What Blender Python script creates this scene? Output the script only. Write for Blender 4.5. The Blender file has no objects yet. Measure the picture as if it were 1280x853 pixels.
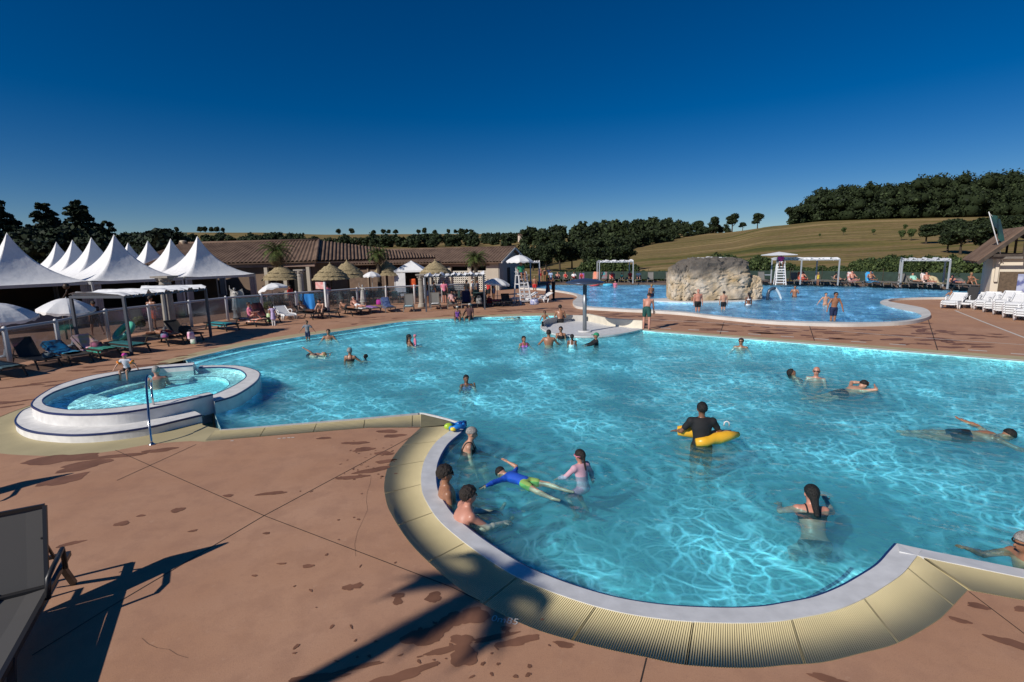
import bpy, bmesh, math, random
import numpy as np
from mathutils import Vector, Matrix
R = math.radians
PI = math.pi
scene = bpy.context.scene
C = scene.collection
random.seed(7)
rng = np.random.default_rng(7)

# ------------------------------------------------------------ camera, sky, sun, exposure
CAM_H = 3.5
PITCH, ROLL, FPX = R(9.6), R(1.1), 640.0
cam = bpy.data.cameras.new('camera')
camo = bpy.data.objects.new('camera', cam)
C.objects.link(camo)
scene.camera = camo
cam.sensor_width = 36
cam.lens = 18
cam.clip_start = .05
cam.clip_end = 6000
fwd = Vector((0, math.cos(PITCH), -math.sin(PITCH)))
up0 = Vector((0, math.sin(PITCH), math.cos(PITCH)))
rt0 = Vector((1, 0, 0))
rgt = rt0*math.cos(ROLL)-up0*math.sin(ROLL)
upv = rt0*math.sin(ROLL)+up0*math.cos(ROLL)
camo.matrix_world = Matrix(((rgt.x, upv.x, -fwd.x, 0), (rgt.y, upv.y, -fwd.y, 0), (rgt.z, upv.z, -fwd.z, CAM_H), (0, 0, 0, 1)))

SUN_AZ, SUN_EL = R(40), R(34)           # azimuth the shadows point to, from +x towards +y
world = bpy.data.worlds.new('World')
scene.world = world
world.use_nodes = True
nt = world.node_tree
sky = nt.nodes.new('ShaderNodeTexSky')
sky.sky_type = 'NISHITA'
sky.sun_disc = False
sky.sun_elevation = SUN_EL
sdir = Vector((-math.cos(SUN_AZ)*math.cos(SUN_EL), -math.sin(SUN_AZ)*math.cos(SUN_EL), math.sin(SUN_EL)))   # towards the sun
sky.sun_rotation = math.atan2(sdir.x, sdir.y)
sky.altitude = 900
sky.air_density = .85
sky.dust_density = .18
sky.ozone_density = 3.5
hs = nt.nodes.new('ShaderNodeHueSaturation')
hs.inputs['Saturation'].default_value = 1.44
hs.inputs['Value'].default_value = 1.25
hs.inputs['Hue'].default_value = .508
nt.links.new(sky.outputs[0], hs.inputs['Color'])
nt.links.new(hs.outputs[0], nt.nodes['Background'].inputs[0])
nt.nodes['Background'].inputs[1].default_value = .042
sun = bpy.data.lights.new('sun', 'SUN')
sun.energy = 3.75
sun.angle = R(.55)
sun.color = (1, .94, .86)
suno = bpy.data.objects.new('sun', sun)
C.objects.link(suno)
suno.rotation_euler = (-sdir).to_track_quat('-Z', 'Y').to_euler()
vs = scene.view_settings
vs.view_transform = 'Standard'
vs.look = 'None'
vs.exposure = .17
vs.gamma = 1
scene.cycles.transparent_max_bounces = 24
scene.cycles.max_bounces = 6
scene.cycles.diffuse_bounces = 2
scene.cycles.glossy_bounces = 2

# ------------------------------------------------------------ measuring helpers (survey of the place)
def ray(px, py):
    return fwd+rgt*((px-640)/FPX)-upv*((py-426.5)/FPX)
def at(px, py, z=0.0):
    d = ray(px, py)
    t = (z-CAM_H)/d.z
    return Vector((d.x*t, d.y*t, z))
def aty(px, py, y):
    d = ray(px, py)
    t = y/d.y
    return Vector((d.x*t, y, CAM_H+d.z*t))

# ------------------------------------------------------------ materials
MATS = {}
def mat(name, col, rough=.6, metal=0., var=0., scale=4., bump=0., bscale=None, spec=.5, sheen=0, coat=0, two=None, detail=4, trans=0, bdist=.02):
    if name in MATS:
        return MATS[name]
    m = bpy.data.materials.new(name)
    m.use_nodes = True
    t = m.node_tree
    b = t.nodes['Principled BSDF']
    b.inputs['Base Color'].default_value = (*col, 1)
    b.inputs['Roughness'].default_value = rough
    b.inputs['Metallic'].default_value = metal
    b.inputs['Specular IOR Level'].default_value = spec
    if coat:
        b.inputs['Coat Weight'].default_value = coat
    if var or bump or two:
        tc = t.nodes.new('ShaderNodeTexCoord')
        n = t.nodes.new('ShaderNodeTexNoise')
        n.inputs['Scale'].default_value = scale
        n.inputs['Detail'].default_value = detail
        t.links.new(tc.outputs['Object'], n.inputs['Vector'])
        if var or two:
            r = t.nodes.new('ShaderNodeValToRGB')
            c2 = two if two else tuple(min(1, c*(1+var)) for c in col)
            c1 = col if two else tuple(c*(1-var) for c in col)
            r.color_ramp.elements[0].position = .32
            r.color_ramp.elements[1].position = .68
            r.color_ramp.elements[0].color = (*c1, 1)
            r.color_ramp.elements[1].color = (*c2, 1)
            t.links.new(n.outputs[0], r.inputs[0])
            t.links.new(r.outputs[0], b.inputs['Base Color'])
        if bump:
            bn = t.nodes.new('ShaderNodeBump')
            bn.inputs['Strength'].default_value = bump
            bn.inputs['Distance'].default_value = bdist
            n2 = t.nodes.new('ShaderNodeTexNoise')
            n2.inputs['Scale'].default_value = bscale or scale*6
            n2.inputs['Detail'].default_value = 5
            t.links.new(tc.outputs['Object'], n2.inputs['Vector'])
            t.links.new(n2.outputs[0], bn.inputs['Height'])
            t.links.new(bn.outputs[0], b.inputs['Normal'])
    MATS[name] = m
    return m

# ------------------------------------------------------------ object helpers
def tag(o, label=None, cat=None, group=None, kind=None):
    if label:
        o['label'] = label
    if cat:
        o['category'] = cat
    if group:
        o['group'] = group
    if kind:
        o['kind'] = kind
    return o
def empty(name, loc=(0, 0, 0), rz=0., label=None, cat=None, group=None, s=1.):
    o = bpy.data.objects.new(name, None)
    C.objects.link(o)
    o.empty_display_size = .2
    o.location = loc
    o.rotation_euler = (0, 0, rz)
    o.scale = (s, s, s)
    return tag(o, label, cat, group)
def raw_mesh(name, v, f, smooth=False):
    """v (n,3) array, f (m,k) int array or list of lists"""
    me = bpy.data.meshes.new(name)
    if isinstance(f, np.ndarray):
        v = np.asarray(v, dtype=np.float32)
        k = f.shape[1]
        me.vertices.add(len(v))
        me.vertices.foreach_set('co', v.ravel())
        me.loops.add(f.size)
        me.loops.foreach_set('vertex_index', f.ravel().astype(np.int32))
        me.polygons.add(len(f))
        me.polygons.foreach_set('loop_start', np.arange(len(f), dtype=np.int32)*k)
        if smooth:
            me.polygons.foreach_set('use_smooth', np.ones(len(f), bool))
        me.update(calc_edges=True)
        me.validate()
    else:
        me.from_pydata([tuple(p) for p in v], [], f)
        if smooth:
            for p in me.polygons:
                p.use_smooth = True
        me.update()
    return me
def link(name, me, m, parent=None, loc=None, kind=None):
    o = bpy.data.objects.new(name, me)
    C.objects.link(o)
    if m is not None and not me.materials:
        for mm in (m if isinstance(m, (list, tuple)) else [m]):
            me.materials.append(mm)
    if parent:
        o.parent = parent
    if loc is not None:
        o.location = loc
    if kind:
        o['kind'] = kind
    return o
def copy_tree(o, parent=None):
    c = o.copy()
    C.objects.link(c)
    c.parent = parent
    for ch in list(o.children):
        copy_tree(ch, c)
    return c

class MB:
    def __init__(s):
        s.v = []
        s.f = []
        s.sm = []
    def add(s, vs, fs, smooth=False):
        n = len(s.v)
        s.v += [tuple(p) for p in vs]
        s.f += [[i+n for i in f] for f in fs]
        s.sm += [smooth]*len(fs)
        return s
    def box(s, c, d, rz=0., M=None, bev=0.):
        hx, hy, hz = d[0]/2, d[1]/2, d[2]/2
        if bev:
            b = min(bev, hx*.9, hy*.9, hz*.9)
            bm = bmesh.new()
            bmesh.ops.create_cube(bm, size=1)
            bmesh.ops.scale(bm, vec=d, verts=bm.verts)
            bmesh.ops.bevel(bm, geom=list(bm.edges), offset=b, segments=2, affect='EDGES', profile=.6)
            vs = [v.co.copy() for v in bm.verts]
            bm.verts.index_update()
            fs = [[v.index for v in f.verts] for f in bm.faces]
            bm.free()
        else:
            vs = [Vector((x*hx, y*hy, z*hz)) for z in (-1, 1) for y in (-1, 1) for x in (-1, 1)]
            fs = [[0, 2, 3, 1], [4, 5, 7, 6], [0, 1, 5, 4], [2, 6, 7, 3], [0, 4, 6, 2], [1, 3, 7, 5]]
        T = Matrix.Translation(c) @ (M.to_4x4() if M is not None else Matrix.Rotation(rz, 4, 'Z'))
        return s.add([T @ v for v in vs], fs)
    def bar(s, a, b, w, h=None, up=(0, 0, 1)):
        """rectangular bar from a to b"""
        a, b = Vector(a), Vector(b)
        h = h or w
        d = (b-a)
        L = d.length
        if L < 1e-6:
            return s
        d.normalize()
        u = Vector(up)
        if abs(d.dot(u)) > .98:
            u = Vector((0, 1, 0))
        x = d.cross(u).normalized()
        z = x.cross(d).normalized()
        vs = [p+x*(i*w/2)+z*(j*h/2) for p in (a, b) for j in (-1, 1) for i in (-1, 1)]
        return s.add(vs, [[0, 2, 3, 1], [4, 5, 7, 6], [0, 1, 5, 4], [2, 6, 7, 3], [0, 4, 6, 2], [1, 3, 7, 5]])
    def tube(s, pts, r, n=8, caps=True):
        pts = [Vector(p) for p in pts]
        rs = r if isinstance(r, (list, tuple)) else [r]*len(pts)
        rings = []
        prev = None
        for i, p in enumerate(pts):
            d = (pts[min(i+1, len(pts)-1)]-pts[max(i-1, 0)]).normalized()
            if prev is None:
                u = Vector((0, 0, 1)) if abs(d.z) < .9 else Vector((1, 0, 0))
                x = d.cross(u).normalized()
            else:
                x = (prev-d*prev.dot(d)).normalized()
            prev = x
            y = d.cross(x)
            rings.append([p+(x*math.cos(2*PI*k/n)+y*math.sin(2*PI*k/n))*rs[i] for k in range(n)])
        vs = [q for rr in rings for q in rr]
        fs = [[i*n+k, i*n+(k+1) % n, (i+1)*n+(k+1) % n, (i+1)*n+k] for i in range(len(pts)-1) for k in range(n)]
        if caps:
            fs += [list(range(n))[::-1], [(len(pts)-1)*n+k for k in range(n)]]
        return s.add(vs, fs, True)
    def lathe(s, prof, c=(0, 0, 0), n=16, sx=1, sy=1):
        c = Vector(c)
        vs = [c+Vector((r*math.cos(2*PI*k/n)*sx, r*math.sin(2*PI*k/n)*sy, z)) for r, z in prof for k in range(n)]
        fs = [[i*n+k, i*n+(k+1) % n, (i+1)*n+(k+1) % n, (i+1)*n+k] for i in range(len(prof)-1) for k in range(n)]
        if prof[0][0] > 1e-4:
            fs.append(list(range(n))[::-1])
        if prof[-1][0] > 1e-4:
            fs.append([(len(prof)-1)*n+k for k in range(n)])
        return s.add(vs, fs, True)
    def ball(s, c, r, n=12):
        r = r if isinstance(r, (tuple, list)) else (r, r, r)
        c = Vector(c)
        m = n//2
        vs = [c+Vector((r[0]*math.sin(PI*i/m)*math.cos(2*PI*k/n), r[1]*math.sin(PI*i/m)*math.sin(2*PI*k/n), r[2]*math.cos(PI*i/m))) for i in range(m+1) for k in range(n)]
        fs = [[i*n+k, (i+1)*n+k, (i+1)*n+(k+1) % n, i*n+(k+1) % n] for i in range(m) for k in range(n)]
        return s.add(vs, fs, True)
    def build(s, name, m, parent=None, loc=None, kind=None, weld=False):
        me = bpy.data.meshes.new(name)
        me.from_pydata(s.v, [], s.f)
        for p, q in zip(me.polygons, s.sm):
            p.use_smooth = q
        if True:
            bm = bmesh.new()
            bm.from_mesh(me)
            bmesh.ops.remove_doubles(bm, verts=bm.verts, dist=1e-5)
            bmesh.ops.recalc_face_normals(bm, faces=bm.faces)
            bm.to_mesh(me)
            bm.free()
        return link(name, me, m, parent, loc, kind)

def smooth_line(pts, step=.12, closed=False):
    """Catmull-Rom through 2-D points, resampled"""
    P = [np.array(p[:2], float) for p in pts]
    n = len(P)
    out = []
    rngi = range(n if closed else n-1)
    for i in rngi:
        p0 = P[(i-1) % n] if (closed or i > 0) else 2*P[0]-P[1]
        p1 = P[i]
        p2 = P[(i+1) % n]
        p3 = P[(i+2) % n] if (closed or i+2 < n) else 2*P[-1]-P[-2]
        L = np.linalg.norm(p2-p1)
        k = max(1, int(L/step))
        for j in range(k):
            t = j/k
            out.append(.5*((2*p1)+(-p0+p2)*t+(2*p0-5*p1+4*p2-p3)*t*t+(-p0+3*p1-3*p2+p3)*t**3))
    if not closed:
        out.append(P[-1])
    return [tuple(o) for o in out]
def offset_line(pts, d, closed=False):
    P = np.array(pts)
    if closed:
        T = np.roll(P, -1, 0)-np.roll(P, 1, 0)
    else:
        T = np.gradient(P, axis=0)
    T /= np.linalg.norm(T, axis=1)[:, None]+1e-9
    N = np.c_[-T[:, 1], T[:, 0]]
    return [tuple(p) for p in P+N*d]
def flat_fill(name, rings, z, m, thick=0., kind='structure', parent=None, world_depth=0.):
    """filled 2-D shape with holes from closed rings, as a mesh"""
    cu = bpy.data.curves.new('fill', 'CURVE')
    cu.dimensions = '2D'
    cu.fill_mode = 'BOTH'
    for rr in rings:
        s = cu.splines.new('POLY')
        s.points.add(len(rr)-1)
        for p, q in zip(s.points, rr):
            p.co = (q[0], q[1], 0, 1)
        s.use_cyclic_u = True
    o = bpy.data.objects.new('fill', cu)
    C.objects.link(o)
    dg = bpy.context.evaluated_depsgraph_get()
    me = bpy.data.meshes.new_from_object(o.evaluated_get(dg))
    bpy.data.objects.remove(o)
    me.name = name
    me.materials.clear()
    o = link(name, me, m, parent, (0, 0, z), kind)
    # all faces up
    bm = bmesh.new()
    bm.from_mesh(me)
    for f in bm.faces:
        f.normal_update()
        if f.normal.z < 0:
            f.normal_flip()
    bm.to_mesh(me)
    bm.free()
    return o
def strip(mb, L1, L2, z1, z2=None):
    """band of quads between two polylines of equal length"""
    z2 = z1 if z2 is None else z2
    n = len(L1)
    vs = [(p[0], p[1], z1) for p in L1]+[(p[0], p[1], z2) for p in L2]
    mb.add(vs, [[i, i+1, n+i+1, n+i] for i in range(n-1)])
def wall_strip(mb, L, z0, z1):
    n = len(L)
    vs = [(p[0], p[1], z0) for p in L]+[(p[0], p[1], z1) for p in L]
    mb.add(vs, [[i, i+1, n+i+1, n+i] for i in range(n-1)])
def arc(c, r, a0, a1, n=60):
    return [(c[0]+r*math.cos(R(a0+(a1-a0)*i/(n-1))), c[1]+r*math.sin(R(a0+(a1-a0)*i/(n-1)))) for i in range(n)]
def resample(L, n):
    P = np.array(L)
    d = np.r_[0, np.cumsum(np.linalg.norm(np.diff(P, axis=0), axis=1))]
    t = np.linspace(0, d[-1], n)
    return [(float(a), float(b)) for a, b in zip(np.interp(t, d, P[:, 0]), np.interp(t, d, P[:, 1]))]
def gpx(pts, z=0.):
    return [tuple(at(x, y, z)[:2]) for x, y in pts]
# ------------------------------------------------------------ terrain
M_FIELD = None
def yh(px):
    return 318.5-.0192*(px-640)
DL = [40, 70, 110, 170, 250, 330, 450, 700, 900, 1400]
# ground heights (m) along sight columns of the valley, by distance
COLS = {
 -400: [0, 0, .5, 1, 3, 6, 10, 25, 34, 34],
 0: [0, 0, .5, 1, 3, 6, 12, 28, 42, 40],
 220: [0, 0, 0, 1, 4, 8, 16, 34, 52, 46],
 330: [0, 0, 0, 1, 4, 8, 14, 32, 49, 44],
 420: [0, 0, 0, 1, 3, 6, 11, 28, 43, 38],
 600: [-.1, -.3, 0, .8, 3, 6, 10.5, 27, 40, 36],
 700: [-.1, -.4, 0, 1.2, 3.6, 8, 19, 16, 20, 20],
 760: [-.1, -.4, 0, 2.2, 5.5, 12, 22, 17, 20, 20],
 830: [-.1, -.3, 1.0, 3.2, 8.1, 14, 22, 17, 18, 18],
 900: [-.1, 0, 1.7, 4.8, 10, 14.6, 13, 14, 16, 16],
 960: [-.1, .3, 2.4, 7.2, 14.6, 17.2, 14, 14, 16, 16],
 1030: [-.1, .8, 2.9, 8.2, 16.6, 20, 18, 15, 16, 16],
 1100: [-.1, 1.0, 3.2, 8.6, 17.0, 22, 21, 15, 16, 16],
 1280: [0, 1.3, 4.6, 10.4, 17.0, 23, 24, 18, 16, 16],
 1500: [0, 1.5, 5, 11, 17, 23, 24, 18, 16, 16],
 2200: [0, .5, 2, 4, 8, 10, 12, 12, 12, 12],
 5000: [0, 0, 0, 0, 0, 0, 0, 0, 0, 0]}
CX = np.array(sorted(COLS))
CZ = np.array([COLS[k] for k in CX], float)
LD = np.log(np.array(DL, float))
CS = (CX-640)/640.
def smst(t):
    return t
def ground_z(x, y):
    x = np.asarray(x, float)
    y = np.asarray(y, float)
    yy = np.maximum(y, 1.)
    s = np.clip(x/yy, CS[0], CS[-1])
    l = np.clip(np.log(np.maximum(yy, 40)), LD[0], LD[-1])
    i = np.clip(np.searchsorted(CS, s)-1, 0, len(CS)-2)
    j = np.clip(np.searchsorted(LD, l)-1, 0, len(LD)-2)
    u = (s-CS[i])/(CS[i+1]-CS[i])
    u = u*u*(3-2*u)*.6+u*.4
    w = (l-LD[j])/(LD[j+1]-LD[j])
    w = w*w*(3-2*w)*.45+w*.55
    z = (CZ[i, j]*(1-u)+CZ[i+1, j]*u)*(1-w)+(CZ[i, j+1]*(1-u)+CZ[i+1, j+1]*u)*w
    fade = np.clip((y-38)/10, 0, 1)
    return z*fade-.12
def gz(x, y):
    return float(ground_z(x, y))
yy = np.concatenate([np.linspace(-60, 36, 8), np.geomspace(40, 1600, 110)])
ss = np.concatenate([[-9, -5, -3, -2.2], np.linspace(-1.7, 1.7, 180), [2.2, 3, 5, 9]])
V = np.array([[s*max(y, 40), y, 0] for y in yy for s in ss])
V[:, 2] = ground_z(V[:, 0], V[:, 1])
DECK = [(-70, -14), (60, -14), (62, 20), (46, 30), (43, 38), (41, 45), (30, 54), (8, 66), (-2, 64), (-20, 60), (-50, 55), (-70, 45)]
def inside(poly, X, Y):
    r = np.zeros(X.shape, bool)
    for i in range(len(poly)):
        (x1, y1), (x2, y2) = poly[i-1], poly[i]
        c = ((y1 > Y) != (y2 > Y)) & (X < (x2-x1)*(Y-y1)/((y2-y1) or 1e-9)+x1)
        r ^= c
    return r
V[inside(DECK, V[:, 0], V[:, 1]), 2] = -1.6      # the ground is dug out below the deck and pools
a, b = len(yy), len(ss)
ix = np.arange(a*b).reshape(a, b)
Q = np.stack([ix[:-1, :-1], ix[:-1, 1:], ix[1:, 1:], ix[1:, :-1]], -1).reshape(-1, 4)
m = mat('dry_grass', (.2, .14, .06), .95, two=(.27, .19, .085), scale=.02, bump=.6, bscale=.6, bdist=.3, spec=.1, detail=8)
# fields: strips of straw, pale and green grass following the slope
t = m.node_tree
b_ = t.nodes['Principled BSDF']
tc = t.nodes.new('ShaderNodeTexCoord')
mp = t.nodes.new('ShaderNodeMapping')
mp.inputs['Scale'].default_value = (.009, .06, .0)
mp.inputs['Rotation'].default_value = (0, 0, R(-8))
n = t.nodes.new('ShaderNodeTexNoise')
n.inputs['Scale'].default_value = 1.
n.inputs['Detail'].default_value = 7
n.inputs['Roughness'].default_value = .62
t.links.new(tc.outputs['Object'], mp.inputs[0])
t.links.new(mp.outputs[0], n.inputs['Vector'])
cr = t.nodes.new('ShaderNodeValToRGB')
e = cr.color_ramp.elements
e[0].position = .33
e[0].color = (.075, .085, .025, 1)
e[1].position = .72
e[1].color = (.36, .25, .13, 1)
for p_, c_ in ((.42, (.17, .14, .045)), (.47, (.24, .165, .08)), (.53, (.16, .13, .045)), (.6, (.3, .215, .1))):
    q = e.new(p_)
    q.color = (*c_, 1)
t.links.new(n.outputs[0], cr.inputs[0])
n3 = t.nodes.new('ShaderNodeTexNoise')
n3.inputs['Scale'].default_value = .9
n3.inputs['Detail'].default_value = 6
t.links.new(tc.outputs['Object'], n3.inputs['Vector'])
mx = t.nodes.new('ShaderNodeMix')
mx.data_type = 'RGBA'
mx.blend_type = 'OVERLAY'
mx.inputs[0].default_value = .55
t.links.new(cr.outputs[0], mx.inputs[6])
t.links.new(n3.outputs[0], mx.inputs[7])
t.links.new(mx.outputs[2], b_.inputs['Base Color'])
link('terrain', raw_mesh('terrain', V, Q, True), m, kind='structure')

# ------------------------------------------------------------ pool outlines
W_left = [tuple(p) for p in resample(gpx([(276, 536.5), (295, 535), (460, 521.5), (522, 516)]), 24)]
W_tip = smooth_line(gpx([(522, 516), (531, 515.8), (562, 523), (583, 530)]), .06)
W_bay = smooth_line(gpx([(583, 530), (577, 539), (560, 554), (548.7, 573), (545, 590), (546, 607), (550.6, 620), (566.6, 643), (591, 664), (624, 687), (657, 706.7), (685, 719), (720, 731.8), (763.8, 744.4), (807.5, 752.5), (851, 757), (906, 759), (950, 757.5), (980, 753), (1017.5, 745.6), (1050, 733), (1073.7, 720), (1097, 705), (1111, 690), (1121.3, 678.6)]), .06)
W_right = gpx([(1121.3, 678.6), (1167.5, 688.7), (1280, 711)])+[(8.2, 3.7), (14, 1.2)]
W_ext = [(21, 3.0), (22, 10)]
W_far = gpx([(1280, 451.7), (1180, 443.5), (1080, 435.4), (921.6, 422.8), (820, 414.8), (803, 412.8)])
W_basin = smooth_line(gpx([(803, 412.8), (786, 417), (762, 420.6), (733.7, 422), (703.7, 420.6), (685, 416), (675.6, 410.3), (679, 405.5), (690, 403), (702, 402.3), (713, 400)]), .15)
W_shore = smooth_line(gpx([(713, 400), (703, 395.8), (685, 394.8), (640, 395.5), (562.6, 398.5), (504, 402.5), (460, 409), (407.5, 416.6), (370, 422), (313.7, 431.6), (257.5, 443.7), (232, 450)]), .2)
SPA_LO_OUT = smooth_line(gpx([(268, 502), (295, 493.7), (317.5, 479.7), (325, 470.3), (322, 463.8), (302.5, 458), (282, 456.6), (250, 457)], .28), .08)
SPA_LO_IN = smooth_line(gpx([(262, 495.2), (276, 489.9), (295, 480.6), (307, 471.5), (304, 464.9), (295, 461), (276, 459), (248, 459.6)], .28), .08)
SPA_UP_OUT = smooth_line(gpx([(243, 453.2), (187.5, 458), (150, 463.8), (112.5, 470), (75, 480.8), (50, 494), (39, 505), (45, 511), (60, 515.8), (93.7, 518), (140, 516.5), (180, 511.3), (220, 503.5), (266, 492.5)], .43), .08)
SPA_UP_IN = smooth_line(gpx([(241, 456.6), (180, 461.5), (150, 467), (112, 475.5), (75, 487), (58, 495.4), (53.4, 501), (58, 507), (75, 511), (93.7, 512.4), (131, 511), (168.7, 507), (220, 498.8), (261, 490.6)], .43), .08)
SPA_UNDER = [tuple(p) for p in offset_line(SPA_LO_OUT, .05)][::-1]
W = W_left[:-1]+W_tip[:-1]+W_bay[:-1]+W_right+W_ext+W_far[:-1]+W_basin[:-1]+W_shore+[SPA_UNDER[0]]+SPA_UNDER[1:]
# surround outer edge (deck side)
C_bay = smooth_line(gpx([(526, 534.7), (511, 548.7), (496, 565.6), (485, 584), (480.3, 605), (482, 623.7), (488.7, 642.5), (514, 681), (558.4, 723), (600.6, 753.6), (661.5, 784), (717.8, 801.6), (763.7, 813), (807.5, 822), (851, 831), (906, 835), (950, 835), (980, 832), (1027, 828.6), (1073.7, 817.6), (1120.6, 804.7), (1167.5, 779), (1184, 765), (1209.7, 738)]), .08)
D_left = gpx([(253.7, 552), (313.7, 547), (460, 535), (526, 534.7)])
D_spa = smooth_line(gpx([(37, 507), (10, 517), (-22, 532), (-36, 546), (-20, 561), (0, 567), (37.5, 569.5), (75, 570), (112, 568), (144, 563.5), (187.5, 555.5), (240, 551.5), (253.7, 552)]), .2)
D_right = gpx([(1209.7, 738), (1280, 750.8)])+[(7.9, 3.05), (14, .45)]
D_ext = [(21.8, 2.4), (22.8, 10.6)]
D_far = gpx([(1280, 446), (1180, 438.8), (1080, 431.3), (921.6, 419.7), (820, 412.4), (804, 410.6)])
D_bas = gpx([(760, 407.3), (733.7, 400.8)])
D_shore = smooth_line(gpx([(731, 399.4), (706, 392.4), (690, 391.6), (640, 392.8), (562.6, 396.3), (504, 400), (460, 406), (407.5, 413), (370, 418), (313.7, 426.3), (257.5, 438), (232, 444.3), (200, 452.5)]), .3)
D_back = gpx([(187.5, 460), (150, 468), (112.5, 478), (75, 490), (48, 503)])
D = D_spa[:-1]+D_left[:-1]+C_bay[:-1]+D_right+D_ext+D_far+D_bas+D_shore+D_back
# far pool
F_near_in = smooth_line(gpx([(650, 359), (680, 361), (700, 363.5), (720, 367), (731, 371), (733, 374.5), (728, 378), (731, 381.5), (740, 383.5), (777, 385.5), (820, 387.5), (860, 390.5), (901, 395), (960, 400.3), (1035, 402.8), (1080, 403.2), (1120, 402), (1145, 399), (1152, 395.5), (1146, 391.5), (1130, 388), (1112, 384), (1101, 380), (1101, 377), (1108, 374.7), (1122, 373.3), (1177, 372.6), (1240, 373)], .08), .25)
F_near_out = smooth_line(gpx([(650, 361.5), (680, 363.5), (700, 366), (716, 369), (722, 372.5), (720, 376), (716, 379.5), (718, 384), (728, 387), (777, 390), (820, 392), (860, 395), (901, 400), (960, 405.5), (1035, 408.5), (1080, 408.5), (1130, 406.5), (1158, 401), (1163, 395.5), (1156, 389), (1136, 384.5), (1118, 381.3), (1110, 379.4), (1113, 377.5), (1122, 376), (1140, 375), (1177, 374.5), (1240, 375)], .0), .25)
F_far = gpx([(1240, 365), (1180, 361.3), (1060, 357.3), (990, 356), (700, 356), (650, 356.4), (600, 357)], .08)
F_in_end = gpx([(600, 358)], .08)
F = F_near_in+F_far

deckm = mat('terracotta_concrete', (.42, .225, .135), .75, two=(.5, .29, .185), scale=.55, bump=.25, bscale=60, bdist=.004, spec=.3, detail=7)
t = deckm.node_tree
b_ = t.nodes['Principled BSDF']
src = b_.inputs['Base Color'].links[0].from_socket
tc = [q for q in t.nodes if q.type == 'TEX_COORD'][0]
for sc_, lo_, hi_, fac_, c_ in ((2.6, .46, .62, .4, (.32, .175, .115)), (.23, .45, .7, .5, (.48, .25, .13)), (120, .5, .7, .55, (.22, .11, .07)), (9, .6, .75, .4, (.56, .36, .25)), (26, .55, .7, .35, (.3, .165, .11))):
    n_ = t.nodes.new('ShaderNodeTexNoise')
    n_.inputs['Scale'].default_value = sc_
    n_.inputs['Detail'].default_value = 8
    n_.inputs['Roughness'].default_value = .65
    t.links.new(tc.outputs['Object'], n_.inputs['Vector'])
    m_ = t.nodes.new('ShaderNodeMapRange')
    m_.inputs['From Min'].default_value = lo_
    m_.inputs['From Max'].default_value = hi_
    m_.inputs['To Max'].default_value = fac_
    t.links.new(n_.outputs[0], m_.inputs['Value'])
    x_ = t.nodes.new('ShaderNodeMix')
    x_.data_type = 'RGBA'
    t.links.new(m_.outputs[0], x_.inputs[0])
    t.links.new(src, x_.inputs[6])
    x_.inputs[7].default_value = (*c_, 1)
    src = x_.outputs[2]
t.links.new(src, b_.inputs['Base Color'])
Fout_poly = F_near_out+gpx([(1240, 364), (1180, 360.5), (1060, 356.6), (990, 355.2), (700, 355.2), (650, 355.6), (600, 356)], .0)
flat_fill('deck', [DECK, D, Fout_poly], 0, deckm)

# slab joints and painted lines
jm = mat('joint_filler', (.035, .025, .02), .9)
mb = MB()
def line_strip(mb, pts, w, z):
    P = resample(pts, max(2, len(pts)))
    L = offset_line(P, w/2)
    Rr = offset_line(P, -w/2)
    strip(mb, L, Rr, z)
for a_, b__ in [((144, 563), (330, 645)), ((330, 645), (566, 735)), ((526, 540), (330, 645)), ((330, 645), (133, 762)), ((133, 762), (40, 820)), ((245, 556), (146, 601)), ((808, 823), (799, 860)), ((1211, 740), (1290, 800)), ((566, 735), (600, 752))]:
    line_strip(mb, gpx([a_, b__]), .011, .004)
for a_, b__ in [((905, 403), (900, 418)), ((1012, 408), (1018, 426)), ((1160, 399), (1172, 438)), ((735, 391), (742, 402))]:
    line_strip(mb, gpx([a_, b__]), .03, .004)
rc_ = random.Random(4)
for x0, y0, dx_, dy_, n_ in ((466, 598, -3, 12, 9), (175, 800, 12, 5, 6)):
    P_ = []
    for k in range(n_):
        P_.append((x0+dx_*k+rc_.uniform(-4, 4), y0+dy_*k+rc_.uniform(-3, 3)))
    line_strip(mb, gpx(P_), .0022, .0035)
mb.build('deck_joints', jm, kind='structure')
pm = mat('white_line_paint', (.62, .58, .52), .7, var=.12, scale=14)
mb = MB()
line_strip(mb, gpx([(1194, 388.5), (1235, 405), (1290, 426)]), .09, .005)
line_strip(mb, gpx([(778, 398.3), (900, 404), (1000, 411.5)]), .07, .005)
line_strip(mb, gpx([(1040, 413.5), (1180, 425), (1290, 432)]), .06, .005)
for x, y in [(796, 408.6), (832, 410.6), (867, 412.6), (903, 414.6), (943, 418.1), (984, 421), (1027, 424.2), (1073, 427.6), (1122, 431), (1222, 438.5), (1276, 443)]:
    c = at(x, y)
    line_strip(mb, [(c.x-.2, c.y+.13), (c.x+.2, c.y-.13)], .13, .005)
for x, y in [(349, 548.5), (355, 548), (361, 547.6), (366, 547.3), (290, 551.5)]:
    c = at(x, y)
    line_strip(mb, [(c.x-.03, c.y), (c.x+.03, c.y)], .035, .005)
mb.build('painted_lines', pm, kind='structure')
def paint_text(txt, px, py, size, rz):
    fc = bpy.data.curves.new('txt', 'FONT')
    fc.body = txt
    fc.size = size
    o = bpy.data.objects.new('txt', fc)
    C.objects.link(o)
    me = bpy.data.meshes.new_from_object(o.evaluated_get(bpy.context.evaluated_depsgraph_get()))
    bpy.data.objects.remove(o)
    me.materials.clear()
    me.name = 'depth_marking'
    p = at(px, py, .005)
    o = link('depth_marking', me, pm, None, p, 'structure')
    o.rotation_euler = (0, 0, rz)
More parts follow.
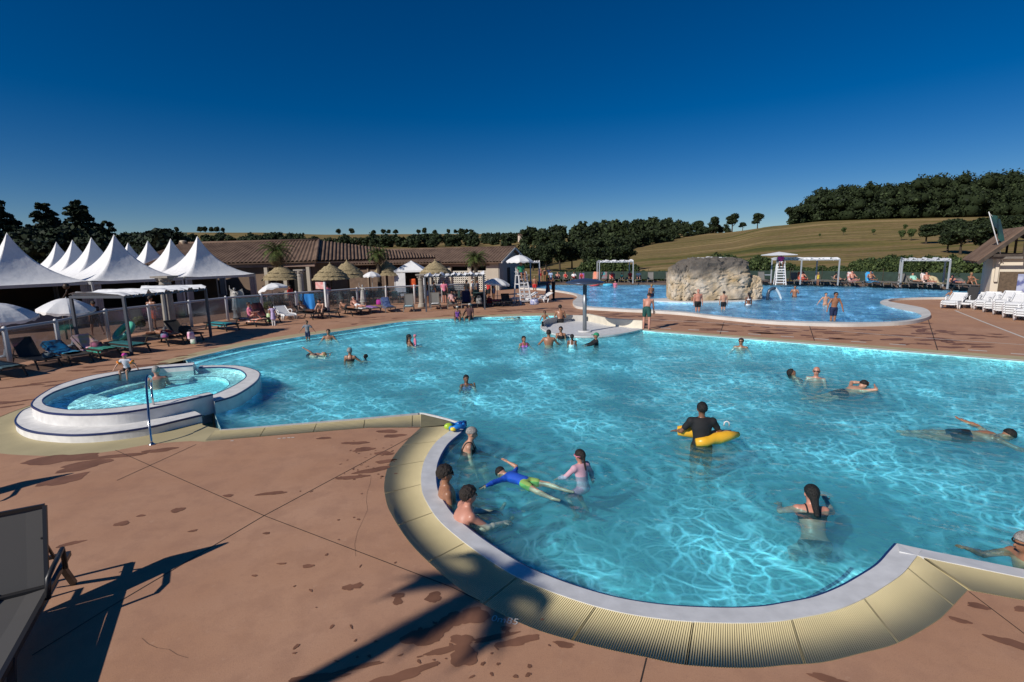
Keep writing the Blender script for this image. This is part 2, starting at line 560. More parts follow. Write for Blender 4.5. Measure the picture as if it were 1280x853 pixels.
paint_text('0m85', 613, 776, .12, R(-14))

# surrounds
beige = mat('beige_pool_tile', (.46, .39, .22), .6, var=.08, scale=2., bump=.3, bscale=160, bdist=.003)
dark = mat('drain_channel', (.06, .05, .03), .9)
gr = mat('beige_grating_plastic', (.66, .55, .3), .5, var=.06, scale=1.5)
flat_fill('beige_surround', [gpx([(236, 551.5), (256, 552.5), (272, 550.5), (278, 549.5), (274, 536.2), (262, 534), (248, 530)])], .002, beige)
near_ring = D_left[:-1]+C_bay[:-1]+D_right+W_right[::-1][:-1]+W_bay[::-1][:-1]+W_tip[::-1][:-1]+W_left[::-1]
flat_fill('drain_channel', [near_ring], -.03, dark)
far_ring = D_ext+D_far+D_bas+D_shore+D_back+D_spa[:-1]+[D_left[0]]+[W_left[0]]+SPA_UNDER[::-1]+W_shore[::-1]+W_basin[::-1][1:]+W_far[::-1][1:]+W_ext[::-1]
# beige surround in two stretches that never cross themselves
spa_c = (-9.0, 12.9)
flat_fill('beige_surround', [D_shore+D_back[:1]+[W_shore[-1]]+W_shore[::-1][1:]+[W_basin[-2]]], .003, beige)
flat_fill('beige_surround', [D_right[-1:]+D_ext+D_far+W_far[::-1]+W_ext[::-1]+W_right[-1:]], .003, beige)
flat_fill('beige_surround', [D_spa+[(-6.95, 11.0), (-7.6, 12.4), (-9.0, 13.2), (-10.4, 13.0)]], -.006, beige)

# real grating bars across the overflow channel, about 22 mm apart
def grate(name, Lo, Li, pitch, m, top=.004, hgt=.022, wid=.74, panel=1.0):
    Lo = np.array(Lo)
    d = np.r_[0, np.cumsum(np.linalg.norm(np.diff(Lo, axis=0), axis=1))]
    n_ = int(d[-1]/pitch)
    t_ = (np.arange(n_)+.5)/n_
    P = np.c_[np.interp(t_*d[-1], d, Lo[:, 0]), np.interp(t_*d[-1], d, Lo[:, 1])]
    Li = np.array(Li)
    d2 = np.r_[0, np.cumsum(np.linalg.norm(np.diff(Li, axis=0), axis=1))]
    Q_ = np.c_[np.interp(t_*d2[-1], d2, Li[:, 0]), np.interp(t_*d2[-1], d2, Li[:, 1])]
    dirv = Q_-P
    L = np.linalg.norm(dirv, axis=1)[:, None]
    u = dirv/L
    nrm = np.c_[-u[:, 1], u[:, 0]]
    keep = np.ones(n_, bool)
    if panel:
        pass
    w = wid*pitch/2*(np.where(((t_*d[-1]) % panel) > pitch*1.01, 1., .4)[:, None] if panel else 1)
    vs = []
    for z in (top-hgt, top):
        for e_, s_ in ((P, 1), (P, -1), (Q_, 1), (Q_, -1)):
            ww = w if e_ is P else w*min(1., d2[-1]/d[-1])
            vs.append(np.c_[e_+nrm*s_*ww, np.full(n_, z)])
    V_ = np.stack(vs, 1)[keep]           # (n,8,3)
    n2 = len(V_)
    fs = np.array([[4, 5, 7, 6], [0, 2, 6, 4], [1, 5, 7, 3], [0, 4, 5, 1], [2, 3, 7, 6]])
    F_ = (np.arange(n2)[:, None, None]*8+fs[None]).reshape(-1, 4)
    return link(name, raw_mesh(name, V_.reshape(-1, 3), F_), m, kind='structure')
Bout_bay = offset_line(W_bay, -.235)
seg0 = [p for p in Bout_bay if p[1] < 10.3]
grate('drain_grating', C_bay, seg0[:-2]+gpx([(1147, 694.5)]), .022, gr)
st_in = offset_line(resample(gpx([(270, 537), (295, 536.2), (460, 523), (526, 517.5)]), 40), -.07)
grate('drain_grating', gpx([(256, 551.5), (313.7, 546.6), (460, 534.8), (526, 534.2)]), st_in, .022, gr)
grate('drain_grating', [gpx([(1212, 738)])[0], gpx([(1280, 750.5)])[0], (7.9, 3.07)], [gpx([(1150, 694.5)])[0], gpx([(1280, 721.5)])[0], (8.05, 3.45)], .022, gr)
# tip triangle between the two gratings
flat_fill('grating_corner', [gpx([(526, 534.2), (560, 531.5), (578, 533), (560, 527), (530, 518.5), (526, 518)])], .003, mat('olive_grating', (.2, .18, .1), .6, var=.1, scale=6))

# coping, walls, blue tile edge
cop = mat('white_pool_coping', (.66, .66, .66), .5, var=.1, scale=5., bump=.35, bscale=45, bdist=.004)
blue = mat('navy_edge_tile', (.012, .03, .13), .3)
wall_m = mat('pool_wall_paint', (.42, .66, .68), .6, var=.05, scale=1.)
def coping(name, L, w, z=.012, lip=True, closed=False, m=cop, base=-.06):
    mb = MB()
    O = offset_line(L, -w, closed)
    strip(mb, O, L, z, z-.02)
    wall_strip(mb, O, base, z)
    mb.build(name, m, kind='structure')
    if lip:
        mb = MB()
        I = offset_line(L, .028, closed)
        strip(mb, L, I, z-.0205, z-.028)
        wall_strip(mb, I, -.16, z-.028)
        mb.build('blue_tile_edge', blue, kind='structure')
coping('pool_coping', W_bay[2:], .235)
coping('pool_coping', resample(W_left, 30)+W_tip[1:], .075, lip=False)
coping('pool_coping', W_right, .23, lip=False)
coping('pool_coping', W_far, .13, lip=False)
coping('pool_coping', W_shore[1:], .1, lip=False)
mb = MB()
wall_strip(mb, W+[W[0]], -1.25, -.008)
mb.build('pool_wall', wall_m, kind='structure')
# floor
fl = mat('pool_floor_paint', (.5, .88, .92), .7, var=.04, scale=.3)
gx, gy = np.meshgrid(np.linspace(-14, 24, 90), np.linspace(1, 31, 70))
gzz = -.80-.25*np.clip((gy-9)/7, 0, 1)
ii = np.arange(gx.size).reshape(gx.shape)
link('pool_floor', raw_mesh('pool_floor', np.stack([gx.ravel(), gy.ravel(), gzz.ravel()], 1), np.stack([ii[:-1, :-1], ii[:-1, 1:], ii[1:, 1:], ii[1:, :-1]], -1).reshape(-1, 4), True), fl, kind='structure')
# bench inside the near bay, steps along the far shore
def shelf(name, L, w0, w1, z, zb, edge=True):
    mb = MB()
    I0 = offset_line(L, w0)
    I1 = offset_line(L, w1)
    strip(mb, I0, I1, z)
    wall_strip(mb, I1, zb, z)
    mb.build(name, mat('pool_step_tile', (.55, .74, .76), .6, var=.05, scale=2), kind='structure')
    if edge:
        mb = MB()
        E0 = offset_line(L, w1-.035)
        E1 = offset_line(L, w1+.006)
        strip(mb, E0, E1, z+.004)
        wall_strip(mb, E1, z-.035, z+.004)
        mb.build('blue_tile_edge', blue, kind='structure')
shelf('pool_bench', W_bay[6:-4], .0, .36, -.38, -.95)
for k in range(4):
    shelf('pool_step', W_shore[8:], .05+.36*k, .05+.36*(k+1)+.001*k, -.14-.17*k, -.14-.17*(k+1)-.1)

# ------------------------------------------------------------ water: clear sheet with a net of light painted into its see-through colour
# where bathers disturb the water: ripple rings spread from these spots
SWIM = [tuple(at(*p, -.035)[:2]) for p in ((878, 558), (1018, 628), (725, 592), (657, 603), (1205, 545), (1050, 492), (1012, 472), (585, 560), (600, 640), (1262, 700))]
def water_mat(name, tint, sc, amp=.0, bstr=.35, swimmers=()):
    m = bpy.data.materials.new(name)
    m.use_nodes = True
    t = m.node_tree
    N = t.nodes.new
    t.nodes.remove(t.nodes['Principled BSDF'])
    out = t.nodes['Material Output']
    tc = N('ShaderNodeTexCoord')
    wob = N('ShaderNodeTexNoise')
    wob.inputs['Scale'].default_value = sc*.62
    wob.inputs['Detail'].default_value = 2.2
    t.links.new(tc.outputs['Object'], wob.inputs['Vector'])
    sub = N('ShaderNodeVectorMath')
    sub.operation = 'SUBTRACT'
    sub.inputs[1].default_value = (.5, .5, .5)
    t.links.new(wob.outputs['Color'], sub.inputs[0])
    scl = N('ShaderNodeVectorMath')
    scl.operation = 'SCALE'
    scl.inputs['Scale'].default_value = 2.0/sc
    t.links.new(sub.outputs[0], scl.inputs[0])
    add = N('ShaderNodeVectorMath')
    t.links.new(tc.outputs['Object'], add.inputs[0])
    t.links.new(scl.outputs[0], add.inputs[1])
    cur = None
    for s_, wid, amt in ((sc, .12, .85), (sc*1.9, .15, .6), (sc*3.7, .2, .3)):  # cell edges become bright strands of the painted light net
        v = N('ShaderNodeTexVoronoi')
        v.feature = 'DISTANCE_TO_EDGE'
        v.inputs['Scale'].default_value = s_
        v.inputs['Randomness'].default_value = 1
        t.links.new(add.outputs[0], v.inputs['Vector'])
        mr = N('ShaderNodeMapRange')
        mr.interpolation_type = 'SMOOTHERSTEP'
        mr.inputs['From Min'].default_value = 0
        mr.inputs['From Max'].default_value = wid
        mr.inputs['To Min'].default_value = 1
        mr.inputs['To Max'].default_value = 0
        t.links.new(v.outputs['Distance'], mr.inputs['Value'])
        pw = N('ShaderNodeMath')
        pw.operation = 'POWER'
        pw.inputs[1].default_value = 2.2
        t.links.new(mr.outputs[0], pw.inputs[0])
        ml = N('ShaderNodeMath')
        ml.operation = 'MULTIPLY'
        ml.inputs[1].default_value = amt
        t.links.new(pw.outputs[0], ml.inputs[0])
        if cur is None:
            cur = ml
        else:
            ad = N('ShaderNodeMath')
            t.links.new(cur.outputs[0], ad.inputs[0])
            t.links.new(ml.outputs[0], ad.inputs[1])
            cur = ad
    # large slow modulation of how strong the painted net of light is
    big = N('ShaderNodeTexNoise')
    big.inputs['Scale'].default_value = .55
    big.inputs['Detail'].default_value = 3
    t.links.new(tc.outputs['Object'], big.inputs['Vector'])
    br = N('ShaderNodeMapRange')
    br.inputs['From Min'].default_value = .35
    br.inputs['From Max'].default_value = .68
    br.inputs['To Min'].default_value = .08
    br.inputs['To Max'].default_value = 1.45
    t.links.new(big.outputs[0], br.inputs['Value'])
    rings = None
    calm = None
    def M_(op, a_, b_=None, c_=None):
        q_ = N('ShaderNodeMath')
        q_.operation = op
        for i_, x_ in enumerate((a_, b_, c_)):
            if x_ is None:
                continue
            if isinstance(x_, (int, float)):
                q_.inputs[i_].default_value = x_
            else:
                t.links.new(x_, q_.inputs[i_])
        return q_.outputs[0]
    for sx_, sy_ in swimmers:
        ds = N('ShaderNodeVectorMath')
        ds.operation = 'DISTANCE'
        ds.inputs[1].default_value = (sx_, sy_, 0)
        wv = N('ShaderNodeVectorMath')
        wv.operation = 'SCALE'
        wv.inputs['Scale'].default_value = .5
        t.links.new(sub.outputs[0], wv.inputs[0])
        w2 = N('ShaderNodeVectorMath')
        t.links.new(tc.outputs['Object'], w2.inputs[0])
        t.links.new(wv.outputs[0], w2.inputs[1])
        t.links.new(w2.outputs[0], ds.inputs[0])
        d_ = ds.outputs['Value']
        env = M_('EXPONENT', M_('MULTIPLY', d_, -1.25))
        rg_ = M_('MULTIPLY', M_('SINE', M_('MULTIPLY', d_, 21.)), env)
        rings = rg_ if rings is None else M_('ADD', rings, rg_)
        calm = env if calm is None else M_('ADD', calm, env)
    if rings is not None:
        # rings are painted bright too, and weaken the painted net of light close by
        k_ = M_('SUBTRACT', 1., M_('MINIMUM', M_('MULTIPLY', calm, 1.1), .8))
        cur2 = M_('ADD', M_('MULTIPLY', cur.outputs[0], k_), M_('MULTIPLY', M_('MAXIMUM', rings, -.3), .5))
        class _O:
            pass
        cur = _O()
        cur.outputs = [cur2]
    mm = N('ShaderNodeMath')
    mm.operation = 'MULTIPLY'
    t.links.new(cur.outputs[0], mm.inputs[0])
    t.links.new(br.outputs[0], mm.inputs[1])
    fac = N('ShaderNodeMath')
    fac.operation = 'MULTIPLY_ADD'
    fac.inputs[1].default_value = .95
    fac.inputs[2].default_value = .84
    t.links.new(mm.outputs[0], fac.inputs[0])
    # tint by slant; it also brightens the green and blue seen through
    lw = N('ShaderNodeLayerWeight')
    lw.inputs['Blend'].default_value = .5
    mixc = N('ShaderNodeMix')
    mixc.data_type = 'RGBA'
    mixc.inputs[6].default_value = (*tint[0], 1)
    mixc.inputs[7].default_value = (*tint[1], 1)
    t.links.new(lw.outputs['Facing'], mixc.inputs[0])
    vm = N('ShaderNodeVectorMath')
    vm.operation = 'SCALE'
    t.links.new(mixc.outputs[2], vm.inputs[0])
    t.links.new(fac.outputs[0], vm.inputs['Scale'])
    tr = N('ShaderNodeBsdfTransparent')
    t.links.new(vm.outputs[0], tr.inputs[0])
    # ripples on the surface
    h = None
    for s_, k_ in ((1.1, 1.), (3.2, .45), (8.5, .16)):
        w_ = N('ShaderNodeTexNoise')
        w_.inputs['Scale'].default_value = s_
        w_.inputs['Detail'].default_value = 2
        w_.inputs['Distortion'].default_value = 1.2
        t.links.new(tc.outputs['Object'], w_.inputs['Vector'])
        q_ = N('ShaderNodeMath')
        q_.operation = 'MULTIPLY_ADD'
        q_.inputs[1].default_value = k_
        t.links.new(w_.outputs[0], q_.inputs[0])
        if h is None:
            q_.inputs[2].default_value = 0
        else:
            t.links.new(h.outputs[0], q_.inputs[2])
        h = q_
    bn = N('ShaderNodeBump')
    bn.inputs['Strength'].default_value = bstr
    bn.inputs['Distance'].default_value = .22
    if rings is not None:
        t.links.new(M_('MULTIPLY_ADD', rings, .22, h.outputs[0]), bn.inputs['Height'])
    else:
        t.links.new(h.outputs[0], bn.inputs['Height'])
    gl = N('ShaderNodeBsdfGlossy')
    gl.inputs['Roughness'].default_value = .04
    gl.inputs['Color'].default_value = (.9, .95, 1, 1)
    t.links.new(bn.outputs[0], gl.inputs['Normal'])
    fr = N('ShaderNodeFresnel')
    fr.inputs['IOR'].default_value = 1.33
    t.links.new(bn.outputs[0], fr.inputs['Normal'])
    cl = N('ShaderNodeMath')
    cl.operation = 'MINIMUM'
    cl.inputs[1].default_value = .22
    t.links.new(fr.outputs[0], cl.inputs[0])
    mix = N('ShaderNodeMixShader')
    t.links.new(cl.outputs[0], mix.inputs[0])
    t.links.new(tr.outputs[0], mix.inputs[1])
    t.links.new(gl.outputs[0], mix.inputs[2])
    t.links.new(mix.outputs[0], out.inputs[0])
    return m
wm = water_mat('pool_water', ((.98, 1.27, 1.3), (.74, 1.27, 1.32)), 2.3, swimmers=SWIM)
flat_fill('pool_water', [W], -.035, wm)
def water_body(name, ring, z0, z1, absc, absd, scc, scd):
    o = flat_fill(name, [ring], 0, None)
    bm = bmesh.new()
    bm.from_mesh(o.data)
    bmesh.ops.remove_doubles(bm, verts=bm.verts, dist=1e-5)
    for v in bm.verts:
        v.co.z = z1
    r = bmesh.ops.extrude_face_region(bm, geom=list(bm.faces))
    for v in r['geom']:
        if isinstance(v, bmesh.types.BMVert):
            v.co.z = z0
    bmesh.ops.recalc_face_normals(bm, faces=bm.faces)
    bm.to_mesh(o.data)
    bm.free()
    m = bpy.data.materials.new(name)
    m.use_nodes = True
    t = m.node_tree
    t.nodes.remove(t.nodes['Principled BSDF'])
    a_ = t.nodes.new('ShaderNodeVolumeAbsorption')
    a_.inputs['Color'].default_value = (*absc, 1)
    a_.inputs['Density'].default_value = absd
    s_ = t.nodes.new('ShaderNodeVolumeScatter')
    s_.inputs['Color'].default_value = (*scc, 1)
    s_.inputs['Density'].default_value = scd
    ad_ = t.nodes.new('ShaderNodeAddShader')
    t.links.new(a_.outputs[0], ad_.inputs[0])
    t.links.new(s_.outputs[0], ad_.inputs[1])
    t.links.new(ad_.outputs[0], t.nodes['Material Output'].inputs['Volume'])
    o.data.materials.append(m)
    return o
water_body('pool_water_body', W, -1.3, -.045, (.0, .85, .97), .55, (.74, .95, 1.), .72)

# ------------------------------------------------------------ spa tub on the left
white = mat('white_tub_plaster', (.72, .71, .69), .6, var=.1, scale=5., bump=.3, bscale=30, bdist=.004)
spa = empty('spa_tub', (0, 0, 0), 0, 'raised round white tub of water with navy rim lines and a wide step', 'spa tub')
def rim(name, out, inn, z, th, parent, zb_out, zb_in, m=white):
    n_ = 160
    O, I = resample(out, n_), resample(inn, n_)
    mb = MB()
    strip(mb, O, I, z)
    wall_strip(mb, O, zb_out, z)
    wall_strip(mb, I, zb_in, z)
    for k in (0, -1):
        a_, b_ = O[k], I[k]
        mb.add([(a_[0], a_[1], zb_out), (b_[0], b_[1], zb_out), (b_[0], b_[1], z), (a_[0], a_[1], z)], [[0, 1, 2, 3]])
    mb.build(name, m, parent)
    mb = MB()
    e1 = offset_line(O, .008)
    e2 = offset_line(O, -.008)
    sgn = 1 if sum((e1[i][0]-spa_c[0])**2+(e1[i][1]-spa_c[1])**2 > (O[i][0]-spa_c[0])**2+(O[i][1]-spa_c[1])**2 for i in range(0, n_, 10)) > 8 else -1
    E = offset_line(O, .008*sgn)
    E2 = offset_line(O, -.022*sgn)
    wall_strip(mb, E, z-.035, z+.004)
    strip(mb, E, E2, z+.004)
    I1, I2 = offset_line(I, -.008*sgn), offset_line(I, .015*sgn)
    strip(mb, I1, I2, z+.004)
    wall_strip(mb, I1, z-.03, z+.004)
    mb.build('navy_rim_line', blue, parent)
rim('upper_rim', SPA_UP_OUT, SPA_UP_IN, .43, .04, spa, -.03, -.3)
rim('lower_rim', SPA_LO_OUT, SPA_LO_IN, .28, .04, spa, -1.0, -.3)
STEP_OUT = smooth_line(gpx([(42, 507.5), (27, 514), (18.7, 525), (22, 532), (35, 538), (56, 541.5), (93.7, 543.5), (140, 540.5), (187.5, 533.5), (220, 526), (252, 518.5)], .17), .1)
mb = MB()
inn_ = gpx([(244, 514.3), (235, 512), (150, 500), (100, 490), (80, 480)], .17)
n_ = len(STEP_OUT)
o_ = flat_fill('step', [STEP_OUT+inn_], .17, white, parent=spa, kind=None)
mb = MB()
wall_strip(mb, STEP_OUT+[gpx([(244, 514.3)], .17)[0]], -.01, .1685)
mb.build('step_riser', white, spa)
mb = MB()
E = offset_line(STEP_OUT, -.008)
wall_strip(mb, E, .135, .1745)
strip(mb, E, offset_line(STEP_OUT, .022), .1745)
mb.build('navy_rim_line', blue, spa)
tub_ring = SPA_UP_IN+SPA_LO_IN
flat_fill('tub_floor', [tub_ring], .004, fl, parent=spa, kind=None)
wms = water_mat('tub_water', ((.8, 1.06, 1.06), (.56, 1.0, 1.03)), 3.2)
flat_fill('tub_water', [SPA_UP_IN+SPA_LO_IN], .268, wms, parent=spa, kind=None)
# bench in the tub
mb = MB()
ring = SPA_UP_IN+SPA_LO_IN
Ib = [(spa_c[0]+(p[0]-spa_c[0])*.78, spa_c[1]+(p[1]-spa_c[1])*.78) for p in ring]
Ic = [(spa_c[0]+(p[0]-spa_c[0])*1.0, spa_c[1]+(p[1]-spa_c[1])*1.0) for p in ring]
strip(mb, Ic+[Ic[0]], Ib+[Ib[0]], .12)
wall_strip(mb, Ib+[Ib[0]], 0, .12)
mb.build('bench', white, spa)
mb = MB()
strip(mb, Ib+[Ib[0]], [(spa_c[0]+(p[0]-spa_c[0])*.77, spa_c[1]+(p[1]-spa_c[1])*.77) for p in ring+[ring[0]]], .123)
mb.build('navy_rim_line', blue, spa)

# ------------------------------------------------------------ far pool
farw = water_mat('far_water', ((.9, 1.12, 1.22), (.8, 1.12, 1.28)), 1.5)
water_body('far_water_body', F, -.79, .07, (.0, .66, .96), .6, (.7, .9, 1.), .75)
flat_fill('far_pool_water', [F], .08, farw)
flat_fill('far_pool_floor', [F_near_out+F_far], -.8, mat('far_floor_paint', (.42, .66, .74), .7, var=.05, scale=.3))
mb = MB()
nn = 220
O, I = resample(F_near_out, nn), resample(F_near_in, nn)
strip(mb, O, I, .15, .1)
wall_strip(mb, O, -.02, .15)
wall_strip(mb, I, -.8, .1)
mb.build('far_pool_coping', mat('far_coping', (.62, .6, .56), .6, var=.1, scale=1.2), kind='structure')
FD = .25
mb = MB()
Fl = F_far[:]
Fb = [(p[0]*1.0+.0, p[1]+4.2) for p in Fl]
Fb[0] = (Fl[0][0]+1.5, Fl[0][1]+4)
strip(mb, Fl, Fb, FD)
wall_strip(mb, Fl, -.8, FD)
mb.build('far_deck', mat('brown_far_deck', (.13, .085, .06), .8, var=.15, scale=1.5), kind='structure')

# ------------------------------------------------------------ splash basin and mushroom shower
bas = empty('splash_basin', (0, 0, 0), 0, 'shallow rounded white basin around the mushroom shower at the pool edge', 'basin')
BW = W_basin
flat_fill('basin_floor', [BW+gpx([(733.7, 401), (760, 407.3), (803, 410.8)])], .0, cop, parent=bas, kind=None)
mb = MB()
O = offset_line(BW, 0.)
I = offset_line(BW, -.28)
strip(mb, O, I, .05, .06)
wall_strip(mb, O, -.3, .05)
wall_strip(mb, I, .0, .06)
mb.build('basin_rim', mat('basin_rim_white', (.62, .62, .6), .5, var=.08, scale=3), bas)
mb = MB()
L_ = gpx([(733.7, 401), (760, 407.3), (803, 410.8)])
L_ = resample(L_, 20)
O2 = offset_line(L_, .12)
O3 = offset_line(L_, -.02)
strip(mb, O3, O2, .36)
wall_strip(mb, O3, 0, .36)
wall_strip(mb, O2, 0, .36)
mb.build('basin_back_wall', mat('cream_basin_wall', (.7, .64, .52), .6, var=.1, scale=2), bas)
mb = MB()
L4 = resample(gpx([(677, 410), (681, 406.5), (692, 404), (712, 401), (733, 401.5)]), 16)
wall_strip(mb, L4, 0, .3)
wall_strip(mb, offset_line(L4, -.1), 0, .3)
strip(mb, L4, offset_line(L4, -.1), .3)
mb.build('basin_side_wall', mat('basin_side', (.5, .48, .44), .6, var=.1, scale=2), bas)
steel = mat('brushed_steel', (.42, .44, .46), .35, metal=.9)
bluegrey = mat('blue_grey_steel', (.10, .13, .2), .3, metal=.6)
base = at(730.8, 415, 0)
sh = empty('mushroom_shower', base, 0, 'tall mushroom water shower with a wide grey blue disc in the round basin', 'water shower')
MB().lathe([(.09, 0), (.09, 2.1)], n=16).build('pole', mat('grey_post', (.25, .27, .29), .35, metal=.5), sh)
MB().lathe([(.02, 2.1), (.35, 2.1), (.75, 2.17), (.86, 2.2), (.86, 2.22), (.7, 2.28), (.35, 2.36), (0.0001, 2.4)], n=40).build('disc', bluegrey, sh)
MB().lathe([(.3, .004), (.3, .05), (.27, .06), (.0001, .06)], n=24).build('base_plate', white, sh)

# ------------------------------------------------------------ rock island in the far pool
rc = at(893, 377, .08)
from mathutils import noise as mnoise
def rock(name, c, rx, ry, h, seed, m, sub=5):
    bm = bmesh.new()
    bmesh.ops.create_icosphere(bm, subdivisions=sub, radius=1)
    for v in bm.verts:
        p = v.co.copy()
        q = Vector((p.x, p.y, p.z))
        # boxy: superellipsoid
        k = (abs(q.x)**5+abs(q.y)**5+abs(q.z)**6)**(1/5.4)
        q = q/k
        n1 = mnoise.fractal(Vector((q.x*1.6+seed, q.y*1.6, q.z*1.1)), 1., 2., 5)
        n2 = mnoise.noise(Vector((q.x*3+seed, q.y*3, q.z*.8)))
        r_ = abs(mnoise.noise(Vector((q.x*3+seed, q.y*3, q.z*3+9))))
        s_ = 1+.08*n1+.09*n2-.2*max(0, .14-r_)*3
        st_ = math.floor((q.z+1)*4+n1)/4
        s_ += .02*(math.sin(st_*17+seed))
        q *= s_
        tp = 1-.1*max(0, q.z)
        v.co = Vector((q.x*rx*tp, q.y*ry*tp, (q.z*.5+.5)*h))
    me = bpy.data.meshes.new(name)
    bm.to_mesh(me)
    bm.free()
    for p in me.polygons:
        p.use_smooth = False
    return link(name, me, m, None, c)
rm = mat('limestone_rock', (.4, .28, .14), .9, two=(.6, .52, .42), scale=1.1, bump=1., bscale=1.8, bdist=.16, detail=9)
t = rm.node_tree
# weathered dark crust on surfaces that face up
geo = t.nodes.new('ShaderNodeNewGeometry')
sep = t.nodes.new('ShaderNodeSeparateXYZ')
t.links.new(geo.outputs['Position'], sep.inputs[0])
nz = t.nodes.new('ShaderNodeTexNoise')
nz.inputs['Scale'].default_value = 1.1
nz.inputs['Detail'].default_value = 8
ad = t.nodes.new('ShaderNodeMath')
ad.operation = 'MULTIPLY_ADD'
ad.inputs[1].default_value = 4.2
t.links.new(nz.outputs[0], ad.inputs[0])
t.links.new(sep.outputs[2], ad.inputs[2])
mr = t.nodes.new('ShaderNodeMapRange')
mr.inputs['From Min'].default_value = 3.7
mr.inputs['From Max'].default_value = 4.5
t.links.new(ad.outputs[0], mr.inputs['Value'])
mx = t.nodes.new('ShaderNodeMix')
mx.data_type = 'RGBA'
b_ = t.nodes['Principled BSDF']
src = b_.inputs['Base Color'].links[0].from_socket
t.links.new(mr.outputs[0], mx.inputs[0])
t.links.new(src, mx.inputs[6])
mx.inputs[7].default_value = (.12, .105, .09, 1)
t.links.new(mx.outputs[2], b_.inputs['Base Color'])
isl = empty('rock_island', (rc.x, rc.y+1.2, .02), 0, 'big pale limestone boulder island with dark crusted top in the far pool', 'rock')
def child_rock(name, off, rx, ry, h, seed):
    o = rock(name, Vector(off), rx, ry, h, seed, rm)
    o.parent = isl
    return o
child_rock('main_boulder', (.2, 0, 0), 2.5, 1.4, 2.95, 3.)
child_rock('side_boulder', (-2.0, -.1, 0), .85, 1.05, 2.5, 11.)
child_rock('low_boulder', (2.7, -.15, 0), .8, .9, 1.7, 23.)
pl = [(math.cos(a_)*(4.0+.5*math.sin(3*a_)), math.sin(a_)*(1.95+.2*math.cos(2*a_))) for a_ in np.linspace(0, 2*PI, 60)[:-1]]
o = flat_fill('shallow_ledge', [[(p[0], p[1]-.2) for p in pl]], .13, mat('ledge_white', (.66, .66, .64), .5, var=.08, scale=2), parent=isl, kind=None)
mb = MB()
wall_strip(mb, [(p[0], p[1]-.2) for p in pl+[pl[0]]], -.7, .13)
mb.build('ledge_side', MATS['ledge_white'], isl)
# curved water spout beside the rock
sp = at(960, 373.5, .15)
spo = empty('swan_neck_spout', sp, 0, 'dark curved water spout pouring a white arc beside the boulder', 'water spout')
arcp = [(0.0, 0, -.1), (-.02, 0, .3), (.05, 0, .55), (.22, 0, .68), (.45, 0, .7)]
MB().tube(arcp, .11, 10).build('pipe', mat('dark_pipe', (.05, .07, .1), .3), spo)
MB().tube([(.45+.5*t_, 0, .68-.25*t_-.55*t_*t_) for t_ in np.linspace(0, 1, 9)], [.1-.03*t_ for t_ in np.linspace(0, 1, 9)], 8).build('water_jet', mat('foamy_water', (.7, .8, .85), .2), spo)
# ------------------------------------------------------------ foliage
def foliage(name, c1, c2, sc=.6):
    if name in MATS:
        return MATS[name]
    m = mat(name, c1, .7, two=c2, scale=sc, detail=3, spec=.2)
    t = m.node_tree
    b_ = t.nodes['Principled BSDF']
    ramp = t.nodes['Color Ramp']
    g_ = t.nodes.new('ShaderNodeNewGeometry')
    a_ = t.nodes.new('ShaderNodeMath')
    a_.operation = 'MULTIPLY_ADD'
    a_.inputs[1].default_value = .62
    nz_ = ramp.inputs[0].links[0].from_socket
    t.links.new(g_.outputs['Random Per Island'], a_.inputs[0])
    k_ = t.nodes.new('ShaderNodeMath')
    k_.operation = 'MULTIPLY'
    k_.inputs[1].default_value = .45
    t.links.new(nz_, k_.inputs[0])
    t.links.new(k_.outputs[0], a_.inputs[2])
    t.links.new(a_.outputs[0], ramp.inputs[0])
    q_ = ramp.color_ramp.elements.new(.93)
    q_.color = (*[min(1, x*1.9) for x in c2], 1)
    return m
F_dark = foliage('dark_leaves', (.012, .02, .009), (.032, .046, .018))
F_mid = foliage('mid_leaves', (.03, .05, .016), (.075, .105, .034))
F_pine = foliage('pine_needles', (.008, .016, .01), (.026, .04, .02))
F_shrub = foliage('shrub_leaves', (.022, .04, .014), (.065, .09, .03), 1.6)
bark = mat('bark', (.06, .045, .03), .95, var=.3, scale=9)
def leaf_quads(P, N, size, r):
    n = len(P)
    a = r.normal(size=(n, 3))
    a -= (a*N).sum(1)[:, None]*N
    a /= np.linalg.norm(a, axis=1)[:, None]+1e-9
    b = np.cross(N, a)
    s = size*r.uniform(.6, 1.3, (n, 1))
    t_ = s*r.uniform(.45, .9, (n, 1))
    V_ = np.stack([P-a*s, P+b*t_, P+a*s, P-b*t_], 1).reshape(-1, 3)
    return V_, np.arange(n*4).reshape(-1, 4)
ICO = None
def ico(sub=1):
    bm = bmesh.new()
    bmesh.ops.create_icosphere(bm, subdivisions=sub, radius=1)
    v = np.array([tuple(x.co) for x in bm.verts])
    f = np.array([[x.index for x in q.verts] for q in bm.faces])
    bm.free()
    return v, f
ICV, ICF = ico(2)
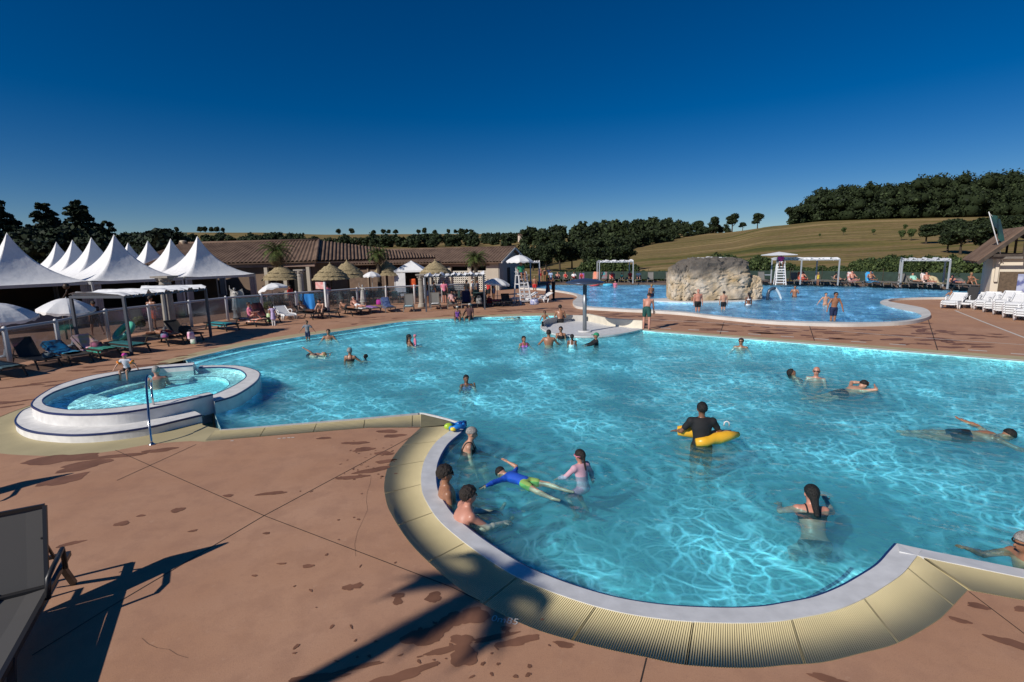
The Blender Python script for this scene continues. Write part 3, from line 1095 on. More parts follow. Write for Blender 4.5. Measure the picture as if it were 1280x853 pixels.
def crown_geo(lobes, nleaf, size, r, core=.78):
    """lobes: list (cx,cy,cz,rx,ry,rz) -> vertices, quads (core triangles are written as quads with a repeated corner split)"""
    lobes = np.array(lobes, float)
    area = (lobes[:, 3]*lobes[:, 5])
    pick = r.choice(len(lobes), nleaf, p=area/area.sum())
    d = r.normal(size=(nleaf, 3))
    d /= np.linalg.norm(d, axis=1)[:, None]
    d[:, 2] = np.where(d[:, 2] < -.45, -d[:, 2], d[:, 2])
    rr = r.uniform(.68, 1.22, (nleaf, 1))
    P = lobes[pick, :3]+d*lobes[pick, 3:]*rr
    N = d*.7+r.normal(size=(nleaf, 3))*.55
    N /= np.linalg.norm(N, axis=1)[:, None]
    V1, Q1 = leaf_quads(P, N, size, r)
    Vc, Fc = [], []
    for l in lobes:
        jit = 1+r.uniform(-.12, .12, (len(ICV), 1))
        Vc.append(ICV*jit*l[3:]*core+l[:3])
        Fc.append(ICF+len(ICV)*(len(Vc)-1))
    Vc = np.concatenate(Vc)
    Fc = np.concatenate(Fc)
    Fq = np.c_[Fc, Fc[:, 2]]
    return V1, Q1, Vc, Fc
def merged_mesh(name, V1, Q1, Vc, Fc):
    me = bpy.data.meshes.new(name)
    nv1 = len(V1)
    V_ = np.concatenate([V1, Vc]).astype(np.float32)
    loops = np.concatenate([Q1.ravel(), (Fc+nv1).ravel()]).astype(np.int32)
    starts = np.concatenate([np.arange(len(Q1))*4, len(Q1)*4+np.arange(len(Fc))*3]).astype(np.int32)
    me.vertices.add(len(V_))
    me.vertices.foreach_set('co', V_.ravel())
    me.loops.add(len(loops))
    me.loops.foreach_set('vertex_index', loops)
    me.polygons.add(len(starts))
    me.polygons.foreach_set('loop_start', starts)
    me.polygons.foreach_set('material_index', np.r_[np.zeros(len(Q1)), np.ones(len(Fc))].astype(np.int32))
    me.update(calc_edges=True)
    me.validate()
    return me
def rand_lobes(r, n, rx, rz, cz, lr=.42, low=False):
    L = []
    for k in range(n):
        a_ = r.uniform(0, 2*PI)
        q = r.uniform(.15, .72)
        z = cz+r.uniform(-.62, .62)*rz
        fac = math.sqrt(max(.05, 1-((z-cz)/rz)**2))
        s_ = r.uniform(.8, 1.25)*lr
        L.append((math.cos(a_)*q*rx*fac, math.sin(a_)*q*rx*fac, z, rx*s_, rx*s_, rx*s_*.85))
    L.append((0, 0, cz, rx*.55, rx*.55, rz*.6))
    if low:
        for k in range(3):
            a_ = r.uniform(0, 2*PI)
            L.append((math.cos(a_)*rx*.6, math.sin(a_)*rx*.6, cz-rz*.8, rx*.5, rx*.5, rz*.45))
    return L
def inner_mat(m):
    """the deeper leaves of the same tree: the same greens, without the leaf to leaf variation"""
    e_ = m.node_tree.nodes['Color Ramp'].color_ramp.elements
    a_, b_ = e_[0].color, e_[1].color
    return mat(m.name+'_inner', tuple((a_[i]+b_[i])/2 for i in range(3)), .8, var=.35, scale=2.5, bump=1., bscale=3., bdist=.4, spec=.15)
TREE = {}
def tree_proto(key, kind, seed):
    """unit trees, 1 m tall"""
    r = np.random.default_rng(seed)
    if kind == 'oak':
        lob = rand_lobes(r, 12, .4, .36, .6, .4)
        g = crown_geo(lob, 3200, .036, r, .68)
    elif kind == 'oval':
        lob = rand_lobes(r, 9, .27, .42, .56, .5)
        g = crown_geo(lob, 2800, .034, r, .7)
    elif kind == 'pine':
        lob = []
        for k in range(22):
            h_ = .28+.72*k/22
            rad = .34*(1-(h_-.28)/.76)**.9+.02
            for j in range(4):
                a_ = r.uniform(0, 2*PI)
                q = rad*r.uniform(.35, .85)
                lob.append((math.cos(a_)*q, math.sin(a_)*q, h_+r.uniform(-.02, .02), rad*.36, rad*.36, .02))
        g = crown_geo(lob, 7000, .024, r, .45)
    else:
        lob = rand_lobes(r, 14, .62, .4, .45, .36)
        g = crown_geo(lob, 3200, .055, r, .7)
    cm = merged_mesh('crown', *g)
    t_ = MB()
    hh = .55 if kind != 'bush' else .3
    t_.tube([(0, 0, -.03), (.01, 0, hh*.4), (0, .01, hh), (.01, 0, hh+.25)], [.032, .024, .018, .006], 7)
    for j in range(5):
        a_ = j*1.3+seed
        t_.tube([(0, 0, hh*(.5+.09*j)), (math.cos(a_)*.1, math.sin(a_)*.1, hh*(.62+.09*j)), (math.cos(a_)*.2, math.sin(a_)*.2, hh*(.85+.09*j))], [.014, .009, .004], 5)
    tm = bpy.data.meshes.new('trunk')
    tm.from_pydata(t_.v, [], t_.f)
    tm.materials.append(bark)
    TREE[key] = (cm, tm)
for i in range(3):
    tree_proto('oak%d' % i, 'oak', 20+i)
tree_proto('oval0', 'oval', 41)
tree_proto('oval1', 'oval', 42)
for i in range(3):
    tree_proto('pine%d' % i, 'pine', 60+i)
for i in range(3):
    tree_proto('bush%d' % i, 'bush', 80+i)
MESHMAT = {}
def tree(key, x, y, h, name, label, group, m, wid=1., zoff=0., rz=None):
    t_ = empty(name, (x, y, gz(x, y)+zoff), random.uniform(0, 6) if rz is None else rz, label, 'tree' if 'tree' in name or 'pine' in name else 'shrub', group)
    t_.scale = (h*wid, h*wid, h)
    k = (key, m.name)
    if k not in MESHMAT:
        cm = TREE[key][0].copy()
        cm.materials.append(m)
        cm.materials.append(inner_mat(m))
        MESHMAT[k] = cm
    link('crown', MESHMAT[k], None, t_)
    link('trunk', TREE[key][1], None, t_)
    return t_
def px_xy(px, d):
    return ((px-640)/640*d, d)
def woodland(name, spots, m, seed, leaves=230, size=.55):
    """a far-off wood that reads as one mass: crowns of many sizes in one mesh"""
    r = np.random.default_rng(seed)
    A = [[], [], [], []]
    nv = nc = 0
    for (x, y, h, wd) in spots:
        z0 = gz(x, y)
        lob = rand_lobes(r, 8, h*wd*.5, h*.46, h*.5, .42, True)
        lob = [(a_+x, b_+y, c_+z0, d_, e_, f_) for a_, b_, c_, d_, e_, f_ in lob]
        V1, Q1, Vc, Fc = crown_geo(lob, leaves, size, r, .7)
        A[0].append(V1)
        A[1].append(Q1+nv)
        A[2].append(Vc)
        A[3].append(Fc+nc)
        nv += len(V1)
        nc += len(Vc)
    me = merged_mesh(name, *[np.concatenate(q) for q in A])
    o = link(name, me, [m, inner_mat(m)], kind='stuff')
    return o
r_ = np.random.default_rng(5)
# the wood on top of the right-hand hill
spots = []
for row, dd in enumerate((248, 262, 280, 300)):
    for px in np.arange(985+row*3, 1500, 8.5):
        hh = (14.5 if px < 1010 else 17.)*r_.uniform(.8, 1.15)+max(0, (px-1060))*.027
        if px < 1020:
            hh *= .62+.38*(px-985)/35
        x, y = px_xy(px+r_.uniform(-3, 3), dd*r_.uniform(.985, 1.015))
        spots.append((x, y, hh, r_.uniform(.7, .95)))
o = woodland('hilltop_wood', spots, F_dark, 3, 800, .6)
tag(o, 'long dark oak wood along the top of the right hand hill', 'wood')
# mid hill woods
spots = []
for dd in (300, 330, 365, 400, 440):
    lo, hi = (690, 835) if dd < 340 else (640, 850)
    for px in np.arange(lo, hi, 13):
        x, y = px_xy(px+r_.uniform(-6, 6), dd*r_.uniform(.97, 1.03))
        spots.append((x, y, r_.uniform(7, 11), r_.uniform(.8, 1.1)))
for dd in (470, 520, 575, 640):
    for px in np.arange(-60, 700, 9.5 if dd < 600 else 15):
        if (225 < px < 330 and dd > 560) or (dd > 600 and px < 640) or (dd > 560 and 380 < px < 520):
            continue
        x, y = px_xy(px+r_.uniform(-6, 6), dd*r_.uniform(.96, 1.04))
        spots.append((x, y, r_.uniform(7, 11.5), r_.uniform(.9, 1.4)))
o = woodland('valley_wood', spots, F_dark, 4, 260, 1.15)
tag(o, 'dark belt of woodland across the far side of the valley', 'wood')
# lines of trees between fields
spots = []
for (x0, d0), (x1, d1), n_ in (((735, 168), (835, 255), 16), ((655, 125), (735, 190), 9), ((835, 270), (905, 335), 9)):
    for k in range(n_):
        u = k/(n_-1)
        x, y = px_xy(x0+(x1-x0)*u, d0+(d1-d0)*u)
        spots.append((x, y, r_.uniform(5, 7.5), r_.uniform(.9, 1.2)))
for x0, x1, d0, hh in ((-80, 330, 105, 9), (-80, 260, 140, 12)):
    for px in np.arange(x0, x1, 16 if d0 < 120 else 12):
        x, y = px_xy(px, d0*r_.uniform(.95, 1.05))
        spots.append((x, y, hh*r_.uniform(.6, .85), 1.1))
o = woodland('field_hedgerow', spots, F_dark, 5, 600, .4)
tag(o, 'rows of dark hedgerow trees dividing the straw coloured fields', 'hedgerow')
# separate trees
for i, (px, d, h, key, w_, lab) in enumerate([
    (891, 318, 11, 'oval0', 1.15, 'broad dark tree leftmost of the crest trees above the field'),
    (912, 322, 11.5, 'oval1', 1.2, 'rounded dark tree in the middle of the crest trees'),
    (943, 312, 10, 'oval0', 1.1, 'lone oval tree on the hill crest nearest the big wood'),
    (872, 322, 9, 'oak0', 1.1, 'low bushy tree beside the crest trees, furthest left'),
    (925, 322, 5.2, 'oak1', 1.3, 'small bush between two crest trees'),
    (986, 246, 8, 'oak2', 1.2, 'leaning leafy tree at the left end of the hilltop wood')]):
    x, y = px_xy(px, d)
    tree(key, x, y, h, 'crest_tree', lab, 'single trees on the hill crest', F_dark, w_)
for i, px in enumerate((431, 447, 473, 485, 492, 500, 528, 535, 548, 565, 573, 580, 587, 234, 262, 268, 275, 282, 290)):
    d = 890
    x, y = px_xy(px, d)
    tree(('bush%d' % (i % 3)), x, y, r_.uniform(8, 12) if px > 300 else r_.uniform(9, 13), 'skyline_tree', 'small dark tree standing on the skyline of the far ridge' , 'skyline trees on the far ridge', F_dark, .8)
for px, d, h in ((1086, 150, 1.9), (1121, 130, 2.6), (1133, 128, 3.0), (1124, 170, 2.2), (1049, 155, 2.4), (1020, 150, 1.2)):
    x, y = px_xy(px, d)
    tree('oak%d' % (px % 3), x, y, h, 'field_tree', 'small young tree on the grassy right hand slope', 'young trees on the slope', F_mid, .8)
for i, (px, d, h) in enumerate(((1152, 118, 5), (1170, 116, 4.8), (1186, 120, 5.2), (1203, 112, 5.3), (1222, 110, 5.4), (1240, 108, 5.6), (1262, 104, 6), (1196, 84, 4.8), (1220, 80, 5), (1180, 88, 4.2))):
    x, y = px_xy(px, d)
    tree('oak%d' % (i % 3), x, y, h, 'orchard_tree', 'dark spreading tree in the clump below the hill behind the far deck', 'clump of spreading trees at right', F_dark, 1.35)
for i, (px, d, h) in enumerate(((668, 112, 5.5), (684, 108, 5.5), (701, 114, 6.5), (716, 118, 6), (731, 122, 6.5), (750, 100, 7), (763, 92, 5.5), (742, 88, 5), (778, 96, 5))):
    x, y = px_xy(px, d)
    tree('oak%d' % (i % 3), x, y, h, 'meadow_tree', 'dark round tree standing in the meadow behind the far deck', 'round trees in the meadow', F_dark, 1.15)
for i, (px, d, h, lab) in enumerate(((-22, 64, 11.2, 'tall dark pine at the far left edge of the picture'), (14, 66, 12.2, 'tallest dark pine above the leftmost tents'), (35, 70, 9.6, 'dark pine second from the tallest one'), (76, 72, 11.6, 'broad dark pine behind the second tent peak'), (116, 72, 12, 'broad dark pine left of the third tent peak'), (97, 76, 9.5, 'low dark pine between two broad pines'), (148, 76, 9.4, 'dark pine right of the broad pines'), (55, 62, 8.2, 'low bushy pine just behind the left tents'), (134, 66, 8, 'low dark pine over the middle tents'))):
    x, y = px_xy(px, d)
    tree('pine%d' % (i % 3), x, y, h, 'pine_tree', lab, 'pines behind the tents', F_pine, 1.05)
for i, px in enumerate(range(-60, 225, 15)):
    d = 58+((i*7) % 9)
    x, y = px_xy(px, d)
    tree('oak%d' % (i % 3), x, y, 6.4+((i*5) % 7)*.3, 'dark_tree', 'dark bushy tree in the belt behind the white tents', 'tree belt behind the tents', F_pine, 1.1)
for i, (px, d, h) in enumerate(((188, 86, 7.0), (205, 88, 7.4), (222, 86, 7.2), (240, 88, 6.4), (318, 150, 9.5), (332, 150, 10), (347, 152, 9), (306, 150, 7))):
    x, y = px_xy(px, d)
    tree('oak%d' % (i % 3), x, y, h, 'round_tree', 'dark round tree rising behind the long tiled roofs', 'trees behind the tiled roofs', F_dark, 1.2)
# shrubs behind the far deck
hedge = []
for i, px in enumerate(np.arange(690, 1245, 14)):
    a_ = aty(px, 350, 1.)
    dd = float(np.interp(px, [690, 990, 1060, 1180, 1240], [68, 58, 53, 46, 44]))
    x, y = px_xy(px, dd)
    top = float(np.interp(px, [690, 740, 760, 800, 820, 870, 885, 920, 960, 1010, 1035, 1060, 1100, 1160, 1240], [345, 330, 326, 338, 344, 328, 322, 324, 326, 338, 341, 330, 324, 326, 325]))
    zt = CAM_H+(yh(px)-top)/640*dd
    z0 = gz(x, y)
    hh = max(1.5, (zt-z0)*1.3)
    t_ = tree('bush%d' % (i % 3), x, y, hh, 'shrub', 'dark green shrub in the hedge row behind the far loungers', 'shrubs hedging the far deck', F_shrub, max(.75, 1.6/hh))
# ------------------------------------------------------------ green windbreak net behind the far loungers
net = mat('green_net', (.02, .045, .035), .8, var=.2, scale=3)
pts = [aty(px, 350, d) for px, d in ((690, 66), (990, 56), (1060, 51.5), (1180, 45), (1236, 43))]
nf = empty('windbreak_fence', (pts[0].x, pts[0].y, 0), 0, 'dark green windbreak net fence behind the far side loungers', 'fence')
mb = MB()
for a_, b__ in zip(pts[:-1], pts[1:]):
    mb.bar((a_.x-pts[0].x, a_.y-pts[0].y, .75), (b__.x-pts[0].x, b__.y-pts[0].y, .75), .02, .9)
mb.build('net', net, nf)
for a_, b__ in zip(pts[:-1], pts[1:]):
    L = (b__-a_).length
    for k in range(int(L/3)+1):
        q = a_+(b__-a_)*(k*3/L)
        MB().tube([(q.x-pts[0].x, q.y-pts[0].y-.04, 0), (q.x-pts[0].x, q.y-pts[0].y-.04, 1.5)], .025, 6).build('post', MATS['bark'], nf)

# ------------------------------------------------------------ palms
pfr = foliage('palm_frond', (.03, .05, .014), (.085, .11, .03), 3)
pdry = mat('dry_frond', (.16, .11, .05), .9, var=.3, scale=5)
def palm(px, d, ztop, label, dry=.25, nfr=34, fl=1.25):
    x, y = px_xy(px, d)
    o = empty('palm_tree', (x, y, 0), 0, label, 'palm tree', 'palms by the terrace')
    mb = MB()
    r = np.random.default_rng(int(px))
    pr = []
    k = 26
    for i in range(k+1):
        pr.append((.17+.035*(i % 2)-.03*i/k, ztop*i/k*.96))
    mb.lathe(pr, n=12)
    mb.build('trunk', mat('palm_bark', (.075, .055, .038), .95, var=.35, scale=14), o)
    for part, n_, m in (('fronds', nfr, pfr), ('dry_fronds', int(nfr*dry), pdry)):
        mb = MB()
        for i in range(n_):
            a_ = i*2.399+r.uniform(-.2, .2)
            el = (R(75)-R(95)*i/n_) if part == 'fronds' else R(-35)-R(35)*r.random()
            L = fl*r.uniform(.8, 1.1)
            P = []
            p = Vector((math.cos(a_)*.1, math.sin(a_)*.1, ztop))
            e_ = el
            for s_ in range(8):
                P.append(p.copy())
                p = p+Vector((math.cos(a_)*math.cos(e_), math.sin(a_)*math.cos(e_), math.sin(e_)))*L/7
                e_ -= R(13)
            mb.tube(P, [.018*(1-.1*q) for q in range(8)], 4)
            side = Vector((-math.sin(a_), math.cos(a_), 0))
            for q in range(14):
                f = .12+q/14*.88
                i0 = min(6, int(f*7))
                c = P[i0].lerp(P[i0+1], f*7-i0)
                dr = (P[i0+1]-P[i0]).normalized()
                ll = .36*math.sin(PI*(f*.8+.14))*L/1.25
                for sg in (-1, 1):
                    tip = c+side*sg*ll+dr*ll*.7-Vector((0, 0, ll*.35))
                    wv = dr*.028
                    mb.add([c-wv, c+wv, tip], [[0, 1, 2]])
        mb.build(part, m, o)
palm(352, 38.5, 4.1, 'shaggy palm with drooping dry fronds right of the last tent', .6, 30, 1.35)
palm(477, 42.5, 3.75, 'thin trunked palm with sparse crown left of the white gazebo', .35, 26, 1.1)
palm(597, 43, 3.25, 'short green palm in front of the pierced block wall', .1, 36, 1.15)

# ------------------------------------------------------------ buildings
tile = mat('roman_roof_tile', (.11, .066, .046), .9, two=(.2, .13, .09), scale=1.2, detail=8, bump=.4, bscale=12)
wallb = mat('cream_wall', (.5, .44, .36), .85, var=.06, scale=1.)
brown = mat('brown_plank_wall', (.15, .1, .07), .85, var=.2, scale=3)
inshade = mat('interior_shade', (.015, .013, .012), .9)  # near-black colour stands in for the shade inside buildings
def tile_roof(name, quad, parent, nx, m=tile, th=.1):
    """quad a(eave start) b(eave end) c(ridge end) d(ridge start): rows of half round tiles running down the slope"""
    a_, b_, c_, d_ = [Vector(q) for q in quad]
    mb = MB()
    sub = nx*4
    nrm = (b_-a_).cross(d_-a_).normalized()
    if nrm.z < 0:
        nrm = -nrm
    ny = 8
    vs = []
    for j in range(ny+1):
        v = j/ny
        for i in range(sub+1):
            u = i/sub
            p = a_.lerp(b_, u).lerp(d_.lerp(c_, u), v)
            ph = (u*nx) % 1
            h_ = abs(math.sin(PI*u*nx))*.13
            vs.append(p+nrm*(h_+.015*((v*ny*1.0) % 1)))
    fs = [[j*(sub+1)+i, j*(sub+1)+i+1, (j+1)*(sub+1)+i+1, (j+1)*(sub+1)+i] for j in range(ny) for i in range(sub)]
    mb.add(vs, fs, True)
    # underside
    mb.add([a_-nrm*th, b_-nrm*th, c_-nrm*th, d_-nrm*th], [[0, 1, 2, 3]])
    mb.add([a_-nrm*th, b_-nrm*th, b_, a_], [[0, 1, 2, 3]])
    mb.add([b_-nrm*th, c_-nrm*th, c_, b_], [[0, 1, 2, 3]])
    return mb.build(name, m, parent)
# hall behind the tents
h1 = empty('tiled_hall', (-24, 42, 0), 0, 'long low hall with brown Roman tile hip roof behind the white tents', 'building')
def L1(x, y, z):
    return (x+24, y-42, z)
tile_roof('front_roof', [L1(-31.0, 41.2, 3.15), L1(-15.6, 41.6, 3.25), L1(-17.0, 46.5, 5.0), L1(-29.2, 46.1, 4.9)], h1, 46)
tile_roof('end_roof', [L1(-15.6, 41.7, 3.25), L1(-7.5, 52, 3.3), L1(-7.6, 52.2, 3.5), L1(-17.0, 46.5, 5.0)], h1, 36)
mb = MB()
mb.tube([L1(-15.6, 41.6, 3.35), L1(-17.0, 46.5, 5.1)], .13, 8)
mb.tube([L1(-29.2, 46.1, 5.0), L1(-17.0, 46.5, 5.1)], .12, 8)
mb.build('ridge_tiles', tile, h1)
MB().box(L1(-23, 47, 1.55), (13.6, 9.5, 3.1)).build('wall', mat('brown_hall_wall', (.2, .14, .1), .9, var=.15, scale=1), h1)
MB().box(L1(-23, 41.9, 3.0), (14.4, .25, .3)).build('eave_beam', mat('pink_beam', (.3, .2, .16), .8, var=.1, scale=2), h1)
for i, x in enumerate((-19.8, -18.3, -16.4)):
    MB().box(L1(x, 41.95, 1.5), (.28, .3, 2.8), bev=.02).build('pillar', wallb, h1)
for x, w_ in ((-19.05, 1.1), (-17.35, 1.5)):
    MB().box(L1(x, 42.21, 1.75), (w_, .06, 1.7)).build('shade_panel', inshade, h1)  # dark panel on the wall, painted as a shaded recess
mb = MB()
mb.lathe([(.12, 0), (.1, .2), (.3, .34), (.2, .4), (.0001, .42)], L1(-28.8, 46.0, 4.85), 10)
mb.build('roof_vent', mat('cream_vent', (.6, .5, .38), .7), h1)
# long pavilion with pierced block wall
ux, uy = -.963, .27
vx, vy = .27, .963
O3 = Vector((-1.1, 51.2, 0))
h2 = empty('block_wall_pavilion', O3, math.atan2(uy, ux), 'low cream pavilion with brown tiled roof, pillars and pierced white block walls', 'building')
# local frame: x to the left along the front, -y to the back
def lx(s_, dpt, z):
    return (s_, -dpt, z)
LEN = 19.
tile_roof('front_roof', [lx(-.5, -.7, 2.78), lx(LEN, -.7, 2.78), lx(LEN, 4.4, 4.2), lx(-.5, 4.4, 4.2)], h2, 58)
tile_roof('back_roof', [lx(-.5, 9.5, 2.78), lx(LEN, 9.5, 2.78), lx(LEN, 4.4, 4.2), lx(-.5, 4.4, 4.2)], h2, 50)
MB().tube([lx(-.55, 4.4, 4.27), lx(LEN, 4.4, 4.27)], .12, 8).build('ridge_tiles', tile, h2)
mb = MB()
mb.bar(lx(-.45, -.7, 2.75), lx(-.45, 4.4, 4.17), .1, .16)
mb.bar(lx(-.45, 9.5, 2.75), lx(-.45, 4.4, 4.17), .1, .16)
mb.build('barge_board', mat('white_board', (.6, .58, .55), .6), h2)
mb = MB()
mb.add([lx(0, 0, 0), lx(0, 9, 0), lx(0, 9, 2.9), lx(0, 4.4, 4.1), lx(0, 0, 2.9), lx(.2, 0, 0), lx(.2, 9, 0), lx(.2, 9, 2.9), lx(.2, 4.4, 4.1), lx(.2, 0, 2.9)],
       [[0, 1, 2, 3, 4], [5, 9, 8, 7, 6], [0, 4, 9, 5], [1, 6, 7, 2]])
mb.build('gable_wall', mat('grey_gable', (.25, .24, .24), .85, var=.06, scale=1), h2)
MB().box(lx(-.03, 3.2, 1.1), (.08, .9, 2.1)).build('door', inshade, h2)
MB().box(lx(10, 4.8, 1.3), (18.6, 7.8, 2.6)).build('inner_shade_block', inshade, h2)  # near-black block stands in for shade behind pillars and lattice
MB().box(lx(.75, .1, 1.4), (1.3, .3, 2.8)).build('end_pier', wallb, h2)
MB().box(lx(4.6, .12, 2.6), (7.2, .34, .42)).build('beam', mat('rose_beam', (.34, .25, .2), .8), h2)
for s_ in (3.15, 5.3, 7.5):
    MB().box(lx(s_, .05, 1.2), (.34, .4, 2.42), bev=.02).build('pillar', wallb, h2)
def lattice(s0, s1):
    mb = MB()
    st = .21
    n_ = int((s1-s0)/st)
    for i in range(n_+1):
        mb.box(lx(s0+i*st, .16, .95), (.085, .12, 1.9))
    k = 9
    for j in range(k+1):
        mb.box(lx((s0+s1)/2, .155, .05+1.85*j/k), (s1-s0, .11, .085))
    mb.build('pierced_block_wall', mat('white_block', (.72, .68, .6), .7, var=.05, scale=2), h2)
lattice(1.45, 2.95)
lattice(3.35, 5.1)
lattice(5.5, 7.3)
MB().box(lx(13.3, .1, 1.35), (11, .3, 2.7)).build('plank_wall', brown, h2)
for s_ in (8.6, 10.6, 12.6, 14.6):
    MB().box(lx(s_, -.12, 1.35), (.16, .12, 2.6)).build('post', mat('tan_post', (.24, .17, .12), .8), h2)
# low flat roof hut at the right edge with plan boards
hp = at(1262, 377, 0)
hut = empty('poolside_hut', (29.5, 31.4, 0), R(-34), 'dark timber gabled hut with cream wall and blue plan boards, at right', 'hut')
cream = mat('cream_render', (.68, .6, .48), .8, var=.06, scale=1)
tim = mat('dark_timber', (.06, .045, .035), .85, var=.25, scale=6)
MB().box((2.2, 1.6, 1.35), (4.6, 3.0, 2.7)).build('wall', cream, hut)
MB().box((2.35, -.02, .95), (4.2, .14, 1.9)).build('timber_screen', mat('brown_screen', (.115, .08, .05), .8, var=.25, scale=8), hut)
MB().box((2.2, 1.5, 2.76), (4.9, 3.4, .16)).build('fascia', mat('grey_fascia', (.2, .18, .16), .8, var=.2, scale=3), hut)
boards = mat('plan_board', (.42, .46, .62), .5, two=(.1, .12, .3), scale=2.2, detail=6)
boards.node_tree.nodes['Color Ramp'].color_ramp.elements[0].position = .5
boards.node_tree.nodes['Color Ramp'].color_ramp.elements[1].position = .62
for x, z, w_, h_ in ((1.55, 1.2, 1.0, 1.15), (2.75, .95, 1.15, 1.5)):
    b_ = MB().box((x, -.115, z), (w_, .03, h_)).build('plan_board', boards, hut)
    MB().box((x, -.133, z+h_/2-.07), (w_, .01, .12)).build('heading_strip', mat('board_heading', (.3, .34, .5), .5), b_)
ob = [(-1.4, -.9), (6.2, -.9), (6.2, 4.6), (-1.4, 4.6)]
rp = (2.4, 1.8)
tile_roof('left_roof', [(-.95, 4.6, 2.5), (-.95, -1.0, 2.5), (1.0, -1.0, 4.45), (1.0, 4.6, 4.45)], hut, 22)
tile_roof('right_roof', [(4.4, -1.0, 2.75), (4.4, 4.6, 2.75), (1.0, 4.6, 4.45), (1.0, -1.0, 4.45)], hut, 22)
mb = MB()
for y in (-.95, 1.2, 3.4):
    mb.bar((-.95, y, 2.42), (1.0, y, 4.36), .12, .2)
    mb.bar((4.4, y, 2.66), (1.0, y, 4.36), .12, .2)
    mb.bar((-.3, y, 2.9), (3.6, y, 2.9), .1, .16)
    mb.bar((1.0, y, 2.9), (1.0, y, 4.36), .1, .12)
mb.bar((1.0, -.95, 4.3), (1.0, 4.5, 4.3), .12, .12)
mb.build('roof_frame', tim, hut)
MB().box((.1, .02, 2.0), (.16, .2, 1.4)).build('corner_post', cream, hut)
# flag pole on the hut
fp = aty(1261, 336, 31.5)
ft = aty(1236, 265, 30.6)
fo = empty('flagpole', fp, 0, 'leaning white flagpole with a drooping dark blue flag above the hut', 'flagpole')
d_ = ft-fp
MB().tube([(0, 0, -.6), tuple(d_)], [.03, .022], 8).build('pole', mat('white_metal', (.7, .7, .7), .4), fo)
mb = MB()
gridn = 8
vs = []
for i in range(gridn+1):
    for j in range(gridn+1):
        u, v = i/gridn, j/gridn
        q = d_*(1-.02-.36*v*(.5+.5*u))+Vector((.75*u*(1-.35*v), .12*math.sin(u*9+v*2), -.85*u*(.3+.4*v)-.1*u))
        vs.append(q)
mb.add(vs, [[i*(gridn+1)+j, i*(gridn+1)+j+1, (i+1)*(gridn+1)+j+1, (i+1)*(gridn+1)+j] for i in range(gridn) for j in range(gridn)], True)
mb.build('flag', mat('navy_flag', (.01, .03, .07), .7, two=(.02, .09, .08), scale=1.4), fo)
MB().tube([tuple(d_*.99), tuple(d_*.6+Vector((1.1, .2, -.3)))], .008, 4).build('halyard', MATS['white_metal'], fo)
# tiny farmhouses on the far hillside
for px, d, s_, lab in ((655, 420, 6, 'small cream farmhouse among the trees on the far hill'), (671, 430, 4, 'tiny white house right of the cream farmhouse on the far hill'), (884, 324, 4, 'white walled house peeping between trees on the hill crest')):
    x, y = px_xy(px, d)
    z = CAM_H+(yh(px)-{655: 298.5, 671: 298, 884: 291.5}[px])/640*d
    o = empty('farmhouse', (x, y, z), .3, lab, 'house')
    MB().box((0, 0, s_*.1-2), (s_, s_*.7, s_*.45+4)).build('wall', mat('pale_house', (.62, .52, .42), .8), o)
    MB().add([(-s_*.55, -s_*.4, s_*.32), (s_*.55, -s_*.4, s_*.32), (s_*.55, s_*.4, s_*.32), (-s_*.55, s_*.4, s_*.32), (-s_*.55, 0, s_*.55), (s_*.55, 0, s_*.55)], [[0, 1, 5, 4], [3, 4, 5, 2], [0, 4, 3], [1, 2, 5]]).build('roof', tile, o)

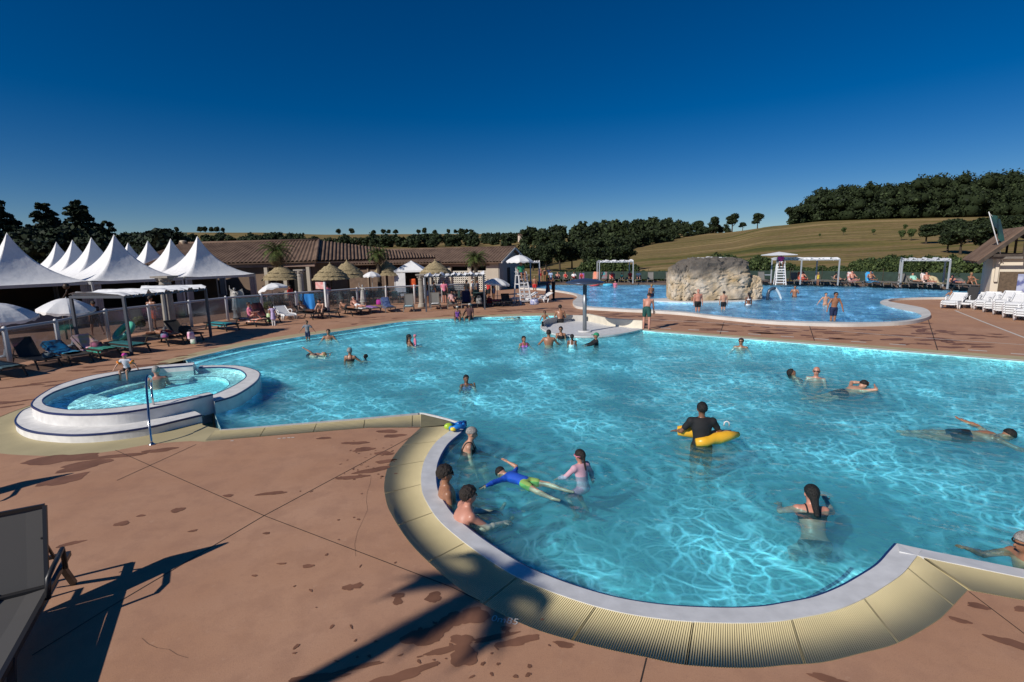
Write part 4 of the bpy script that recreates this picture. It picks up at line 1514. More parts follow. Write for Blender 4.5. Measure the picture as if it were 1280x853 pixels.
# ------------------------------------------------------------ white pagoda tents
canvas = mat('white_canvas', (.8, .8, .8), .55, var=.05, scale=2.5, bump=.5, bscale=2.2, bdist=.06)
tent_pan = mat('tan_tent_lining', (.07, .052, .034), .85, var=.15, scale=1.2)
alu = mat('grey_aluminium', (.38, .39, .41), .5, metal=.3)
def make_tent():
    t_ = empty('pagoda_tent')
    half = 2.42
    nr, nu = 18, 14
    def pt(side, u, v):
        # v 0 at eave, 1 at apex; u -1..1 along side
        rr = half*(1-v)**1.0
        z = 2.5+2.68*(v**1.55*.66+v**5*.34)
        belly = (1-u*u)*(1-v)*v*.9
        rr2 = rr*(1-.09*(1-u*u)*(v*(1-v))*4*.8)
        sag = -.10*(1-u*u)*(1-v)**2
        x, y = u*rr, -rr2
        c, s_ = math.cos(side*PI/2), math.sin(side*PI/2)
        return (x*c-y*s_, x*s_+y*c, z-.0+(.10*(u*u)-.10)*(1-v)**3)
    mb = MB()
    for side in range(4):
        vs = [pt(side, -1+2*i/nu, 1-(1-j/nr)**1.25) for j in range(nr+1) for i in range(nu+1)]
        mb.add(vs, [[j*(nu+1)+i, j*(nu+1)+i+1, (j+1)*(nu+1)+i+1, (j+1)*(nu+1)+i] for j in range(nr) for i in range(nu)], True)
    mb.build('canopy', canvas, t_)
    mb = MB()
    for s_ in range(4):
        a_ = [(-half, -half), (half, -half), (half, half), (-half, half)][s_]
        b_ = [(half, -half), (half, half), (-half, half), (-half, -half)][s_]
        mb.bar((a_[0], a_[1], 2.36), (b_[0], b_[1], 2.36), .07, .16)
    mb.build('eave_frame', alu, t_)
    for sx in (-1, 1):
        for sy in (-1, 1):
            MB().box((sx*(half-.03), sy*(half-.03), 1.15), (.11, .11, 2.3)).build('leg', alu, t_)
    for sx in (-1, 1):
        cb = MB()
        vs = []
        for k in range(13):
            for z in (.05, 2.28):
                vs.append((sx*(half-.08)-sx*.36*k/12, -half+.06+.03*math.sin(k*2.1), z))
        cb.add(vs, [[2*k, 2*k+2, 2*k+3, 2*k+1] for k in range(12)], True)
        cb.build('curtain', mat('grey_curtain', (.3, .3, .31), .8), t_)
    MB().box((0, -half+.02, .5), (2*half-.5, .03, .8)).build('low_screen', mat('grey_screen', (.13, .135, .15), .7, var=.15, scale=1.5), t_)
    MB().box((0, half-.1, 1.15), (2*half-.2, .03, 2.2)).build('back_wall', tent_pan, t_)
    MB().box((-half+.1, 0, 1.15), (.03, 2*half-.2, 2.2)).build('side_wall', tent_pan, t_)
    return t_
# rows run away from the pool at 60 degrees
tp = make_tent()
rowd = Vector((math.cos(R(60)), math.sin(R(60)), 0))
nb = Vector((-math.sin(R(60)), math.cos(R(60)), 0))
T0 = Vector((-21.75, 36.4, 0))
tents = [(0, 0, 'white pagoda tent furthest right in the front row, next to the palm'), (1, 0, 'white pagoda tent in the middle of the front row'), (2, 0, 'largest white pagoda tent at the left end of the front row'),
         (0, 1, 'second row white tent peak right behind the rightmost front tent'), (1, 1, 'second row white tent peak between the middle and left front tents'), (2, 1, 'white tent peak at the far left edge of the picture'),
         (0, 2, 'small white tent peak showing right of the middle front peak'), (1, 2, 'third row white tent peak left of the middle front tent'), (0, 3, 'tiny white tent tip just left of the middle front peak'), (1, 3, 'small white tent peak furthest back, right of the large left tent')]
for i, (a_, b_, lab) in enumerate(tents):
    o = tp if i == 0 else copy_tree(tp)
    p = T0-rowd*5.0*a_+nb*(4.95*b_)+rowd*(.75*b_)
    if (a_, b_) == (2, 0):
        p += Vector((-.25, .4, 0))
    o.location = p
    o.rotation_euler = (0, 0, R(60))
    tag(o, lab, 'tent', 'white pagoda tents')
# ------------------------------------------------------------ glass fence along the terrace
wpost = mat('white_post', (.68, .68, .68), .5, var=.06, scale=6)
rail_m = mat('grey_rail', (.42, .44, .48), .4)
ftops = [(-60, 421), (5, 409.5), (69, 400), (131, 387), (185, 381), (236, 376), (282, 371), (326, 368), (369.5, 364.8), (409, 362.5), (446, 359.8), (482, 358), (517.5, 356.5), (552, 355.3), (585, 354)]
FP = [at(x, y, 1.4) for x, y in ftops]
fo = empty('glass_panel_fence', (FP[4].x, FP[4].y, 0), 0, 'terrace fence of white posts, grey tube rail and smoked glass panels', 'fence')
o0 = Vector((FP[4].x, FP[4].y, 0))
for p in FP:
    MB().lathe([(.075, 0), (.075, 1.36), (.06, 1.42), (.0001, 1.45)], (p.x-o0.x, p.y-o0.y, 0), 12).build('post', wpost, fo)
MB().tube([(p.x-o0.x, p.y-o0.y, 1.33) for p in FP], .055, 8).build('top_rail', rail_m, fo)
gm = bpy.data.materials.new('smoked_glass')
gm.use_nodes = True
gt = gm.node_tree
gt.nodes.remove(gt.nodes['Principled BSDF'])
g1 = gt.nodes.new('ShaderNodeBsdfTransparent')
g1.inputs[0].default_value = (.62, .66, .72, 1)
g2 = gt.nodes.new('ShaderNodeBsdfGlossy')
g2.inputs['Roughness'].default_value = .15
g2.inputs['Color'].default_value = (.7, .78, .9, 1)
g3 = gt.nodes.new('ShaderNodeMixShader')
g3.inputs[0].default_value = .13
gt.links.new(g1.outputs[0], g3.inputs[1])
gt.links.new(g2.outputs[0], g3.inputs[2])
gt.links.new(g3.outputs[0], gt.nodes['Material Output'].inputs[0])
for a_, b_ in zip(FP[:-1], FP[1:]):
    d_ = (b_-a_).normalized()*.09
    q1, q2 = a_-o0+d_, b_-o0-d_
    MB().bar((q1.x, q1.y, .68), (q2.x, q2.y, .68), .012, 1.15).build('glass_panel', gm, fo)

# ------------------------------------------------------------ pergolas with gathered cloth
perg = mat('grey_pergola_steel', (.075, .085, .105), .5)
perg2 = mat('pale_pergola_steel', (.42, .44, .46), .5)
cloth = mat('gathered_cloth', (.72, .73, .75), .8, var=.08, scale=5)
def pergola(cn, label, m=perg, z0=0., h=2.25, seed=1, group='pergolas with gathered white cloth', strips=4):
    """cn: front-left, front-right, back-right, back-left ground points"""
    c = sum((Vector((p[0], p[1], 0)) for p in cn), Vector())/4
    o = empty('shade_pergola', (c.x, c.y, z0), 0, label, 'pergola', group)
    P = [Vector((p[0]-c.x, p[1]-c.y, 0)) for p in cn]
    for p in P:
        MB().bar(p, p+Vector((0, 0, h)), .09, .09, (0, 1, 0)).build('post', m, o)
    mb = MB()
    Z = Vector((0, 0, h-.04))
    for i in range(4):
        mb.bar(P[i]+Z, P[(i+1) % 4]+Z, .07, .1)
    for u in (.25, .5, .75):
        mb.bar(P[0].lerp(P[1], u)+Z, P[3].lerp(P[2], u)+Z, .05, .07)
    mb.build('beam_frame', m, o)
    r = np.random.default_rng(seed)
    mb = MB()
    nx_, ny_ = 72, 10
    ph = r.uniform(0, 6, 4)
    vs = []
    for j in range(ny_+1):
        v = j/ny_
        for i in range(nx_+1):
            u = i/nx_
            q = P[0].lerp(P[1], u*1.02-.01).lerp(P[3].lerp(P[2], u*1.02-.01), v*1.06-.03)
            sag = .12*abs(math.sin(PI*u*4))+.06*math.sin(u*60+ph[0]+2*v)+.035*math.sin(u*131+ph[1]+5*v)
            edge = .1 if j in (0, ny_) else 0
            vs.append(q+Vector((0, 0, h+.13-sag*.9-edge*(.6+.4*math.sin(u*40)))))
    mb.add(vs, [[j*(nx_+1)+i, j*(nx_+1)+i+1, (j+1)*(nx_+1)+i+1, (j+1)*(nx_+1)+i] for j in range(ny_) for i in range(nx_)], True)
    mb.build('gathered_cloth', cloth, o)
    return o
pergola([(-14.5, 19.2), (-13.9, 23.4), (-16.1, 23.8), (-16.8, 19.6)], 'grey pergola with gathered white cloth over the nearest left hand loungers', seed=2)
a_, b_ = at(533, 390), at(606, 387)
pergola([a_, b_, (b_.x-.2, b_.y+2.8), (a_.x-.2, a_.y+2.8)], 'slender grey pergola in front of the pierced block wall', seed=3)
a_, b_ = at(749, 354.6, FD), at(791, 354.6, FD)
pergola([a_, b_, (b_.x+.2, b_.y+2.6), (a_.x+.2, a_.y+2.6)], 'pale pergola left of the rock on the far deck', perg2, FD, 2.3, 4)
a_, b_ = at(866, 355, FD), at(914, 355, FD)
pergola([a_, b_, (b_.x+.3, b_.y+2.6), (a_.x+.3, a_.y+2.6)], 'pale pergola mostly hidden behind the rock island', perg2, FD, 2.45, 5)
a_, b_ = at(1000, 356, FD), at(1047, 357, FD)
pergola([a_, b_, (b_.x-.2, b_.y+3.0), (a_.x-1.2, a_.y+3.0)], 'pale pergola right of the far lifeguard chair', perg2, FD, 2.3, 6)
a_, b_ = at(1125, 358.5, FD), at(1184, 361.5, FD)
pergola([a_, b_, (b_.x+1.8, b_.y+2.6), (a_.x+1.8, a_.y+2.6)], 'pale pergola furthest right on the far deck', perg2, FD, 2.2, 7)
a_ = at(668, 356, .1)
pergola([(a_.x-.4, a_.y), (a_.x+.6, a_.y), (a_.x+.6, a_.y+1.5), (a_.x-.4, a_.y+1.5)], 'narrow pale pergola behind the near lifeguard chair', perg2, .1, 2.5, 8)

# ------------------------------------------------------------ stone columns and statues
stone = mat('weathered_stone', (.4, .36, .31), .85, two=(.28, .25, .21), scale=3, bump=.4, bscale=25)
def column(x, y, h, r, label):
    o = empty('stone_column', (x, y, 0), 0, label, 'column', 'classical stone columns')
    MB().lathe([(r*1.5, 0), (r*1.5, .1), (r*1.25, .16), (r*1.3, .22), (r*1.05, .3)], n=20).build('base', stone, o)
    n_ = 40
    mb = MB()
    vs = []
    for j in range(5):
        z = .3+(h-.75)*j/4
        rr = r*(1-.12*j/4)
        for k in range(n_):
            q = rr*(1-.05*(k % 2))
            vs.append((q*math.cos(2*PI*k/n_), q*math.sin(2*PI*k/n_), z))
    mb.add(vs, [[j*n_+k, j*n_+(k+1) % n_, (j+1)*n_+(k+1) % n_, (j+1)*n_+k] for j in range(4) for k in range(n_)])
    mb.build('shaft', stone, o)
    z = h-.45
    mb = MB()
    mb.lathe([(r*.88, z), (r*1.0, z+.04), (r*.9, z+.08), (r*1.05, z+.22), (r*1.5, z+.34), (r*1.35, z+.37)], n=20)
    for k in range(8):
        a_ = k*PI/4
        mb.ball((math.cos(a_)*r*1.2, math.sin(a_)*r*1.2, z+.22), r*.22, 6)
    mb.box((0, 0, h-.05), (r*3.1, r*3.1, .09))
    mb.build('capital', stone, o)
    return o
p = aty(205, 345, 25.2)
column(p.x, p.y, p.z, .27, 'thick pale stone column standing behind the nearest left pergola')
p = at(379, 389.8)
column(p.x, p.y, 2.8, .2, 'stone column with flared capital beside the blue towel')
p = at(527.5, 384.5)
column(p.x, p.y, 2.3, .19, 'stone column close to the white gazebo')

# ------------------------------------------------------------ thatched parasols
straw = mat('straw_thatch', (.2, .155, .085), .95, two=(.4, .32, .18), scale=9, bump=.6, bscale=40, bdist=.03)
dpole = mat('dark_pole', (.05, .04, .03), .8)
def thatch(px, d, ztop, w_, label):
    x, y = px_xy(px, d)
    o = empty('thatched_parasol', (x, y, 0), 0, label, 'parasol', 'thatched straw parasols')
    mb = MB()
    tiers = [(0.0, .42), (.22, .68), (.46, .88), (.7, 1.0)]
    H_ = ztop-2.0
    r = random.Random(px)
    for i, (t0, r1) in enumerate(tiers):
        z1 = ztop-H_*(t0+.32)
        z0_ = ztop-H_*max(0, t0-.05)
        r0 = [.03, .3, .55, .78][i]
        n_ = 44
        vs = []
        for j in range(4):
            v = j/3
            for k in range(n_):
                jag = (r.uniform(-.03, .04) if j == 3 else 0)
                rr = w_*(r0+(r1-r0)*v)+jag
                vs.append((rr*math.cos(2*PI*k/n_), rr*math.sin(2*PI*k/n_), z0_+(z1-z0_)*v-.04*math.sin(PI*v)+(r.uniform(-.05, .02) if j == 3 else 0)))
        mb.add(vs, [[j*n_+k, j*n_+(k+1) % n_, (j+1)*n_+(k+1) % n_, (j+1)*n_+k] for j in range(3) for k in range(n_)])
    mb.lathe([(.08, ztop-.1), (.05, ztop+.08), (.0001, ztop+.12)], n=8)
    mb.build('thatch', straw, o)
    MB().tube([(0, 0, 0), (0, 0, ztop-.1)], .045, 8).build('pole', dpole, o)
thatch(417, 37.5, 3.1, 1.32, 'thatched straw parasol lowest and left of the pair by the tiled roof corner')
thatch(438, 40.5, 3.25, 1.35, 'thatched straw parasol right of the pair by the tiled roof corner')
thatch(487, 43.5, 3.2, 1.25, 'thatched straw parasol right behind the thin palm')
thatch(547, 40, 3.15, 1.4, 'thatched straw parasol right of the white gazebo')
thatch(356, 38.5, 3.05, 1.4, 'thatched straw parasol half hidden behind the shaggy palm')

# ------------------------------------------------------------ gazebo, white parasols, boards
gz_ = empty('white_gazebo', aty(514, 330, 44)*1, 0, 'white pop up gazebo with one side wall and an orange towel inside', 'gazebo')
gz_.location.z = 0
hw = 1.25
MB().add([(-hw, -hw, 2.35), (hw, -hw, 2.35), (hw, hw, 2.35), (-hw, hw, 2.35), (0, 0, 3.15), (-hw, -hw, 2.2), (hw, -hw, 2.2), (hw, hw, 2.2), (-hw, hw, 2.2)],
         [[0, 1, 4], [1, 2, 4], [2, 3, 4], [3, 0, 4], [0, 5, 6, 1], [1, 6, 7, 2], [2, 7, 8, 3], [3, 8, 5, 0]]).build('canopy', canvas, gz_)
for sx in (-1, 1):
    for sy in (-1, 1):
        MB().box((sx*hw*.97, sy*hw*.97, 1.1), (.06, .06, 2.2)).build('leg', MATS['white_metal'], gz_)
MB().box((-.75, -hw+.05, 1.2), (.85, .03, 1.9)).build('side_wall', canvas, gz_)
MB().box((1.1, -hw+.02, 1.2), (.32, .03, 2.3)).build('door_flap', canvas, gz_)
MB().box((.2, hw-.05, 1.1), (2.2, .03, 2.2)).build('back_wall', inshade, gz_)  # dark colour painted for the shade inside the gazebo
tw = MB().box((.2, -.7, 1.25), (.5, .3, .8), bev=.1).build('orange_beach_bag', mat('orange_cloth', (.75, .12, .03), .8, var=.2, scale=5))
tw.location = gz_.location
tag(tw, 'orange bag hanging inside the white gazebo', 'bag')
def scallop_parasol(name, loc, ztop, rad, h, label, tilt=(0, 0), ribs=8, m=canvas, pole_r=.022, fringe=.1, cat='parasol', group='white beach parasols', polez=0.):
    o = empty(name, loc, 0, label, cat, group)
    T = Matrix.Rotation(tilt[0], 3, 'X') @ Matrix.Rotation(tilt[1], 3, 'Y')
    top = Vector((0, 0, ztop))
    mb = MB()
    n_ = ribs*6
    vs = []
    rows = 7
    for j in range(rows+1):
        v = j/rows
        for k in range(n_):
            a_ = 2*PI*k/n_
            s_ = abs(math.sin(a_*ribs/2))
            rr = rad*v*(1-.07*s_*v)
            z = -h*v**1.75-.03*s_*v*v
            vs.append(top+T @ Vector((rr*math.cos(a_), rr*math.sin(a_), z)))
    for k in range(n_):
        a_ = 2*PI*k/n_
        s_ = abs(math.sin(a_*ribs/2))
        rr = rad*(1-.07*s_)
        vs.append(top+T @ Vector((rr*math.cos(a_), rr*math.sin(a_), -h-.03*s_-fringe*(.8+.4*((k//2) % 2)))))
    mb.add(vs, [[j*n_+k, j*n_+(k+1) % n_, (j+1)*n_+(k+1) % n_, (j+1)*n_+k] for j in range(rows+1) for k in range(n_)], False)
    mb.build('canopy', m, o)
    mb = MB()
    mb.tube([(0, 0, polez), tuple(top+T @ Vector((0, 0, .06)))], pole_r, 8)
    mb.build('pole', mat('parasol_pole', (.45, .45, .45), .4), o)
    mb = MB()
    for k in range(ribs):
        a_ = 2*PI*k/ribs
        mb.tube([top+T @ Vector((0, 0, -.45*h-.1)), top+T @ Vector((rad*.62*math.cos(a_), rad*.62*math.sin(a_), -h*.42))], .008, 4)
    mb.build('ribs', MATS['parasol_pole'], o)
    if polez == 0.:
        MB().lathe([(.24, 0), (.24, .05), (.08, .08), (.03, .3)], n=14).build('foot', MATS['parasol_pole'], o)
    return o
scallop_parasol('beach_parasol', at(8, 446), 2.05, 1.15, .52, 'grey white parasol cut by the left edge of the picture', (R(4), R(5)))
scallop_parasol('beach_parasol', at(92, 432.5), 2.03, .98, .45, 'white parasol with scalloped edge above the cyan towel', (R(3), R(8)))
scallop_parasol('beach_parasol', at(343, 392), 1.95, .95, .42, 'white parasol tilted to the left over the white plastic lounger', (R(-8), R(-14)))
scallop_parasol('beach_parasol', aty(466.5, 372, 40)*1, 2.0, .68, .3, 'small white parasol beside the slim statue', pole_r=.02)
scallop_parasol('beach_parasol', at(622, 380.5), 1.85, .95, .36, 'low white parasol left of the near lifeguard chair', (0, R(6)))
bb = empty('white_board_stand', at(408.5, 390), R(-30), 'white upright board with a pink poster and a short arm, by the fence', 'notice board')
MB().box((0, 0, .98), (.14, .1, 1.96)).build('post', wpost, bb)
MB().box((-.45, 0, 1.72), (.8, .06, .45)).build('board', mat('pink_poster', (.7, .55, .5), .7, two=(.65, .2, .2), scale=4), bb)
# dark potted shrubs and umbrella stand blobs along the terrace
for px, d, h, lab in ((172, 26.5, .75, 'small yellow flowering bush at the foot of the thick stone column'), (602, 36.5, .95, 'bright green potted shrub beside the pergola post'), (335, 35, .8, 'green yellow plant behind the tilted white parasol')):
    x, y = px_xy(px, d)
    t_ = tree('bush%d' % (px % 3), x, y, h, 'garden_shrub', lab, None, foliage('garden_leaves', (.06, .09, .02), (.2, .2, .03), 3), .9)
    t_.location.z = 0
# ------------------------------------------------------------ handrail at the tub steps
hr = empty('handrail', (0, 0, 0), 0, 'bent stainless handrail rising from the deck over the tub steps', 'handrail')
chrome = mat('polished_steel', (.55, .56, .58), .18, metal=1.)
b0 = at(190, 556, 0)
r0 = aty(184, 470.5, 11.75)
d0 = at(192, 506.5, .42)
P = [b0, b0.lerp(r0, .4)+Vector((0, 0, .06)), b0.lerp(r0, .75)+Vector((0, 0, .03)), r0, r0+Vector((.08, .22, .04)), aty(189, 480, 11.9), aty(190, 492, 11.6), d0]
P = [b0, aty(186.5, 530, b0.y+.12), aty(185, 506, b0.y+.45), aty(183.5, 490, b0.y+.75), aty(183, 474, b0.y+1.0), aty(186, 469.5, b0.y+1.2), aty(189, 474, b0.y+1.4), aty(189.3, 486, b0.y+1.35), aty(190.5, 497, b0.y+1.2), d0]
Ps = []
for i in range(len(P)-1):
    for k in range(4):
        u = k/4
        p0, p1, p2, p3 = P[max(0, i-1)], P[i], P[i+1], P[min(len(P)-1, i+2)]
        Ps.append(.5*((2*p1)+(-p0+p2)*u+(2*p0-5*p1+4*p2-p3)*u*u+(-p0+3*p1-3*p2+p3)*u**3))
Ps.append(P[-1])
MB().tube(Ps, .022, 12).build('tube', chrome, hr)
mb = MB()
mb.lathe([(.06, .003), (.06, .012), (.03, .03), (.022, .05)], tuple(b0), 16)
mb.build('flange', chrome, hr)

# ------------------------------------------------------------ wet patches on the concrete
wet = mat('wet_concrete', (.21, .1, .06), .55, var=.2, scale=3, spec=.25)
mb = MB()
def blot(px, py, rx, ry, rot=0., seed=0, jag=.22, z=.0035):
    """ellipse in ground metres, ragged edge"""
    c = at(px, py)
    r = random.Random(seed+int(px*7+py))
    n_ = 30
    ph = [r.uniform(0, 6) for _ in range(5)]
    vs = [(c.x, c.y, z)]
    for k in range(n_):
        a_ = 2*PI*k/n_
        q = 1+jag*(math.sin(2*a_+ph[0])*.5+math.sin(3*a_+ph[1])*.5+math.sin(5*a_+ph[2])*.35+math.sin(9*a_+ph[3])*.2)+r.uniform(-.05, .05)
        x, y = rx*q*math.cos(a_), ry*q*math.sin(a_)
        vs.append((c.x+x*math.cos(rot)-y*math.sin(rot), c.y+x*math.sin(rot)+y*math.cos(rot), z))
    mb.add(vs, [[0, 1+k, 1+(k+1) % n_] for k in range(n_)])
def zz(i):
    return .003+(i % 9)*.0002
sp_list = [(75, 574, .55, .24, .3), (105, 582, .4, .22, .6), (80, 600, .3, .2, .9), (140, 571, .6, .09, .25), (200, 563, .3, .1, .4), (340, 617, .2, .06, .15), (285, 620, .07, .05, 0), (222, 638, .09, .07, 0), (152, 655, .1, .06, .3), (88, 680, .13, .05, .5),
      (484, 539.5, .22, .1, 0), (493, 545, .2, .1, .1), (455, 562, .2, .1, .1), (480, 567, .18, .09, 0), (482, 577, .16, .08, .3), (466, 588, .3, .09, .35), (440, 597, .3, .06, .2), (405, 548, .14, .06, 0), (444, 554, .25, .08, 0), (516, 534, .16, .03, 0),
      (176, 645, .06, .03, 0), (333, 667, .04, .03, 0), (241, 664, .05, .03, .5), (385, 708, .06, .04, 0), (445, 733, .08, .04, 0), (435, 735, .06, .05, 0), (498, 745, .06, .045, 0), (497, 752, .05, .06, 0),
      (542, 747, .09, .08, 0), (545, 790, .14, .1, .5), (565, 775, .13, .09, .9), (527, 797, .16, .12, .2), (593, 770, .13, .13, .3), (577, 800, .1, .07, 0), (580, 820, .13, .12, .3), (560, 812, .2, .04, .3), (618, 797, .2, .035, .25), (640, 804, .14, .05, .2), (655, 800, .16, .045, .2), (705, 806, .1, .035, -.3), (632, 786, .05, .03, 0), (520, 838, .2, .04, .4), (490, 850, .22, .05, .3), (450, 834, .2, .025, .25), (395, 848, .25, .04, .15),
      (1223, 758, .1, .045, -.4), (1200, 776, .09, .035, -.4), (1263, 804, .16, .06, -.5), (1030, 848, .12, .04, -.4), (1040, 851, .1, .03, -.2), (1277, 762, .08, .04, 0), (352, 705, .05, .02, 0), (318, 720, .03, .02, 0)]
for i, (x, y, rx, ry, ro) in enumerate(sp_list):
    blot(x, y, rx, ry, ro, i, z=zz(i))
rr_ = random.Random(3)
for i in range(90):
    x = rr_.uniform(360, 700)
    y = 560+rr_.random()**.7*290 if x < 520 else rr_.uniform(770, 850)
    if i < 40:
        x, y = rr_.uniform(425, 500), rr_.uniform(548, 600)
    blot(x, y, rr_.uniform(.008, .035), rr_.uniform(.006, .02), rr_.uniform(0, 3), i, z=.0052)
# footprints and drips on the walkway between the pools and along the left deck
for i in range(110):
    x = rr_.uniform(620, 1270)
    y = rr_.uniform(0, 1)
    lo = float(np.interp(x, [620, 700, 800, 1000, 1130, 1280], [387, 385, 394, 411, 412, 418]))
    hi = float(np.interp(x, [620, 700, 800, 1000, 1130, 1280], [391, 389, 407, 421, 431, 440]))
    blot(x, lo+(hi-lo)*y, rr_.uniform(.15, .55), rr_.uniform(.08, .22), rr_.uniform(-.6, .2), i, .3, z=zz(i))
for i in range(30):
    x = rr_.uniform(1110, 1190)
    blot(x, 392+(x-1110)*.4+rr_.uniform(-8, 8), rr_.uniform(.15, .5), rr_.uniform(.08, .2), rr_.uniform(-1, 1), i, .3, z=zz(i))
for i in range(70):
    x = rr_.uniform(0, 620)
    lo = float(np.interp(x, [0, 150, 300, 450, 620], [484, 448, 414, 396, 388]))
    blot(x, lo+rr_.uniform(0, 9+max(0, 20-x*.05)), rr_.uniform(.12, .5), rr_.uniform(.05, .14), rr_.uniform(.1, .6), i, .3, z=zz(i))
mb.build('wet_patches', wet, kind='stuff')['label'] = 'dark wet splashes and footprints drying on the terracotta deck'
# ------------------------------------------------------------ people: one continuous skin grown from a distance field
def v3(*a):
    return np.array(a, float)
def nrm(a):
    a = np.array(a, float)
    return a/(np.linalg.norm(a)+1e-9)
def cone_sdf(P, a, b, ra, rb):
    ab = b-a
    L2 = ab @ ab+1e-9
    t_ = np.clip(((P-a) @ ab)/L2, 0, 1)
    return np.linalg.norm(P-a-t_[:, None]*ab, axis=1)-(ra+(rb-ra)*t_)
def ell_sdf(P, c, M_, r):
    """M_ rows = axes, r radii"""
    q = (P-c) @ M_.T
    k0 = np.linalg.norm(q/r, axis=1)
    k1 = np.linalg.norm(q/(r*r), axis=1)
    return k0*(k0-1)/(k1+1e-9)
def smin(a, b, k):
    h = np.clip(.5+.5*(b-a)/k, 0, 1)
    return b*(1-h)+a*h-k*h*(1-h)
def surf(fn, lo, hi, h):
    """naive surface nets"""
    lo = np.array(lo)-2*h
    n = np.ceil((np.array(hi)+2*h-lo)/h).astype(int)+1
    g = [lo[i]+h*np.arange(n[i]) for i in range(3)]
    st = 4
    nc_ = -(-n//st)
    gc = [lo[i]+h*(np.arange(nc_[i])*st+(st-1)/2) for i in range(3)]
    Pc = np.stack(np.meshgrid(*gc, indexing='ij'), -1).reshape(-1, 3)
    Fc = fn(Pc).reshape(nc_)
    Fb = np.repeat(np.repeat(np.repeat(Fc, st, 0), st, 1), st, 2)[:n[0], :n[1], :n[2]]
    near = np.abs(Fb) < h*st*1.35+.012
    F_ = Fb.copy()
    K = np.argwhere(near)
    F_[near] = fn(lo+h*K)
    s = F_ < 0
    c = np.zeros(tuple(n-1), int)
    for i in (0, 1):
        for j in (0, 1):
            for k in (0, 1):
                c += s[i:n[0]-1+i, j:n[1]-1+j, k:n[2]-1+k]
    act = (c > 0) & (c < 8)
    idx = -np.ones(act.shape, int)
    idx[act] = np.arange(act.sum())
    I = np.argwhere(act)
    acc = np.zeros((len(I), 3))
    cnt = np.zeros(len(I))
    cor = [(i, j, k) for i in (0, 1) for j in (0, 1) for k in (0, 1)]
    for a_ in cor:
        for ax in range(3):
            if a_[ax] == 0:
                b_ = list(a_)
                b_[ax] = 1
                fa = F_[I[:, 0]+a_[0], I[:, 1]+a_[1], I[:, 2]+a_[2]]
                fb = F_[I[:, 0]+b_[0], I[:, 1]+b_[1], I[:, 2]+b_[2]]
                m_ = (fa < 0) != (fb < 0)
                t_ = np.where(m_, fa/(fa-fb+1e-12), 0)
                p = np.tile(np.array(a_, float), (len(I), 1))
                p[:, ax] += t_
                acc += p*m_[:, None]
                cnt += m_
    V_ = lo+(I+acc/cnt[:, None])*h
    quads = []
    for ax in range(3):
        u, v = (ax+1) % 3, (ax+2) % 3
        sl0 = [slice(None)]*3
        sl1 = [slice(None)]*3
        sl0[ax] = slice(0, n[ax]-1)
        sl1[ax] = slice(1, n[ax])
        ch = s[tuple(sl0)] != s[tuple(sl1)]
        E_ = np.argwhere(ch)
        ok = (E_[:, u] > 0) & (E_[:, v] > 0) & (E_[:, u] < n[u]-1) & (E_[:, v] < n[v]-1)
        E_ = E_[ok]
        if not len(E_):
            continue
        inside_ = s[E_[:, 0], E_[:, 1], E_[:, 2]]
        def cid(du, dv):
            Q_ = E_.copy()
            Q_[:, u] -= du
            Q_[:, v] -= dv
            return idx[Q_[:, 0], Q_[:, 1], Q_[:, 2]]
        q = np.stack([cid(0, 0), cid(1, 0), cid(1, 1), cid(0, 1)], 1)
        q[~inside_] = q[~inside_][:, ::-1]
        quads.append(q)
    if not quads:
        return np.zeros((0, 3)), np.zeros((0, 4), int)
    return V_, np.concatenate(quads)
SKINS = {'fair': (.50, .27, .18), 'pink': (.52, .24, .17), 'tan': (.32, .15, .085), 'brown': (.2, .09, .05), 'dark': (.085, .04, .025)}
def skin_mat(k):
    return mat('skin_'+k, SKINS[k], .4, var=.1, scale=7, spec=.5, bump=.25, bscale=90, bdist=.004)
HAIRC = {'black': (.008, .007, .006), 'brown': (.03, .017, .01), 'dkbrown': (.016, .01, .007), 'grey': (.3, .28, .26), 'blond': (.3, .2, .09), 'white': (.55, .52, .48)}
def cmat(c):
    if isinstance(c, str):
        c = {'black': (.01, .01, .012), 'navy': (.01, .02, .07), 'white': (.75, .75, .75), 'red': (.55, .03, .03), 'orange': (.8, .12, .02), 'pink': (.7, .2, .3), 'green': (.02, .25, .12), 'blue': (.02, .08, .5), 'teal': (.02, .3, .32), 'purple': (.2, .06, .3), 'lilac': (.5, .4, .65), 'yellow': (.7, .5, .05), 'dkgreen': (.01, .07, .06), 'floral': (.12, .1, .2), 'grey': (.2, .2, .22), 'bw': (.3, .3, .3), 'magenta': (.6, .05, .3)}[c]
    key = 'cloth_%d_%d_%d' % tuple(int(x*255) for x in c)
    return mat(key, c, .8, var=.12, scale=9)
